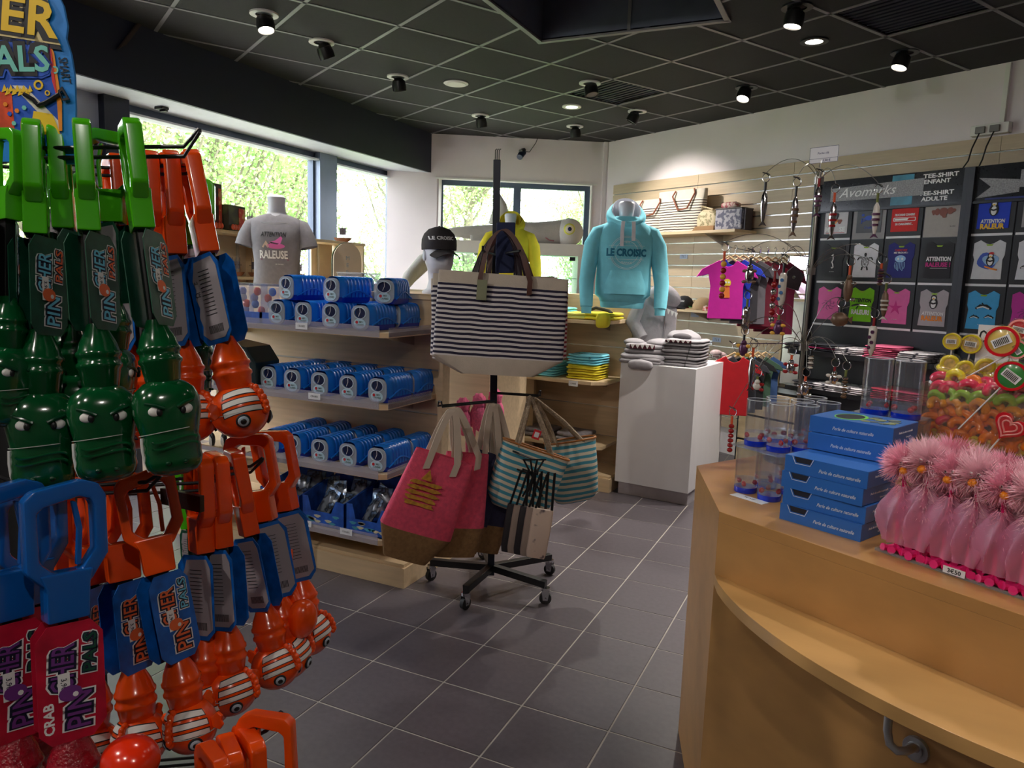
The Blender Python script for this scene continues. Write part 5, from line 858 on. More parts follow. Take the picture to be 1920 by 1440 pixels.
def d_text(mb, x, z, y, w, h): mb.text('ATTENTION', .042, x, z+.02, y, .001, bold=.04, mi=1, wid=w*.66); mb.text('RALEUSE !', .042, x, z-.02, y, .001, bold=.04, mi=4, wid=w*.66); seg(mb, [(x-w*.2, z-.045), (x+w*.25, z-.045)], .0015, y, 1)
def d_red(mb, x, z, y, w, h): mb.text('PROCHAINE CONNERIE', .022, x, z+.045, y, .001, bold=.03, mi=1, wid=w*.56); mb.ring(rrect(x-w*.32, z-.002, x+w*.32, z+.026, .008), rrect(x-w*.30, z+.002, x+w*.30, z+.022, .006), y-.001, y, 1, ax='y'); mb.prism([(x-w*.28, z+.005), (x+.02, z+.005), (x+.03, z+.019), (x-w*.28, z+.019)], y-.001, y, 1, ax='y'); mb.text('EN CHARGEMENT...', .022, x, z-.022, y, .001, bold=.03, mi=1, wid=w*.5)
def d_horse(mb, x, z, y, w, h): seg(mb, [(x+.006, z+.06), (x-.004, z+.055), (x+.004, z+.045), (x+.006, z+.02), (x-.004, z), (x+.006, z-.02), (x+.010, z-.04), (x, z-.048), (x-.004, z-.04)], .0055, y, 1); seg(mb, [(x+.006, z+.056), (x-.014, z+.050)], .003, y, 1); mb.text('LE CROISIC', .008, x, z-.075, y, .001, mi=1)
def d_turtle(mb, x, z, y, w, h):
    mb.ring(circ(x, z, .030, 20, .042), circ(x, z, .026, 20, .038), y-.001, y, 0, ax='y'); blob(mb, x, z+.056, .010, .014, y, 0)
    for k in range(6): mb.ring(circ(x+.014*cos(k), z+.020*sin(k), .008, 6), circ(x+.014*cos(k), z+.020*sin(k), .005, 6), y-.001, y, 0, ax='y')
    for sx in (-1, 1): seg(mb, [(x+sx*.028, z+.03), (x+sx*.05, z+.032), (x+sx*.060, z+.015)], .005, y, 0); seg(mb, [(x+sx*.018, z-.038), (x+sx*.024, z-.062)], .006, y, 0)
def d_jelly(mb, x, z, y, w, h):
    mb.text('CHERCHEZ', .020, x, z+.085, y, .001, bold=.03, mi=2, wid=w*.36); mb.text('ME TROUVE !', .016, x, z+.066, y, .001, bold=.03, mi=1, wid=w*.4); blob(mb, x, z+.022, .040, .026, y, 6); blob(mb, x-.015, z+.022, .007, .009, y-.001, 1); blob(mb, x+.015, z+.022, .007, .009, y-.001, 1)
    for k in range(7): seg(mb, [(x-.033+k*.011, z), (x-.038+k*.0125, z-.03), (x-.030+k*.010, z-.05-.008*(k % 3))], .0032, y, 6)
def d_octo(mb, x, z, y, w, h):
    mb.ring(circ(x, z+.01, .018, 14), circ(x, z+.01, .0155, 14), y-.001, y, 9, ax='y')
    for k in range(8): a = 2*pi*k/8; seg(mb, [(x+.018*cos(a), z+.01+.018*sin(a)), (x+.045*cos(a+.3), z+.032*sin(a+.3)), (x+.058*cos(a+.7), z+.040*sin(a+.7))], .0018, y, 9)
def d_sword(mb, x, z, y, w, h): mb.text('ATTENTION', .04, x, z+.045, y, .001, bold=.04, mi=0, wid=w*.62); seg(mb, [(x-.07, z), (x-.03, z+.012), (x+.02, z+.008), (x+.045, z+.004)], .009, y, 0); seg(mb, [(x+.045, z+.004), (x+.08, z)], .002, y, 0); seg(mb, [(x-.02, z), (x-.035, z-.02)], .005, y, 0); mb.text('RALEUR!', .05, x, z-.045, y, .001, bold=.04, mi=1, wid=w*.56)
def d_star(mb, x, z, y, w, h): mb.prism([(x+(.055 if k % 2 == 0 else .018)*cos(2*pi*k/10+.3), z+(.055 if k % 2 == 0 else .018)*sin(2*pi*k/10+.3)) for k in range(10)], y-.001, y, 4, ax='y'); mb.text('LE CROISIC', .008, x, z-.085, y, .001, mi=1)
def d_crab(mb, x, z, y, w, h):
    blob(mb, x, z+.035, .036, .018, y, 5)
    for sx in (-1, 1):
        for k in range(3): seg(mb, [(x+sx*.025, z+.03-k*.006), (x+sx*.055, z+.035-k*.014), (x+sx*.06, z+.018-k*.012)], .003, y, 5)
        blob(mb, x+sx*.05, z+.058, .012, .010, y, 5)
    mb.text('Crabe', .026, x, z-.035, y, .001, shear=.3, mi=5)
def d_clown(mb, x, z, y, w, h): blob(mb, x, z+.05, .030, .030, y, 7, wob=.04); blob(mb, x+.045, z+.055, .022, .024, y, 7); blob(mb, x-.042, z+.052, .018, .024, y, 7); blob(mb, x+.07, z+.058, .012, .012, y, 7, wob=.1); blob(mb, x-.066, z+.05, .014, .018, y, 7, wob=.2); blob(mb, x+.008, z+.018, .014, .010, y, 7); mb.text('le croisic', .01, x+w*.28, z-.05, y, .001, mi=0)
def d_mar(mb, x, z, y, w, h): blob(mb, x, z+.06, .02, .03, y, 0, wob=.2); blob(mb, x-.02, z+.02, .035, .02, y, 8, wob=.2); blob(mb, x+.03, z+.02, .02, .018, y, 7, wob=.2); mb.text('MA', .05, x-w*.2, z-.04, y, .001, bold=.05, mi=1); mb.text('SE', .05, x+w*.22, z-.04, y, .001, bold=.05, mi=1); seg(mb, [(x-w*.3, z-.068), (x+w*.3, z-.068)], .002, y, 2)
def d_surf(mb, x, z, y, w, h): blob(mb, x-.005, z+.005, .062, .055, y, 5, 18, .06, 4); blob(mb, x+.015, z+.01, .05, .035, y-.001, 6, 16, .1); penguin(mb, x+.015, z+.005, y-.002, .8); blob(mb, x+.02, z+.055, .016, .008, y-.006, 2); seg(mb, [(x-.015, z-.032), (x+.02, z-.045), (x+.06, z-.055)], .007, y-.003, 8)
def d_dol(mb, x, z, y, w, h):
    for cx, cz, k in ((x+.005, z+.035, 1), (x-.045, z-.035, .6), (x+.045, z-.03, .6)): seg(mb, [(cx-.045*k, cz-.014*k), (cx-.02*k, cz+.010*k), (cx+.02*k, cz+.010*k), (cx+.05*k, cz-.012*k)], .009*k, y, 0); seg(mb, [(cx-.036*k, cz-.010*k), (cx, cz+.002*k), (cx+.04*k, cz-.012*k)], .006*k, y-.005, 1); seg(mb, [(cx, cz+.014*k), (cx-.01*k, cz+.026*k)], .004*k, y, 0)
    mb.text('le croisic', .01, x, z-.085, y, .001, mi=1)
GY = uc('ash', (176, 170, 176)); PK = uc('rose', (226, 106, 172)); 
cells = [(0, 0, PBK, uc('pale', (206, 202, 206)), d_mar, True, 'poster of a pale T-shirt with a busy cartoon, under the left header'), (1, 0, uc('greyfield', (150, 148, 150)), uc('slate', (96, 100, 106)), d_crab, True, 'poster of a grey T-shirt with a blue crab'), (2, 0, PBK, uc('red', (206, 34, 34)), d_red, True, 'poster of a red T-shirt with a white loading bar'), (3, 0, uc('fog', (170, 164, 160)), None, d_clown, False, 'grey poster with a brown patchy fish'),
 (0, 1, PBK, uc('black', (38, 38, 44)), d_horse, False, 'poster of a black T-shirt with a white seahorse'), (1, 1, PBK, uc('white', (226, 226, 232)), d_turtle, False, 'poster of a white T-shirt with a black turtle'), (2, 1, PBK, uc('navy', (36, 38, 120)), d_jelly, False, 'poster of a navy T-shirt with a pale jellyfish'), (3, 1, PBK, uc('coal', (38, 38, 44)), d_text, False, 'poster of a black T-shirt reading ATTENTION RALEUSE'),
 (0, 2, PBK, PK, d_octo, False, 'poster of a pink T-shirt with an octopus'), (1, 2, PBK, uc('lime', (126, 204, 20)), d_sword, False, 'poster of a lime T-shirt with a swordfish'), (2, 2, PBK, PK, d_star, False, 'poster of a pink T-shirt with a starfish'), (3, 2, PBK, GY, raleur(8, 1), False, 'poster of a grey T-shirt with a penguin')]
for c, r, b, sh_, f, full, lab in cells: poster(c, r, A_[0], lab, b, sh_, f, full, lab=not (r == 0 and c in (1, 3)))
for c, r, sh_, f, full, lab in ((0, 0, uc('royal', (24, 62, 196)), raleur(3, 1), True, 'poster of a royal blue T-shirt with a penguin'), (1, 0, uc('stone', (150, 146, 150)), None, True, 'poster of a grey T-shirt at the right edge of the photo'), (0, 1, uc('chalk', (214, 216, 220)), d_surf, False, 'poster of a white T-shirt with a surfing penguin'), (1, 1, uc('snow', (220, 222, 230)), d_dol, False, 'poster of a white T-shirt with dolphins, right edge'), (0, 2, uc('sky', (70, 170, 226)), d_dol, False, 'poster of a sky blue T-shirt with dolphins'), (1, 2, uc('fuchsia', (200, 50, 160)), d_octo, False, 'poster of a fuchsia T-shirt at the right edge of the photo')): poster(c, r, Bx, lab, PBK, sh_, f, full)
# header signs
BAN = mat('banner_grey', (150, 150, 154), .7, var=.35, scale=120); HB_ = mat('header_black', (34, 36, 40), .15, var=.25, scale=80)
def header(label, s0, W_, kind):
    g = wthing('header_sign', label, 'sign', s0-.03, hz0+.005, .13); g.rotation_euler = (0, 0, RZ); T_ = MB()
    MB().box(-.03, -.02, 0, W_+.03, .0, .235).build('sign_board', HB_, g, bevel=.003); mb = MB()
    if kind == 2:
        mb.prism([(.30, .075), (1.35, .075), (1.35, .205), (.30, .185)], -.024, -.021, 0, ax='y'); mb.prism([(.04, .02), (.30, .045), (.30, .125), (.05, .155), (.13, .09)], -.023, -.020, 0, ax='y'); mb.text('Avomarks', .115, .82, .145, -.0245, .001, bold=.01, shear=.35, wid=.62, mi=1); mb.text('SPIRIT SHIRT', .055, .80, .045, -.0225, .001, bold=.03, wid=.62, mi=0)
        mb.box(.10, -.0225, .006, .45, -.0205, .018, 2); mb.box(.45, -.0225, .006, .85, -.0205, .018, 3); mb.box(.85, -.0225, .006, 1.3, -.0205, .018, 4)
        mb.build('banner_print', [BAN, INK, mat('flag_blue', (34, 48, 120), .6), PWHITE, PM[2]], g)
    else:
        mb.prism([(.10, .07), (.82, .07), (.82, .19), (.10, .17)], -.024, -.021, 0, ax='y'); mb.text('Avomarks', .10, .40, .13, -.0245, .001, shear=.35, wid=.45, mi=1); mb.text('TEE-SHIRT', .04, W_-.20, .20, -.0215, .001, bold=.03, wid=.24, mi=1); mb.text('ENFANT', .04, W_-.22, .16, -.0215, .001, bold=.03, wid=.18, mi=1); mb.text('TEE-SHIRT', .04, W_-.22, .08, -.0215, .001, bold=.03, wid=.24, mi=1); mb.text('ADULTE', .04, W_-.23, .04, -.0215, .001, bold=.03, wid=.18, mi=1)
        mb.box(W_*.52, -.0225, .01, W_*.66, -.0205, .225, 2); mb.build('banner_print', [BAN, PWHITE, mat('teal_poster', (40, 130, 160), .4, var=.4, scale=8)], g)
    MB().box(-.03, -.04, -.015, W_+.03, .0, .0).build('bottom_trim', DARKM, g); return g
header('glossy dark header sign lettered TEE-SHIRT ENFANT and ADULTE', A_[0], W1, 1); header('dark header sign with a grey lettered ribbon and a tricolour line', Bx, W2, 2)
# folded shirts on the unit shelves
PAT = patterned('white_black_tshirt_print', (206, 202, 206), (60, 58, 70), 26, .6); 
rg = random.Random(11)
def pile(px, n, m, z, nm, w=.24, d=.30, hh=.013):
    s, _ = sz(px, 660, .25)
    for i in range(n):
        c = wthing('folded_tshirt', nm+', '+('the topmost' if i == n-1 else ['lowest', 'second', 'third', 'fourth', 'fifth', 'sixth', 'seventh'][i])+' of its pile', 'folded T-shirt', s+rg.uniform(-.01, .01), z+i*hh, .27, 'folded T-shirts under the posters'); c.rotation_euler = (0, 0, RZ+rg.uniform(-.1, .1)); mb = MB(); sbox(mb, (0, 0, hh/2), (w/2, d/2, hh*.56), .3, 20, 6, wob=.0006, seed=i); mb.build('folded_cloth', m if not isinstance(m, list) else m[i % len(m)], c, smooth=70)
DKS = mat('dark_mixed_jersey', (44, 46, 54), .85, var=.3, scale=20); DKP = mat('hot_pink_stripe', (180, 40, 100), .8)
pile(1513, 4, DKS, 1.088, 'dark folded T-shirt beside the mirror'); pile(1562, 5, [DKS, DKS, DKP], 1.088, 'dark and pink folded T-shirt on the upper shelf', .26); pile(1610, 4, PAT, 1.088, 'patterned white folded T-shirt, left on the upper shelf'); pile(1668, 7, mat('pink_jersey', (214, 100, 136), .85), 1.088, 'pink folded T-shirt on the upper shelf', .25); pile(1732, 5, PAT, 1.088, 'patterned white folded T-shirt right of the pink pile')
pile(1535, 4, [GREYT, DKS], .795, 'grey folded T-shirt on the lower shelf, left'); pile(1572, 4, PAT, .795, 'patterned folded T-shirt on the lower shelf'); pile(1618, 4, [mat('pale_jersey', (190, 184, 186), .85), PAT], .795, 'pale folded T-shirt on the lower shelf'); pile(1690, 6, mat('red_jersey', (170, 24, 54), .85), .795, 'red folded T-shirt seen through the glasses'); pile(1740, 6, mat('crimson_jersey', (150, 20, 60), .85), .795, 'crimson folded T-shirt behind the candy')
# ================================================================== wooden counter
BEE = mat('honey_beech_veneer', (188, 140, 84), .32, var=.09, scale=2.2, aniso=(1, 6, 6), coat=.15); BEE2 = mat('beech_ledge', (202, 156, 96), .34, var=.07, scale=2, aniso=(1, 5, 5))
KA, KB = Vector((-.452, 2.452)), Vector((-.295, 1.968)); KF = Vector((.866, -.5)); KN = Vector((-.5, -.866)); KR = Vector((.5, .866)); TZ = .96
K1 = KB+KF*2.6; K2 = K1+KR*1.25; K3 = KA+KR*.78
g = thing('shop_counter', 'honey beech shop counter with an angled end and curved ledge', 'counter', (0, 0, 0)); poly = [tuple(KA), tuple(KB), tuple(K1), tuple(K2), tuple(K3)]
MB().prism(poly, TZ-.028, TZ).build('counter_top', BEE, g, bevel=.0008, seg=1)
def panel(a, b, z0, z1, t=.02, name='panel', m=BEE):
    d = (b-a).normalized(); n_ = Vector((-d.y, d.x))*t; MB().prism([tuple(a), tuple(b), tuple(b+n_), tuple(a+n_)], z0, z1).build(name, m, g, bevel=.0008)
panel(KA, KB, 0, TZ-.028, name='end_panel'); panel(KB, K1, 0, TZ-.028, name='front_panel'); panel(K3, KA, 0, TZ-.028, name='rear_side_panel'); panel(K2, K3, 0, TZ-.028, name='back_panel')
L_ = 1.22; out = [(KB+KF*(L_*i/28)+KN*(.212*(1-((i/28-.5)*2)**2)**.85)) for i in range(29)]
MB().prism([tuple(v) for v in out], .755, .785).build('curved_ledge', BEE2, g, bevel=.0012)
def kp(px, py, off): return onpl(px, py, (KB.x+KN.x*off, KB.y+KN.y*off, 0), (KN.x, KN.y, 0))
pl = kp(1718, 1404, .004); P = [pl, kp(1712, 1402, .05), kp(1700, 1408, .085), kp(1682, 1408, .10), kp(1668, 1395, .10), kp(1664, 1370, .10), kp(1664, 1345, .10)]; P[-1].z = .758; BR_ = mat('brushed_steel', (190, 190, 192), .38, .8, var=.05); mb = MB(); mb.tube(P, .0085, 12); hb_ = mb.build('bracket_tube', BR_, g, smooth=60)
mb = MB(); nn = Vector((KN.x, KN.y, 0)); mb.cyl(pl-nn*.004, pl+nn*.006, .027, n=28); mb.cyl(pl+nn*.006, pl+nn*.012, .017, n=24); mb.build('wall_flange', BR_, g, bevel=.001)
# blue pearl boxes
BOXM = mat('pearl_box_blue', (48, 108, 190), .35, var=.04); BOXD = mat('pearl_box_inside_shade', (18, 22, 40), .6); SILV = mat('silver_ink', (222, 228, 236), .4, var=0)
def pearl(label, p, rz, notch=True, topd=False):
    g = thing('pearl_box', label, 'box', p, rz, 'blue gift boxes on the counter'); w, d, h = .214, .165, .0425
    MB().box(0, .002, 0, w, d, h).build('carton', BOXM, g, bevel=.0012, seg=1)
    po = [(0, 0), (w, 0), (w, h), (.075, h), (.068, h-.016), (.030, h-.016), (.022, h), (0, h)] if notch else [(0, 0), (w, 0), (w, h), (0, h)]
    MB().prism(po, 0, .0021, ax='y').build('front_flap', BOXM, g)
    if notch: MB().prism([(.024, h-.001), (.031, h-.015), (.067, h-.015), (.073, h-.001)], .0012, .0018, ax='y').build('opening_shade_plate', BOXD, g); mb = MB(); mb.tube([(.020, -.0005, h), (.029, -.0005, h-.018), (.069, -.0005, h-.018), (.077, -.0005, h)], .0009, 4); mb.build('silver_line', SILV, g)  # dark plate stands in for the shade inside the notch
    mb = MB(); mb.text('Perle de culture naturelle', .0125, .145 if notch else .115, h*.42, -.0002, .0004, bold=.004, shear=.35, wid=.105); mb.build('lettering', SILV, g)
    mb = MB(); mb.M = Matrix.Translation((w, d/2, h/2)) @ Matrix.Rotation(pi/2, 4, 'Z'); mb.text('Perle de culture naturelle', .008, 0, .004, 0, .0004, shear=.35, wid=.09); mb.text('bijou perle', .006, .02, -.01, 0, .0004, wid=.03); mb.build('side_lettering', SILV, g)
    if topd:
        mb = MB(); mb.prism(circ(.075, .075, .034, 28, .048), h, h+.0005, 0); mb.ring(circ(.078, .075, .040, 28, .054), circ(.075, .075, .034, 28, .048), h, h+.0007, 1)
        rg = random.Random(4)
        for k in range(16): mb.prism([(.155+.03*cos(k*.9)+.012*cos(t)*(1+.4*sin(3*t)), .075+.04*sin(k*1.3)+.010*sin(t)) for t in [2*pi*i/9 for i in range(9)]], h, h+.0006+.0001*k, 2+k % 2)
        mb.build('window_and_shell_print', [BOXD, mat('lime_ring', (130, 220, 90), .4), mat('shell_olive', (150, 156, 110), .5), mat('shell_grey', (90, 104, 110), .5)], g)
    return g
ra = R(-26); nm = ['bottom', 'second', 'third', 'fourth']
for i in range(4): pearl('blue pearl gift box with a notch, '+nm[i]+' of the lower stack', (-.145+[0, .004, -.003, .002][i]+.0, 1.991+[0, .003, .004, .002][i], TZ+.0432*i), ra+[0, .02, -.01, .01][i])
pearl('blue pearl gift box under the topmost one', (-.098, 2.10, TZ+.0432*4+.002), ra+.03, False); pearl('topmost blue pearl gift box with a round window and shell print', (-.098, 2.112, TZ+.0432*5+.003), ra+.06, False, True)
# clear gel-based tumblers
TUM = clear('clear_acrylic_tumbler', (240, 242, 248), .025, .03); GEL = mat('blue_gel', (10, 50, 200), .08, var=.03, coat=.5); CLG = clear('clear_resin', (230, 234, 245), .10, .03)
def tumbler(label, p, s=1, h=.135, seed=0):
    g = thing('gel_tumbler', label, 'glass', p, random.uniform(0, 6), 'clear tumblers with blue gel bases'); r = .033*s
    MB().lathe([(0, 0), (r*.97, 0), (r, .002), (r, .016), (0, .016)], 28).build('blue_base', GEL, g); MB().lathe([(r*.99, .0165), (r*.99, .040), (0, .0405)], 28).build('clear_layer', CLG, g, smooth=50)
    MB().lathe([(r, .040), (r*1.005, h), (r*.94, h), (r*.93, .042), (0, .042)], 28, caps=False).build('tumbler_wall', TUM, g, smooth=50); MB().tube([(r*.975*cos(t), r*.975*sin(t), h) for t in [2*pi*k/28 for k in range(28)]], .0011, 5, closed=True).build('rim', clear('rim_acrylic', (240, 244, 250), .55, .05), g)
    mb = MB(); rg = random.Random(seed)
    for k in range(3): a = 2*pi*k/3+seed; mb.ell((r*.78*cos(a), r*.78*sin(a), .027), (.007, .007, .006), 10, 6); mb.tube([(r*.8*cos(a)+.007*cos(t), r*.8*sin(a), .028+.007*sin(t)) for t in [2*pi*i/8 for i in range(8)]], .0018, 5, closed=True)
    mb.build('red_figures', mat('gel_red', (186, 20, 30), .25), g); return g
t0 = [(-.262, 2.215), (-.190, 2.163), (-.215, 2.300), (-.135, 2.255), (-.06, 2.24), (-.165, 2.385), (-.085, 2.35)]; tl = ['front left', 'front right', 'left of the middle', 'centre', 'right of the middle', 'rear left', 'rear right']
for i, (x, y) in enumerate(t0): tumbler('clear gel tumbler in the lower layer, '+tl[i]+' position', (x, y, TZ), seed=i)
tag(MB().prism([(-.31, 2.20), (-.17, 2.10), (.02, 2.26), (-.12, 2.46), (-.26, 2.36)], 1.096, 1.099).build('acrylic_sheet', clear('acrylic_sheet', (225, 235, 245), .1, .04)), 'clear acrylic sheet between the two layers of tumblers', 'sheet')
t1 = [(-.245, 2.225), (-.178, 2.180), (-.112, 2.205), (-.20, 2.305), (-.130, 2.290), (-.060, 2.30), (-.10, 2.385)]
for i, (x, y) in enumerate(t1): tumbler('clear gel tumbler in the upper layer, '+tl[i]+' position', (x, y, 1.0995), seed=i+9)
g = thing('acrylic_riser', 'tall clear acrylic riser carrying two tumblers behind the boxes', 'stand', (.095, 2.33, TZ), R(-25)); 
for x in (-.09, .085): MB().box(x, -.07, 0, x+.005, .07, .245).build('side_wall', clear('riser_acrylic', (220, 230, 240), .12, .04), g)
MB().box(-.09, -.07, .245, .09, .07, .25).build('top_plate', clear('riser_acrylic', (220, 230, 240), .12, .04), g)
tumbler('larger clear tumbler at the left of the acrylic riser', (.06, 2.325, TZ+.2505), 1.15, .16, 3); tumbler('larger clear tumbler at the right of the acrylic riser', (.138, 2.295, TZ+.2505), 1.15, .16, 5)
g = thing('price_card', 'small white price card lying before the tumblers on the counter', 'label', (-.24, 2.135, TZ+.0005), R(-30)); MB().box(-.055, -.017, 0, .055, .017, .001).build('card', PAPER, g); mb = MB(); mb.M = Matrix.Translation((0, 0, .0012)) @ Matrix.Rotation(-pi/2, 4, 'X'); mb.text('Verre gel', .010, 0, .003, 0, .0003); mb.build('lettering', INK, g)
# pink feather bird pens in a clear tray
FE = mat('pink_feather', (253, 176, 196), .9, var=.15, scale=30); FEL = mat('pale_pink_feather', (255, 206, 216), .9, var=.1); HOT = mat('hot_pink_plastic', (236, 40, 120), .35, var=.05); ORG = clear('pink_organza', (252, 176, 212), .36, .4); BEAK = mat('orange_beak', (244, 150, 20), .35)
tr0 = Vector((.078, 1.856)); tang = R(-32)
def bird(seed):
    rg = random.Random(seed); g = thing('feather_bird_pen', 'x', 'pen', (0, 0, 0)); vs = []; fs = []
    for i in range(1500):
        th = rg.uniform(0, 2*pi); ct = rg.uniform(-.75, 1); st = sqrt(1-ct*ct); d = Vector((st*cos(th), st*sin(th), ct)); c = Vector((0, 0, .205))+Vector((d.x*.02, d.y*.018, d.z*.018)); l = rg.uniform(.022, .046); e = c+(d+Vector((rg.gauss(0, .25), rg.gauss(0, .25), rg.gauss(0, .25)))).normalized()*l; u = d.orthogonal().normalized()*rg.uniform(.0006, .0012); mdl = (c+e)/2+Vector((0, 0, rg.uniform(-.002, .003))); k = len(vs); vs += [c-u, c+u, mdl+u, mdl-u, e]; fs += [(k, k+1, k+2, k+3), (k+3, k+2, k+4)]
    for i in range(500):
        th = rg.uniform(0, 2*pi); z = rg.uniform(.09, .17); c = Vector((.012*cos(th), .010*sin(th), z)); e = c+Vector((cos(th), sin(th), rg.uniform(-.9, .5))).normalized()*rg.uniform(.012, .03); u = Vector((0, 0, 1)).cross(e-c).normalized()*.001; k = len(vs); vs += [c-u, c+u, e]; fs.append((k, k+1, k+2))
    mb = MB(); mb.add(vs, fs); stuff(mb.build('feather_fluff', FE if seed % 2 else FEL, g, smooth=180)); MB().ell((0, 0, .203), (.020, .018, .018), 14, 10).build('head', FE, g)
    b = MB(); b.ell((0, -.030, .196), (.009, .012, .0085), 12, 8).build('beak', BEAK, g)
    for sx in (-1, 1): e = MB().ell((sx*.007, -.024, .212), (.0042, .004, .0048), 10, 8).build('eye', WHITE, g); MB().ell((sx*.007, -.0275, .2125), (.0022, .002, .0024), 8, 6).build('pupil', BLACK, e)
    MB().tube([(0, 0, .19), (.004, -.004, .15), (-.003, 0, .11), (0, 0, .05), (0, 0, .012)], [.006, .0045, .0045, .005, .005], 9).build('pen_body', HOT, g)
    f = MB(); 
    for a in (-.9, -.2, .5): f.tube([(0, 0, .01), (.020*sin(a), -.020*cos(a), .006), (.034*sin(a), -.034*cos(a), .008)], [.007, .007, .0095], 8)
    f.build('foot', HOT, g); o = MB(); o.surf(lambda u, v: ((.012+.022*sin(pi*min(1, v*1.05))+.014*v)*(1+.30*sin(10*pi*u+seed+5*v))*cos(2*pi*u), (.010+.014*sin(pi*min(1, v*1.05))+.010*v)*(1+.30*cos(8*pi*u+4*v))*sin(2*pi*u), .155-.135*v), 36, 10); o.build('organza_skirt', ORG, g, smooth=80); return g
protos = [bird(1), bird(2)]; used = [False, False]; k = 0
for rI in range(2):
    for i in range(7):
        loc = tr0+Vector((cos(tang), sin(tang)))*(.03+.052*i+(.02 if rI else 0))+Vector((-sin(tang), cos(tang)))*(.035+.055*rI); lab = 'pink feather bird pen, %s from the left in the %s row' % (['first', 'second', 'third', 'fourth', 'fifth', 'sixth', 'seventh'][i], 'rear' if rI else 'front'); q = k % 2; z = TZ+.004; ry = R(-25)+random.uniform(-.5, .5)
        if not used[q]: g = protos[q]; used[q] = True; g.location = (loc.x, loc.y, z); g.rotation_euler = (0, 0, ry); g['label'] = lab; g['group'] = 'pink feather bird pens'
        else: g = dup(protos[q], (loc.x, loc.y, z), ry, lab)
        s_ = random.uniform(.97, 1.10); g.scale = (s_, s_, s_); k += 1
g = thing('clear_tray', 'shallow clear tray holding the pink feather birds', 'tray', (tr0.x, tr0.y, TZ), tang); MB().box(0, 0, 0, .42, .16, .003).build('tray_floor', CLEAR, g)
for b in ((0, 0, 0, .42, .0015, .007), (0, 0, 0, .0015, .16, .007), (0, .1585, 0, .42, .16, .007)): MB().box(*b).build('tray_side', CLEAR, g)
q = MB(); q.box(.155, -.0025, .004, .20, -.001, .019, 0); q.text('3€50', .013, .178, .0115, -.0027, .0003, bold=.02, mi=1); q.build('price_sticker', [PAPER, INK], g, bevel=0)
# candy bin
cb = at(1712, 830, 2.22); cb = Vector((.17, 2.40)); g = thing('candy_bin', 'clear bin heaped with wrapped gummy sweets at the right of the counter', 'bin', (cb.x, cb.y, TZ), R(-22)); BW, BD_, BH = .34, .17, .40
for b in ((0, 0, 0, BW, .003, BH*.86), (0, BD_-.003, 0, BW, BD_, BH), (0, 0, 0, .003, BD_, BH*.86), (BW-.003, 0, 0, BW, BD_, BH), (0, 0, 0, BW, BD_, .003)): MB().box(*b).build('bin_wall', clear('bin_film', (245, 238, 228), .03, .06), g)
inner = MB().box(.03, .05, .003, BW-.01, BD_-.006, .33).build('inner_block', mat('amber_card', (150, 84, 30), .7), g)
WR = clear('cellophane', (250, 246, 238), .03, .06)
def ringc(kind):
    mb = MB(); R0, r0 = .0165, .0105
    if kind == 'slice': mb.surf(lambda u, v: ((R0+(r0)*cos(2*pi*v))*cos(pi*1.15*u-.2), (R0+r0*cos(2*pi*v))*sin(pi*1.15*u-.2)-.012, r0*1.1*sin(2*pi*v)), 14, 8); mb.ell((R0*cos(-.2), R0*sin(-.2)-.012, 0), (r0, r0, r0*1.1), 8, 6); mb.ell((R0*cos(pi*1.15-.2), R0*sin(pi*1.15-.2)-.012, 0), (r0, r0, r0*1.1), 8, 6)
    else: mb.tube([(.018*cos(t), .018*sin(t), 0) for t in [2*pi*i/18 for i in range(18)]], .0055, 8, closed=True); mb.cyl((0, 0, -.003), (0, 0, .003), .015, n=16, mi=1)
    return mb
CM = {n_: mat('gummy_'+n_, c, .25, var=.12, scale=60, coat=.6) for n_, c in (('orange', (240, 128, 10)), ('yellow', (222, 204, 40)), ('pink', (222, 50, 90)), ('green', (150, 206, 70)), ('dark red', (140, 20, 50)), ('amber', (226, 150, 30)))}
CEN = mat('sweet_centre', (220, 190, 120), .5, var=.4, scale=90); base_m = {}
def sweet(kind, col, p, rot, label, s=1, grp=None):
    key = (kind, col)
    if key not in base_m:
        t = ringc(kind).build('sweet', [CM[col], CEN], smooth=60); w_ = MB(); w_.ell((0, 0, 0), (.029, .027, .011), 14, 8, fn=lambda v: v*(1+.09*sin(v.x*400)*sin(v.y*330))); base_m[key] = (t.data, w_.build('wrapper', WR, smooth=20).data); 
        for o in list(C.objects)[-2:]: bpy.data.objects.remove(o)
    g = bpy.data.objects.new('wrapped_sweet', base_m[key][0]); C.objects.link(g); w_ = bpy.data.objects.new('wrapper', base_m[key][1]); C.objects.link(w_); w_.parent = g; g.location = p; g.rotation_euler = rot; g.scale = (s, s, s); tag(g, label, 'sweet', grp or 'wrapped sweets, '+col+' layer'); return g
rg = random.Random(21); ca, sa_ = cos(R(-22)), sin(R(-22))
def bl(x, y, z): return (cb.x+x*ca-y*sa_, cb.y+x*sa_+y*ca, TZ+z)
rows = [(.035, 'dark red', 'ring'), (.075, 'yellow', 'ring'), (.115, 'yellow', 'ring'), (.150, 'dark red', 'ring'), (.185, 'yellow', 'ring'), (.215, 'orange', 'slice'), (.242, 'orange', 'slice'), (.268, 'orange', 'slice'), (.295, 'amber', 'slice'), (.318, 'green', 'slice'), (.343, 'pink', 'slice'), (.366, 'pink', 'slice'), (.392, 'yellow', 'ring')]
ord_ = ['lowest', 'second', 'third', 'fourth', 'fifth', 'sixth', 'seventh', 'eighth', 'ninth', 'tenth', 'eleventh', 'twelfth', 'topmost']
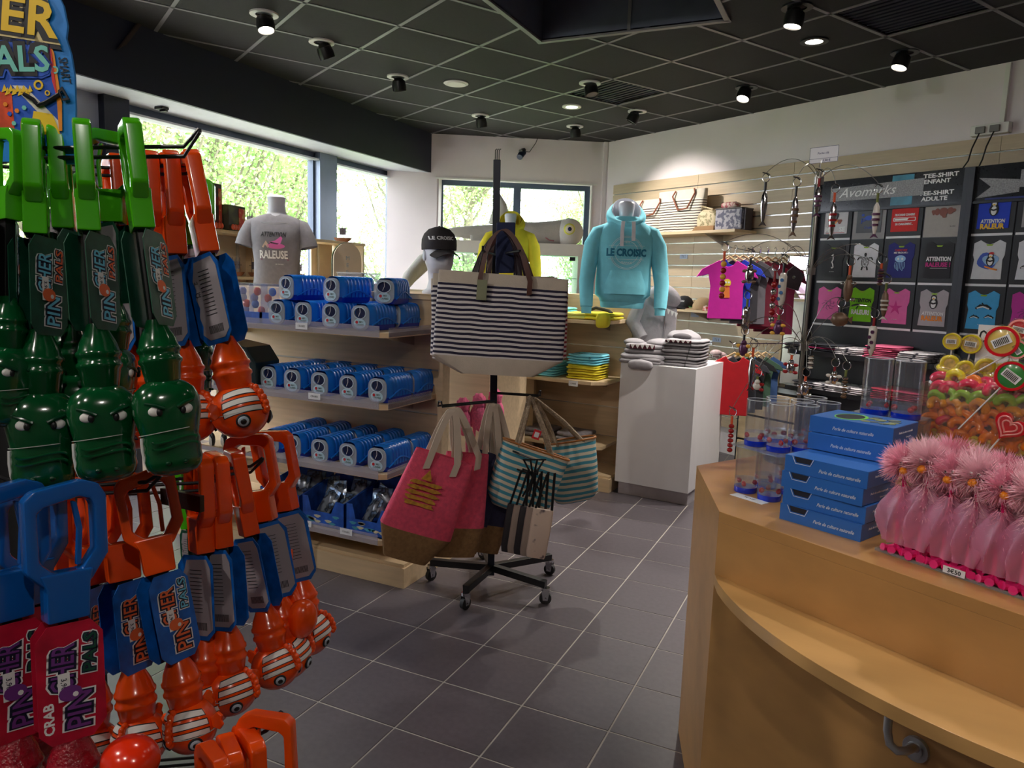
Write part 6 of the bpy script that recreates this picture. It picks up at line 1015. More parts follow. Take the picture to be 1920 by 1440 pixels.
for ri, (z, col, kd) in enumerate(rows):
    n_ = 8 if ri < 12 else 6
    for i in range(n_):
        x = .028+(BW-.05)*(i+rg.uniform(.1, .5))/n_; y = .022+rg.uniform(-.004, .010)+max(0, z-.33)*.9; c2 = col if rg.random() < .85 else rg.choice(['orange', 'yellow', 'pink']); sweet(kd, c2, bl(x, y, z+rg.uniform(-.008, .008)), (R(90)+rg.uniform(-.6, .6), rg.uniform(-.8, .8), R(-22)+rg.uniform(-.5, .5)), '%s wrapped sweet, %s from left, %s row from below of the candy bin' % (c2, ord_[i], ord_[ri]), rg.uniform(.95, 1.15), 'wrapped sweets, %s row of the candy bin' % ord_[ri])
    if z > .33:
        for i in range(5): sweet(kd, col, bl(.04+.06*i, .08+.02*(i % 2), z-.01), (rg.uniform(-.5, .5), rg.uniform(-.5, .5), rg.uniform(0, 3)), col+' wrapped sweet at the back of the heap, %s from the left, %s row' % (ord_[i], ord_[ri]), 1.1, 'wrapped sweets at the back of the %s row' % ord_[ri])
# lollies and price card
def lolly(label, px, py, d, r, cols, tilt, kind='disc'):
    p = at(px, py, d); g = thing('lollipop', label, 'lollipop', p, R(-22)); g.rotation_euler = (0, tilt, R(-22)); mb = MB()
    if kind == 'disc':
        mb.lathe([(0, -.008), (r*.8, -.008), (r, -.003), (r, .003), (r*.8, .008), (0, .008)], 28); mb.v = [(x, z, y) for x, y, z in mb.v]; mb.build('sweet_disc', cols[0], g); m2 = MB(); m2.ring(circ(0, 0, r*.98, 28), circ(0, 0, r*.8, 28), -.0105, -.0075, ax='y'); m2.build('outer_band', cols[1], g); m3 = MB(); m3.box(-r*.55, -.012, -r*.28, r*.55, -.0105, r*.28, 0)
        for i in range(9): m3.box(-r*.45+i*r*.1, -.0128, -r*.2, -r*.45+i*r*.1+r*.05, -.012, r*.2, 1)
        m3.build('barcode_label', [PAPER, INK], g)
    else:
        po = [(r*1.1*16*sin(t)**3/16, r*1.1*(13*cos(t)-5*cos(2*t)-2*cos(3*t)-cos(4*t))/16) for t in [2*pi*i/40 for i in range(40)]]; mb.prism(po, -.008, .008, ax='y'); mb.build('sweet_heart', cols[0], g, bevel=.003); m2 = MB()
        for s_ in (.75, .45): m2.tube([(a*s_, -.009, b*s_) for a, b in po], .0022, 6, closed=True)
        m2.build('swirl', cols[1], g)
    MB().cyl((0, 0, -r*.9), (0, 0, -r*.9-.16), .0022, n=8).build('stick', PAPER, g); o = MB(); o.ell((0, 0, 0), (r*1.12, .013, r*1.12), 18, 10, fn=lambda v: v*(1+.05*sin(v.x*260)*cos(v.z*240))); o.build('wrapper', WR, g, smooth=20)
LR = mat('lolly_red', (206, 20, 36), .25, coat=.5); LG = mat('lolly_green', (30, 150, 50), .25, coat=.5); LP = mat('lolly_pale_pink', (240, 150, 150), .3); LY = mat('lolly_yellow', (226, 196, 90), .3, coat=.5)
lolly('red and white heart shaped lollipop at the right edge', 1893, 800, 1.95, .036, [LR, LP], .5, 'heart'); lolly('green lollipop in a red shell with a barcode, right edge', 1898, 705, 1.95, .040, [LG, LR], .6); lolly('pale yellow lollipop with a barcode above the candy bin', 1880, 640, 2.0, .042, [LY, LR], -.5); lolly('red lollipop at the upper right edge of the candy', 1912, 618, 2.0, .028, [LR, LP], .2); lolly('small green lollipop at the right edge, above the bin', 1908, 655, 1.98, .026, [LG, LP], .9)
lolly('yellow wrapped lollipop standing at the left of the candy heap', 1786, 640, 2.3, .026, [LY, CM['yellow']], .0); lolly('cream wrapped lollipop beside the price card', 1822, 645, 2.28, .030, [CEN, CM['yellow']], .1)
p = at(1862, 650, 2.26); g = thing('price_card', 'white handwritten price card standing in the candy bin', 'label', p, R(-22)); MB().box(-.045, 0, -.06, .07, .0015, .065).build('card', PAPER, g); mb = MB(); mb.text('0,50', .055, .002, .03, -.001, .0005, wid=.085); mb.build('handwriting', INK, g)
# ================================================================== key ring tree
TP = at(1537, 322, 2.5); BASE = Vector((TP.x+.0, TP.y-.06, TZ)); g = thing('key_ring_tree', 'chrome key ring tree of curved wires on the counter', 'display stand', (BASE.x, BASE.y, TZ)); O = BASE; POL = mat('dull_chrome', (150, 146, 142), .3, .9, var=.06)
tpt = TP-O; MB().tube([(0, 0, .01), tpt], .0065, 10).build('pole', POL, g); MB().lathe([(.10, 0), (.10, .006), (.02, .016), (0, .016)], 28).build('foot_plate', POL, g)
def onpole(z): t = (z-O.z)/(TP.z-O.z); return tpt*t
for z in (TP.z-.03, 1.62, 1.36): h_ = onpole(z); MB().cyl(h_-Vector((0, 0, .012)), h_+Vector((0, 0, .012)), .016, n=14).build('wire_hub', POL, g)
CHR = mat('chrome_charm', (206, 200, 202), .12, 1, var=.2, scale=40); ORC = mat('orange_cord', (214, 84, 40), .6); CDS = {'blk': BLACK, 'red': mat('red_cord', (140, 24, 34), .6), 'org': ORC, 'grn': mat('olive_cord', (110, 120, 60), .6)}
CC = {'silver': CHR, 'blue': mat('enamel_blue', (90, 140, 200), .2, .2), 'redb': mat('enamel_red', (150, 24, 30), .2, .2), 'white': mat('enamel_white', (214, 208, 200), .25), 'brown': mat('shell_brown', (110, 84, 66), .4, .3), 'purple': mat('enamel_plum', (92, 50, 84), .3, .3), 'yellow': mat('enamel_yellow', (226, 170, 60), .3)}
def wire(z, e):
    h_ = onpole(z); e = e-O; v = e-h_; mid = h_+v*.45+Vector((0, 0, .08+.18*v.length)); P = [h_+(mid-h_)*(2*t)*(1-t)*1.0+ (e-h_)*t*t for t in [i/14 for i in range(15)]]; MB().tube(P, .0011, 5).build('curved_wire', POL, g)
def charm(px, y0, y1, label, kind, cord='blk', cols=('silver', 'redb'), d=2.45, ry=None, lvl=None):
    p = at(px, y0, d); Lp = 1/1381*d; tot = (y1-y0)*Lp; q = thing('key_ring', label, 'key ring', p, R(-25) if ry is None else ry, 'key rings on the wire tree')
    lv = lvl or (TP.z-.03 if y0 < 420 else 1.62 if y0 < 560 else 1.36); wire(lv, p+Vector((0, 0, .002)))
    q.location = p; MB().tube([(-.014, 0, .004), (0, 0, 0), (.010, 0, -.008)], .002, 5).build('clip', BLACK, q); MB().tube([(.014*cos(t), .002, -.014+.015*sin(t)) for t in [2*pi*i/20 for i in range(20)]], .0013, 6, closed=True).build('split_ring', STEEL, q)
    cz = -.03-tot*.16; MB().tube([(0, 0, -.028), (0, 0, cz)], .0042, 7).build('cord', CDS[cord], q); h_ = max(.03, tot+cz); a, b = CC[cols[0]], CC[cols[1]]
    if kind == 'fish':
        MB().loft([(cz, .003, .003), (cz-h_*.12, .010, .006), (cz-h_*.4, .013, .008), (cz-h_*.75, .008, .005), (cz-h_*.88, .004, .003)], 12, 2).build('fish_body', a, q, smooth=70); MB().prism([(0, cz-h_*.84), (.014, cz-h_), (0, cz-h_*.95), (-.014, cz-h_)], -.0015, .0015, ax='y').build('tail', b if b != CC['redb'] else a, q)
        if cols[1] != 'silver':
            mb = MB()
            for t in (.3, .45, .6): mb.cyl((0, 0, cz-h_*t), (0, 0, cz-h_*(t+.06)), .0128*(1.05 if t < .5 else .85), n=12)
            mb.build('bands', b, q)
    elif kind == 'beads':
        for k in range(6): MB().ell((0, 0, cz-h_*(k+.5)/6), (.010, .009, h_/12.5), 12, 8).build('bead', (a, b)[k % 2], q)
    elif kind == 'pen':
        MB().loft([(cz, .008, .008), (cz-h_*.1, .013, .013), (cz-h_*.75, .012, .012), (cz-h_, .003, .003)], 16, 2).build('pod_body', a, q, smooth=70)
        for k in range(4): MB().cyl(((-1)**k*.004, -.011, cz-h_*(.2+.17*k)), ((-1)**k*.004, -.0145, cz-h_*(.2+.17*k)), .006, n=10).build('spot', b, q)
    elif kind == 'animal':
        MB().ell((0, 0, cz-h_*.35), (.016, .010, h_*.32), 16, 10).build('body', a, q); MB().ell((.003, -.004, cz-h_*.05), (.009, .009, .009), 12, 8).build('head', a, q)
        for sx, zz in ((-1, .2), (1, .2), (-1, .6), (1, .6)): MB().ell((sx*.018, -.002, cz-h_*zz), (.010, .004, .006), 8, 6).build('flipper', b, q)
    elif kind == 'puff':
        MB().ell((0, 0, cz-h_*.5), (.030, .016, h_*.5), 18, 12, fn=lambda v: v*(1+.08*sin(v.x*300)*sin(v.z*300))).build('fish_body', a, q); MB().prism([(.026, cz-h_*.5), (.042, cz-h_*.25), (.042, cz-h_*.75)], -.002, .002, ax='y').build('tail', a, q)
    return q
A = 'silver'
charm(1437, 325, 422, 'slim silver fish key ring, leftmost on the top wires', 'fish', 'blk', (A, A)); charm(1495, 333, 442, 'dolphin key ring with a forked tail, left of the pole top', 'fish', 'blk', (A, 'brown')); charm(1538, 318, 405, 'plum and silver fish key ring hanging at the pole top', 'fish', 'red', (A, 'purple'), 2.42); charm(1567, 345, 448, 'silver fish key ring with an orange cord, right of the pole', 'fish', 'org', (A, 'redb')); charm(1648, 346, 445, 'white and red banded fish key ring in front of the header sign', 'fish', 'grn', ('white', 'purple'))
charm(1360, 455, 560, 'beaded multicolour strap key ring before the magenta T-shirt', 'beads', 'org', ('yellow', 'redb')); charm(1409, 468, 548, 'silver ball fish key ring before the wine T-shirts', 'animal', 'blk', (A, 'brown')); charm(1455, 492, 605, 'red and silver beaded key ring left of the pole', 'beads', 'red', ('redb', A)); charm(1472, 478, 580, 'white pod key ring with blue spots', 'pen', 'blk', ('white', 'blue')); charm(1403, 545, 626, 'olive cord key ring with a silver pod', 'pen', 'grn', (A, 'brown'))
charm(1596, 482, 590, 'orange cord crab key ring over the turtle poster', 'animal', 'org', ('brown', A)); charm(1655, 478, 535, 'black key ring with an orange cord over the right column', 'beads', 'org', ('purple', 'brown')); charm(1664, 515, 600, 'striped whale key ring with a wide tail over the pink poster', 'fish', 'grn', ('brown', 'white')); charm(1578, 560, 612, 'round brown fish key ring over the lime poster', 'puff', 'blk', ('brown', 'brown')); charm(1641, 580, 668, 'white pod key ring with dark hexagons and a red tip', 'pen', 'red', ('white', 'purple'))
charm(1397, 612, 682, 'dark turtle key ring with yellow belly, left side', 'animal', 'blk', ('purple', 'yellow')); charm(1414, 636, 735, 'silver dolphin key ring, lower left of the tree', 'fish', 'org', (A, A)); charm(1462, 575, 640, 'plum flower key ring beside the pole', 'animal', 'grn', ('purple', 'yellow')); charm(1486, 650, 712, 'silver frog key ring with an orange cord, right of the pole foot', 'animal', 'org', (A, 'redb')); charm(1523, 640, 692, 'silver stacked bead key ring', 'beads', 'blk', (A, 'white')); charm(1567, 672, 732, 'silver bear key ring with a red cord', 'animal', 'red', (A, 'white')); charm(1588, 678, 748, 'silver and amber key ring with an olive cord', 'beads', 'grn', (A, 'brown')); charm(1512, 690, 755, 'orange cord key ring just above the tumblers', 'animal', 'org', (A, A)); charm(1374, 765, 850, 'long red beaded key ring hanging beside the white pedestal', 'beads', 'org', ('redb', 'redb'), 2.5); charm(1422, 690, 740, 'small white fish key ring with a red mouth', 'animal', 'grn', ('white', 'redb'))
q = at(1480, 520, 2.5); q_ = thing('leather_key_pouch', 'small black leather pouch hanging among the key rings', 'pouch', q+Vector((.01, .02, 0)), .3); MB().prism([(-.03, -.03), (.02, -.045), (.035, .01), (.0, .04), (-.02, .02)], -.008, .008, ax='y').build('body', LEA2, q_, bevel=.002); MB().cyl((.0, -.009, .0), (.0, -.012, .0), .006, n=10).build('stud', STEEL, q_)
p = at(1545, 290, 2.5); q = thing('price_sign', 'white framed price sign clipped on top of the key ring tree', 'sign', p, R(-25)); MB().box(-.05, -.001, -.026, .05, .001, .026).build('card', PAPER, q); mb = MB(); mb.text('Porte clé', .011, -.002, .006, -.0012, .0003); mb.text('3,90 €', .010, .012, -.019, -.0012, .0003, bold=.02); mb.tube([(-.05, -.0015, -.012), (.05, -.0015, -.012)], .0006, 4); mb.tube([(x, -.0015, z) for x, z in ((-.05, -.026), (.05, -.026), (.05, .026), (-.05, .026))], .0007, 4, closed=True); mb.build('lettering', mat('navy_ink', (50, 54, 110), .6), q); MB().tube([(-.01, 0, -.026), (-.012, 0, -.04)], .003, 6).build('clip', CLEAR, q)
# ================================================================== hanging gripper toys, foreground left
LIME = mat('lime_plastic', (70, 172, 14), .22, var=.03, coat=.4); CROC = mat('crocodile_green', (5, 74, 36), .16, var=.05, coat=.6); ORA = mat('orange_plastic', (240, 78, 6), .25, var=.03, coat=.4); BLU = mat('handle_blue', (12, 88, 168), .25, var=.03, coat=.4); CRIM = mat('crab_crimson', (150, 14, 34), .22, var=.2, scale=140, coat=.5, bump=.3, bscale=260)
CARDF = {'croc': mat('card_green', (16, 74, 54), .4, var=.3, scale=40), 'fish': mat('card_blue', (12, 96, 186), .35, var=.3, scale=40), 'crab': mat('card_red', (180, 20, 50), .35, var=.25, scale=40)}
CBACK = mat('card_grey_back', (150, 142, 148), .55, var=.05); CEDGE = mat('card_dark', (28, 34, 60), .5); WOUT = mat('letter_outline', (20, 24, 50), .5, var=0); LORA = mat('letter_orange', (236, 110, 60), .5, var=0); LBLU = mat('letter_pale_blue', (110, 200, 230), .5, var=0); LPUR = mat('letter_purple', (110, 50, 130), .5, var=0); BAND = mat('elastic_band', (190, 200, 190), .5, var=0)
def handle_part(g, m):
    po = [(-.030, -.006), (.020, .002), (.038, -.004), (.046, -.018), (.046, -.088), (.026, -.118), (-.022, -.118), (-.040, -.098), (-.040, -.05), (-.040, -.016)]
    pi2 = [(-.020, -.026), (.016, -.018), (.028, -.022), (.031, -.030), (.031, -.080), (.016, -.102), (-.012, -.102), (-.026, -.088), (-.027, -.05), (-.027, -.032)]
    mb = MB(); mb.ring(po, pi2, -.0115, .0115, ax='x'); mb.build('handle', m, g, bevel=.004)
    mb = MB(); mb.prism([(-.028, -.102), (.028, -.102), (.024, -.118), (.022, -.158), (-.022, -.158), (-.022, -.118)], -.0145, .0145, ax='x'); mb.build('grip_base', m, g, bevel=.003)
    mb = MB(); mb.prism([(.010, -.022), (.016, -.024), (.021, -.055), (.018, -.098), (.012, -.098), (.015, -.055)], -.004, .004, ax='x'); mb.build('trigger', m, g, bevel=.002)
def card_part(g, kind, side=1):
    QC = Matrix.Rotation(R({'croc': -34, 'fish': 30, 'crab': -6}[kind]), 4, 'Z')
    w, t = .034, -.160; po = [(-w+.012, t), (w-.012, t), (w, t-.016), (w, t-.118), (w-.014, t-.134), (-w+.012, t-.134), (-w, t-.120), (-w, t-.016)]
    for sx, m_ in ((1, CARDF[kind]), (-1, CBACK)):
        x = sx*.015; c = MB(); c.M = QC; c = c.prism(po, x-.0006, x+.0006, ax='x').build('card_front' if sx > 0 else 'card_back', CARDF[kind], g); mb = MB()
        if sx > 0:
            mb.M = QC @ Matrix.Translation((x+.0008, 0, t-.067)) @ Matrix.Rotation(pi/2, 4, 'Z') @ Matrix.Rotation(pi/2*1, 4, 'Y')
            lc = 1 if kind != 'croc' else 1
            for k, (bo, mi) in enumerate(((.15, 3), (.09, 0), (.01, lc))):
                for w_, sz_, x_, z_, wd in (('PIN', .034, .033, .006, .040), ('CHER', .032, -.018, -.009, .054), ('PALS', .018, -.030, .019, .044)): mb.text(w_, sz_, x_, z_, -.0004*k, .0003, bold=bo, mi=(2 if (w_ == 'PALS' and k == 2) else mi), wid=wd+(.006, .003, 0)[k], rot=pi-.06)
            mb.prism(circ(.012, -.002, .009, 12, .012), -.0018, -.0013, 1 if kind != 'croc' else 2, ax='y'); mb.prism(circ(.014, .003, .003, 8), -.0022, -.0018, 3, ax='y')
            if kind == 'crab': mb.text('CRAB', .014, .036, -.024, -.0004, .0003, bold=.03, mi=3, rot=pi)
            mb.box(-.012, -.0012, -.014, .020, -.0008, -.002, 3); mb.text('3,90 €', .008, .004, -.008, -.0013, .0002, mi=0)
            mb.build('card_print', [WOUT, LORA if kind == 'fish' else LPUR if kind == 'crab' else LBLU, LBLU if kind == 'fish' else CARDF['croc'] if kind == 'crab' else LORA, PWHITE], c)
        else:
            mb.M = QC
            po2 = [(a*.80-.003+(.0012 if i % 2 else -.0012), t-.006-(t-b)*0+(b-t)*.0-abs(b-t)*.93) for i, (a, b) in enumerate([(a*1., b) for a, b in ((-w+.012, t), (w-.012, t-.002), (w-.004, t-.016), (w, t-.03), (w-.002, t-.045), (w, t-.06), (w-.003, t-.075), (w, t-.09), (w-.002, t-.105), (w, t-.118), (w-.014, t-.130), (-w+.012, t-.130), (-w, t-.118), (-w, t-.016))])]
            mb.prism(po2, x-.0012, x-.0007, 0, ax='x')
            for k in range(14): mb.box(x-.0014, -.020+k*.0022, t-.118, x-.0012, -.020+k*.0022+.0012, t-.106, 1)
            mb.M = QC @ Matrix.Translation((x-.0014, 0, t-.06)) @ Matrix.Rotation(-pi/2, 4, 'Z'); 
            for k in range(12): mb.box(-.010, -.0003, .036-k*.006, .013, 0, .0368-k*.006, 1)
            mb.text('CE', .010, -.019, .004, 0, .0002, mi=1); mb.text('0-3', .006, -.019, .022, 0, .0002, mi=1); mb.build('small_print', [CBACK, INK], c)
    MB().prism([(-.011, -.155), (.011, -.155), (.008, -.30), (-.008, -.30)], -.009, .009, ax='x').build('shaft', BLACK, g, bevel=.002)
def neck_part(g, m): return MB().lathe([(.012, -.285), (.015, -.293), (.024, -.312), (.0265, -.322), (.029, -.325), (.029, -.329), (.0265, -.332), (.0265, -.338), (.029, -.341), (.029, -.345), (.0265, -.348), (.023, -.372), (.020, -.376)], 28).build('neck', m, g, smooth=40)
def eyeball(g, p, r, brow=None, look=(0, -1, 0), pup=.55):
    lk = Vector(look).normalized(); p = Vector(p); e = MB().ell(p, (r, r, r), 14, 10).build('eye', WHITE, g); MB().ell(p+lk*r*.62, (r*pup, r*pup, r*pup), 12, 8).build('pupil', BLACK, e)
def toy_croc():
    g = thing('gripper_toy', 'x', 'toy'); handle_part(g, LIME); card_part(g, 'croc'); neck_part(g, CROC)
    H_ = [(z_, a_*1.14, b_*1.1) for z_, a_, b_ in [(-.368, .010, .010), (-.374, .024, .020), (-.384, .034, .028), (-.398, .0385, .032), (-.414, .0390, .033), (-.430, .0360, .031), (-.444, .0335, .028), (-.450, .0322, .0265), (-.456, .0335, .028), (-.462, .0322, .0265), (-.468, .0335, .027), (-.474, .0325, .0255), (-.482, .0335, .026), (-.492, .0315, .024), (-.500, .026, .019), (-.505, .014, .010)]]
    MB().loft(H_, 36, 2.5).build('crocodile_head', CROC, g, smooth=60)
    MB().tube([(-.038, -.008, -.448), (-.0385, -.006, -.465), (-.037, -.004, -.482), (-.033, -.002, -.495)], .0022, 6).build('teeth_edge', WHITE, g)
    for sx in (-1, 1):
        e = MB().ell((sx*.019, -.0310, -.414), (.0095, .0055, .0075), 14, 10).build('eye', WHITE, g); MB().ell((sx*.0150, -.0358, -.4155), (.0040, .003, .0055), 10, 8).build('pupil', BLACK, e)
        MB().tube([(sx*.031, -.0285, -.402), (sx*.018, -.0362, -.4065), (sx*.008, -.038, -.4115)], [.002, .0032, .0025], 8).build('brow', mat('dark_croc_green', (6, 60, 34), .2), g); MB().ell((sx*.011, -.0285, -.4865), (.004, .003, .003), 8, 6).build('nostril', mat('dark_croc_green', (6, 60, 34), .2), g)
    for zz in (-.455, -.464): MB().tube([(.029*cos(t), -.0310, zz+.003*sin(t*2)) for t in [pi*i/10 for i in range(11)]], .0018, 6).build('snout_ridge', CROC, g)
    MB().tube([(.0400*cos(t), .0335*sin(t), -.442+.003*cos(t)) for t in [2*pi*i/28 for i in range(28)]], .0006, 4, closed=True).build('elastic_band', BAND, g)
    MB().ell((0, .018, -.462), (.030, .022, .034), 18, 12).build('lower_jaw', CROC, g); return g
def ellp(c, r, th0, th1, ph, n=10, w=.0045, k=1.015):                    # curved stripe on an ellipsoid (poles along x)
    def f(u, v): t = lerp(th0, th1, u); a = ph+(v-.5)*w/r[2]*2; return (c[0]+k*r[0]*cos(t), c[1]-k*r[1]*sin(t)*cos(a), c[2]+k*r[2]*sin(t)*sin(a))
    return f
def toy_fish():
    g = thing('gripper_toy', 'x', 'toy'); handle_part(g, ORA); card_part(g, 'fish'); n_ = neck_part(g, ORA); n_.location = (0, 0, -.004); n_.scale = (1, 1, .985); c = Vector((0, 0, -.398)); rx, rz_ = .043, .041
    fa = R(40); MB().ell(c, (rx, rx*.92, rz_), 32, 20).build('fish_head', ORA, g, smooth=80)
    def on(az, z, k=1.0): s_ = sqrt(max(0, 1-(z/rz_)**2)); return Vector((c.x+k*rx*s_*sin(az), c.y-k*rx*.92*s_*cos(az), c.z+k*z))
    for z0 in (.027, .0135, .000):
        for side in (-1, 1):
            for nm, w, k, m_ in (('black_outline', .0098, 1.006, INK), ('white_stripe', .0072, 1.013, WHITE)):
                a0, a1 = fa+side*.10, fa+side*(1.45 if m_ is WHITE else 1.49); f = lambda u, v: on(lerp(a0, a1, u), z0+(v-.5)*w-.010*(u-.3)**2, k)
                if side < 0: f = lambda u, v: on(lerp(a1, a0, u), z0+(v-.5)*w-.010*(.7-u)**2, k)
                MB().surf(f, 16, 2).build(nm, m_, g, smooth=80)
    mb = MB(); P = [on(fa, rz_*q/10, 1.0) for q in range(-2, 10)]; d = Vector((sin(fa), -cos(fa), 0))
    for i in range(11): mb.ell(P[i]+d*(.004+.002*(i % 2)), (.005, .005, .0052+.001*(i % 2)), 10, 7)
    mb.build('crest_fin', ORA, g, smooth=70)
    for az in (fa-R(48), fa+R(48)):
        n0 = Vector((sin(az), -cos(az)*.92, -.35)).normalized(); p = on(az, -.0165); q = Vector((0, 0, 1)).rotation_difference(n0).to_matrix().to_4x4()
        for nm, r_, h0, m_ in (('eye_ring', .0108, .0015, INK), ('iris', .0082, .0030, mat('fish_iris', (170, 186, 200), .2)), ('pupil', .0048, .0042, BLACK)): e = MB(); e.M = Matrix.Translation(p) @ q; e.ell((0, 0, h0-.001), (r_, r_, .0028), 16, 8); e.build(nm, m_, g, smooth=80)
    for az, zz in ((fa-R(95), .004), (fa+R(95), .004), (fa+R(180), .02)):
        p = on(az, zz); dd = Vector((sin(az), -cos(az), 0)); up = Vector((0, 0, 1)); mb = MB(); po = [(0, -.008), (.012, -.013), (.019, -.006), (.016, 0), (.020, .007), (.013, .014), (0, .008)]; sd = dd.cross(up)*.0028; k = len(po)
        mb.add([p+dd*a+up*b-sd for a, b in po]+[p+dd*a+up*b+sd for a, b in po], [tuple(range(k)), tuple(range(2*k-1, k-1, -1))]+[(i, (i+1) % k, k+(i+1) % k, k+i) for i in range(k)]); mb.build('side_fin', ORA, g, bevel=.001, seg=1)
    MB().tube([tuple(on(2*pi*i/30, -.006+.003*cos(2*pi*i/30), 1.012)) for i in range(30)], .0006, 4, closed=True).build('elastic_band', BAND, g); return g
def toy_crab():
    g = thing('gripper_toy', 'x', 'toy'); handle_part(g, BLU); card_part(g, 'crab'); neck_part(g, CRIM); MB().ell((0, 0, -.408), (.048, .036, .036), 24, 14).build('crab_body', CRIM, g, smooth=80)
    for sx in (-1, 1): MB().ell((sx*.028, -.012, -.448), (.024, .020, .032), 18, 12).build('claw', CRIM, g, smooth=80); eyeball(g, (sx*.018, -.034, -.395), .009)
    return g
PROTO = {'croc': toy_croc(), 'fish': toy_fish(), 'crab': toy_crab()}; first = set()
def toy(kind, top, head, d, yaw, label, dh=None):
    a = at(*top, d); b = at(*head, dh or d); z = (a-b).normalized(); x = ray(*top).cross(Vector((0, 0, 1))); x = (x-z*x.dot(z)).normalized(); y = z.cross(x); M_ = Matrix((x, y, z)).transposed().to_4x4(); s = (a-b).length/.505; M_ = Matrix.Translation(a) @ M_ @ Matrix.Rotation(R(yaw), 4, 'Z') @ Matrix.Scale(s, 4)
    if kind in first: o = dup(PROTO[kind], None, mw=M_, label=label)
    else: o = PROTO[kind]; o.matrix_basis = M_; o['label'] = label; o['group'] = {'croc': 'green crocodile gripper toys', 'fish': 'orange clownfish gripper toys', 'crab': 'blue handled crab gripper toys'}[kind]; first.add(kind)
    if kind in ('fish', 'crab'): o['group'] = {'fish': 'orange clownfish gripper toys', 'crab': 'blue handled crab gripper toys'}[kind]
    return o
gt = 'green crocodile gripper toy, '; ft = 'orange clownfish gripper toy, '; ct = 'blue handled red crab gripper toy, '
toy('croc', (62, 226), (84, 920), .90, -4, gt+'leftmost of the front three, head facing out'); toy('croc', (152, 226), (203, 903), .90, 0, gt+'middle of the front three, head facing out'); toy('croc', (240, 226), (330, 890), .90, 6, gt+'rightmost of the front three, tilted head')
toy('croc', (108, 234), (152, 870), .96, -6, gt+'half hidden between the left and middle front ones'); toy('croc', (10, 240), (18, 800), .88, 30, gt+'cut off by the left edge of the photo'); toy('croc', (205, 245), (215, 800), 1.0, 75, gt+'with its handle loop seen sideways behind the front row')
toy('croc', (368, 332), (372, 745), 1.28, 80, gt+'farther back, handle loop sideways beside the orange ones'); toy('croc', (352, 345), (345, 735), 1.36, 15, gt+'far back, mostly hidden by the orange handles'); toy('croc', (122, 224), (120, 760), 1.06, 70, gt+'behind the front row with a rounded loop top'); toy('croc', (358, 870), (392, 1255), 1.34, 20, gt+'lower row, lime parts glimpsed between orange toys'); toy('croc', (352, 880), (372, 1235), 1.42, 60, gt+'lower row, farthest, above the grey floor')
toy('fish', (350, 285), (477, 901), 1.15, 8, ft+'rightmost of the upper row, head over the carriers'); toy('fish', (312, 284), (364, 914), 1.16, 10, ft+'second from the right in the upper row'); toy('fish', (275, 284), (308, 920), 1.17, 8, ft+'third from the right in the upper row'); toy('fish', (212, 290), (262, 925), 1.18, 10, ft+'upper row, behind the front crocodiles')
toy('fish', (165, 892), (172, 1544), 1.06, -62, ft+'leftmost of the lower left cluster'); toy('fish', (212, 890), (276, 1519), 1.04, -80, ft+'lower left cluster, second, card behind the front card'); toy('fish', (262, 884), (383, 1488), 1.01, -86, ft+'lower left cluster, front, bright blue card turned to view'); toy('fish', (120, 900), (110, 1540), 1.10, -50, ft+'lower left cluster, hidden behind the blue handles')
toy('fish', (372, 850), (392, 1440), 1.10, 18, ft+'lower centre cluster, left handle'); toy('fish', (402, 848), (442, 1414), 1.11, 18, ft+'lower centre cluster, middle handle, head above the last row'); toy('fish', (436, 842), (539, 1357), 1.20, 12, ft+'lower centre cluster, right handle, head over the floor'); toy('fish', (465, 812), (560, 1340), 1.24, 66, ft+'rightmost of the lower row, handle loop seen sideways'); toy('fish', (508, 806), (600, 1290), 1.32, 56, ft+'behind the rightmost lower toy, second blue card')
toy('fish', (398, 1402), (420, 2060), .92, 20, ft+'bottom row, its handle cut by the photo edge, left'); toy('fish', (430, 1388), (452, 2050), .94, 12, ft+'bottom row, handle second from the left'); toy('fish', (466, 1368), (490, 2030), .96, 20, ft+'bottom row, handle second from the right'); toy('fish', (500, 1335), (535, 1980), .97, 66, ft+'bottom row, rightmost handle loop')
toy('crab', (112, 905), (150, 1720), .84, -74, ct+'front, handle loop turned to view with a red card'); toy('crab', (6, 905), (40, 1720), .84, -66, ct+'cut off by the left edge of the photo'); toy('crab', (50, 902), (70, 1640), .92, -62, ct+'just behind the front one')
# loose rounded claw lobes shown at the right and bottom edge
p = at(566, 1160, 1.24); g = thing('lobster_claw_toy', 'smooth orange claw end of a toy at the right edge of the hanging toys', 'toy', p); MB().ell((0, 0, 0), (.026, .026, .034), 22, 14, fn=lambda v: Vector((v.x, v.y, v.z+.15*v.x))).build('claw', ORA, g, smooth=80); MB().tube([(-.02, .01, .02), (-.055, .02, .05), (-.06, .03, .10)], [.010, .013, .012], 12).build('claw_arm', ORA, g, smooth=60)
p = at(245, 1425, .84); g = thing('lobster_claw_toy', 'glossy red-orange round claw at the bottom edge of the photo', 'toy', p); MB().ell((0, 0, 0), (.034, .03, .026), 22, 14).build('claw', mat('red_orange_plastic', (240, 50, 14), .2, coat=.5), g, smooth=80); MB().tube([(0, .01, -.02), (.0, .03, -.09)], [.012, .014], 12).build('claw_arm', ORA, g)
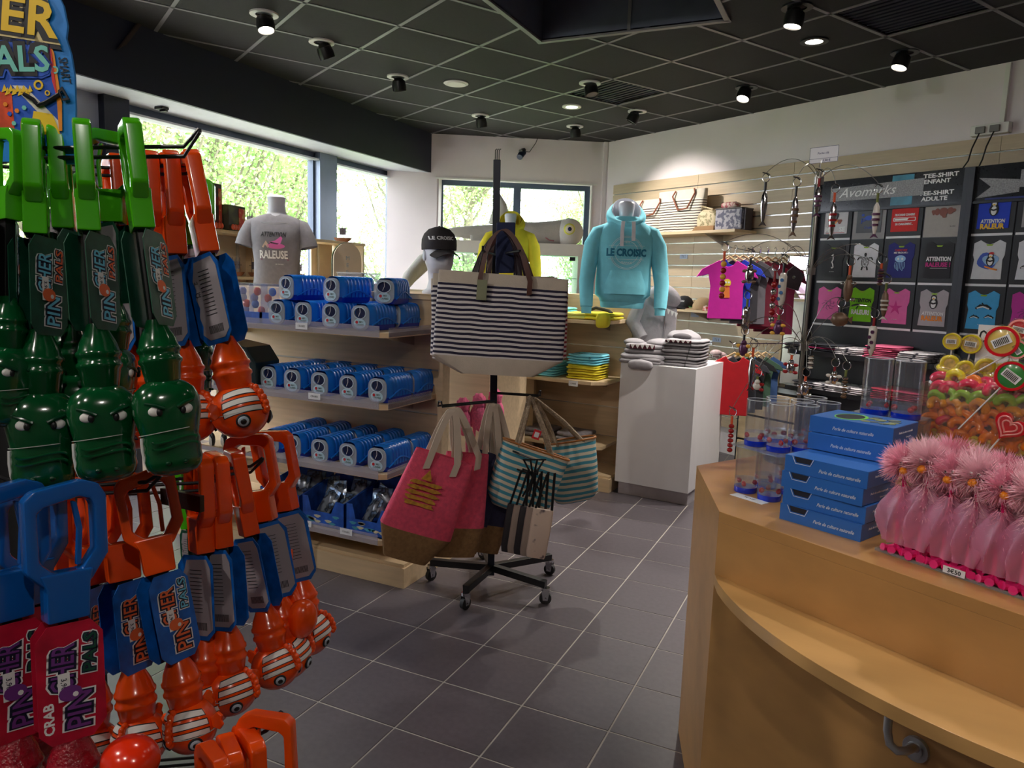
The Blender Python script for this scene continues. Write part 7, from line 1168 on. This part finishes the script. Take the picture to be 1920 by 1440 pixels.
# wire display rack with hooks and header board
bx = at(-60, 700, 1.1); g = thing('toy_rack', 'black wire rack with prong hooks carrying the gripper toys', 'rack', (bx.x, bx.y, 0)); O = Vector((bx.x, bx.y, 0))
for dx in (-.22, .0): q = O+Vector(CX)*dx; MB().tube([(q.x-O.x, q.y-O.y, .0), (q.x-O.x, q.y-O.y, 1.95)], .012, 10).build('upright', BLACK, g)
a = at(-260, 760, 1.5)-O; b = at(175, 760, 1.5)-O; mb = MB(); strap(mb, [(a.x, a.y, .82), (b.x, b.y, .82)], 1.5, .012, (0, 0, 1)); mb.build('back_panel', mat('black_gap_sheet', (14, 14, 16), .7), g)
mb = MB(); mb.box(-.3, -.25, 0, .3, .3, .03); mb.build('base_plate', BLACK, g, bevel=.006)
for z in (.4, .8, 1.15, 1.5, 1.85): mb = MB(); a = Vector(CX)*-.22; mb.tube([(a.x, a.y, z), (0, 0, z)], .006, 8); mb.build('cross_bar', BLACK, g)
def prong(a, b, d0, d1, tipup=.03, gap=.022):
    p0, p1 = at(*a, d0)-O, at(*b, d1)-O; root = Vector((0, 0, p0.z)); sd = Vector((0, 0, 1))*gap*.5; tip = p1+Vector((CX.x, CX.y, 0)).normalized()*.02+Vector((0, 0, tipup)); mb = MB()
    for s in (-1, 1): mb.tube([root+sd*s, p0+sd*s, p1+sd*s, tip+sd*s*.35], .0026, 8)
    mb.tube([tip+sd*.35, tip-sd*.35], .0026, 6); mb.build('hook_prong', BLACK, g)
prong((60, 287), (345, 284), .93, .93, .026, .012); prong((60, 287), (160, 292), 1.05, 1.05, .026, .012); prong((200, 322), (350, 318), 1.15, 1.15, .022, .012); prong((60, 925), (275, 912), 1.02, 1.0, .018, .012); prong((120, 925), (385, 912), 1.10, 1.10, .018, .012); prong((200, 905), (470, 880), 1.2, 1.2, .018, .010); prong((380, 1425), (500, 1362), 1.25, 1.0, .02, .012); prong((-40, 925), (60, 922), .92, .92, .016, .012)
bp = at(332, 935, 1.06); mb = MB(); q = bp-O; mb.box(q.x-.03, q.y-.004, q.z-.012, q.x+.05, q.y+.004, q.z+.012); mb.build('label_holder', BLACK, g, bevel=.001)
# header board: rounded card with cartoon lettering
hp = at(60, 120, .92); z_ = Vector((0, 0, 1)); a_ = atan2(CX.y, CX.x); g = thing('header_board', 'colourful rounded header board with cartoon lettering above the gripper toys', 'sign', hp, a_); u_ = .92/1381
def hx(px, py): return ((px-60)*u_, (120-py)*u_)
oc = [hx(*q) for q in ((-80, -60), (70, -55), (108, -20), (124, 15), (130, 50), (126, 72), (134, 100), (139, 140), (138, 200), (130, 300), (-80, 300))]
MB().prism(oc, 0, .004, ax='y').build('board', mat('board_blue', (30, 130, 214), .4, var=.08), g, bevel=.0008); mb = MB(); y = -.0004
def pl(pts, mi, k): mb.prism([hx(*q) for q in pts], y-.0005*k, y-.0005*(k-1), mi, ax='y')
pl([(-80, 55), (85, 60), (100, 110), (112, 200), (108, 260), (-80, 262)], 0, 1); pl([(-80, 160), (20, 175), (22, 250), (-80, 258)], 1, 2); pl([(22, 160), (45, 160), (112, 228), (104, 240), (85, 225)], 2, 2); pl([(60, 205), (95, 210), (108, 245), (50, 250)], 3, 3); pl([(92, 70), (104, 100), (114, 190), (112, 240), (106, 240), (104, 150)], 4, 3); pl([(94, 75), (100, 100), (106, 180), (98, 150)], 5, 4); pl([(-80, 30), (10, 58), (28, 58), (26, 76), (-80, 74)], 6, 2)
for i, (cx, cy, r) in enumerate(((72, 158, 9), (104, 130, 7), (88, 172, 5), (10, 66, 5))): a, b = hx(cx, cy); mb.ring(circ(a, b, r*u_, 14), circ(a, b, r*.6*u_, 14), y-.002, y-.0012, 7 if i % 2 else 3, ax='y')
for k in range(9): a, b = hx(6+k*6, 168+5*(k % 2)); mb.prism([(a-.003, b-.004), (a+.004, b-.001), (a+.001, b+.006)], y-.0016, y-.001, 3, ax='y')
for k in range(6): a, b = hx(8+k*7, 195+(k*17) % 40); mb.prism(circ(a, b, .003, 6), y-.0022, y-.0016, (4, 0, 7)[k % 3], ax='y')
x0, z0 = hx(60, 22); 
for k, (bo, mi) in enumerate(((.22, 8), (.13, 9), (.09, 8), (.02, 3))): a, b = hx(30, 32); mb.text('HER', .060, a, b, y-.0016-.0004*k, .0004, bold=bo, mi=mi, wid=.118+(3-k)*.0035, rot=-.12)
for k, (bo, mi) in enumerate(((.20, 0), (.14, 8), (.02, 7))): a, b = hx(28, 112); mb.text('PALS', .043, a, b, y-.0016-.0004*k, .0004, bold=bo, mi=mi, wid=.090+.004*(2-k), rot=.03)
a, b = hx(80, 74); mb.text('TM', .009, a, b, y-.001, .0004, mi=2, rot=-.1); a, b = hx(122, 130); mb.text('SMART', .016, a, b, y-.0006, .0004, shear=.2, mi=8, rot=-1.45, wid=.032)
mb.tube([(*hx(44, 176), 0)][:0] or [(hx(q, w_)[0], y-.003, hx(q, w_)[1]) for q, w_ in ((45, 176), (62, 185), (70, 195), (85, 190), (105, 178), (112, 174))], .0028, 6, mi=8); mb.ring([hx(*q) for q in ((110, 168), (118, 160), (131, 183), (118, 186))], [hx(*q) for q in ((114, 170), (118, 167), (126, 180), (118, 182))], y-.0045, y-.002, 8, ax='y')
mb.build('artwork', [mat('art_blue', (24, 84, 196), .45, var=.15), mat('art_orange_red', (226, 76, 34), .45, var=.3, scale=60), mat('art_cream', (220, 214, 200), .5), mat('art_yellow', (240, 196, 30), .45), mat('art_orange', (240, 140, 30), .45), mat('art_red', (214, 40, 50), .45), mat('art_orange_b', (236, 110, 40), .45), mat('art_teal', (120, 204, 190), .45), mat('art_black', (16, 18, 26), .5), mat('art_gold_line', (214, 196, 140), .5)], g, smooth=20)
p = at(40, 1290, .80) if 0 else None
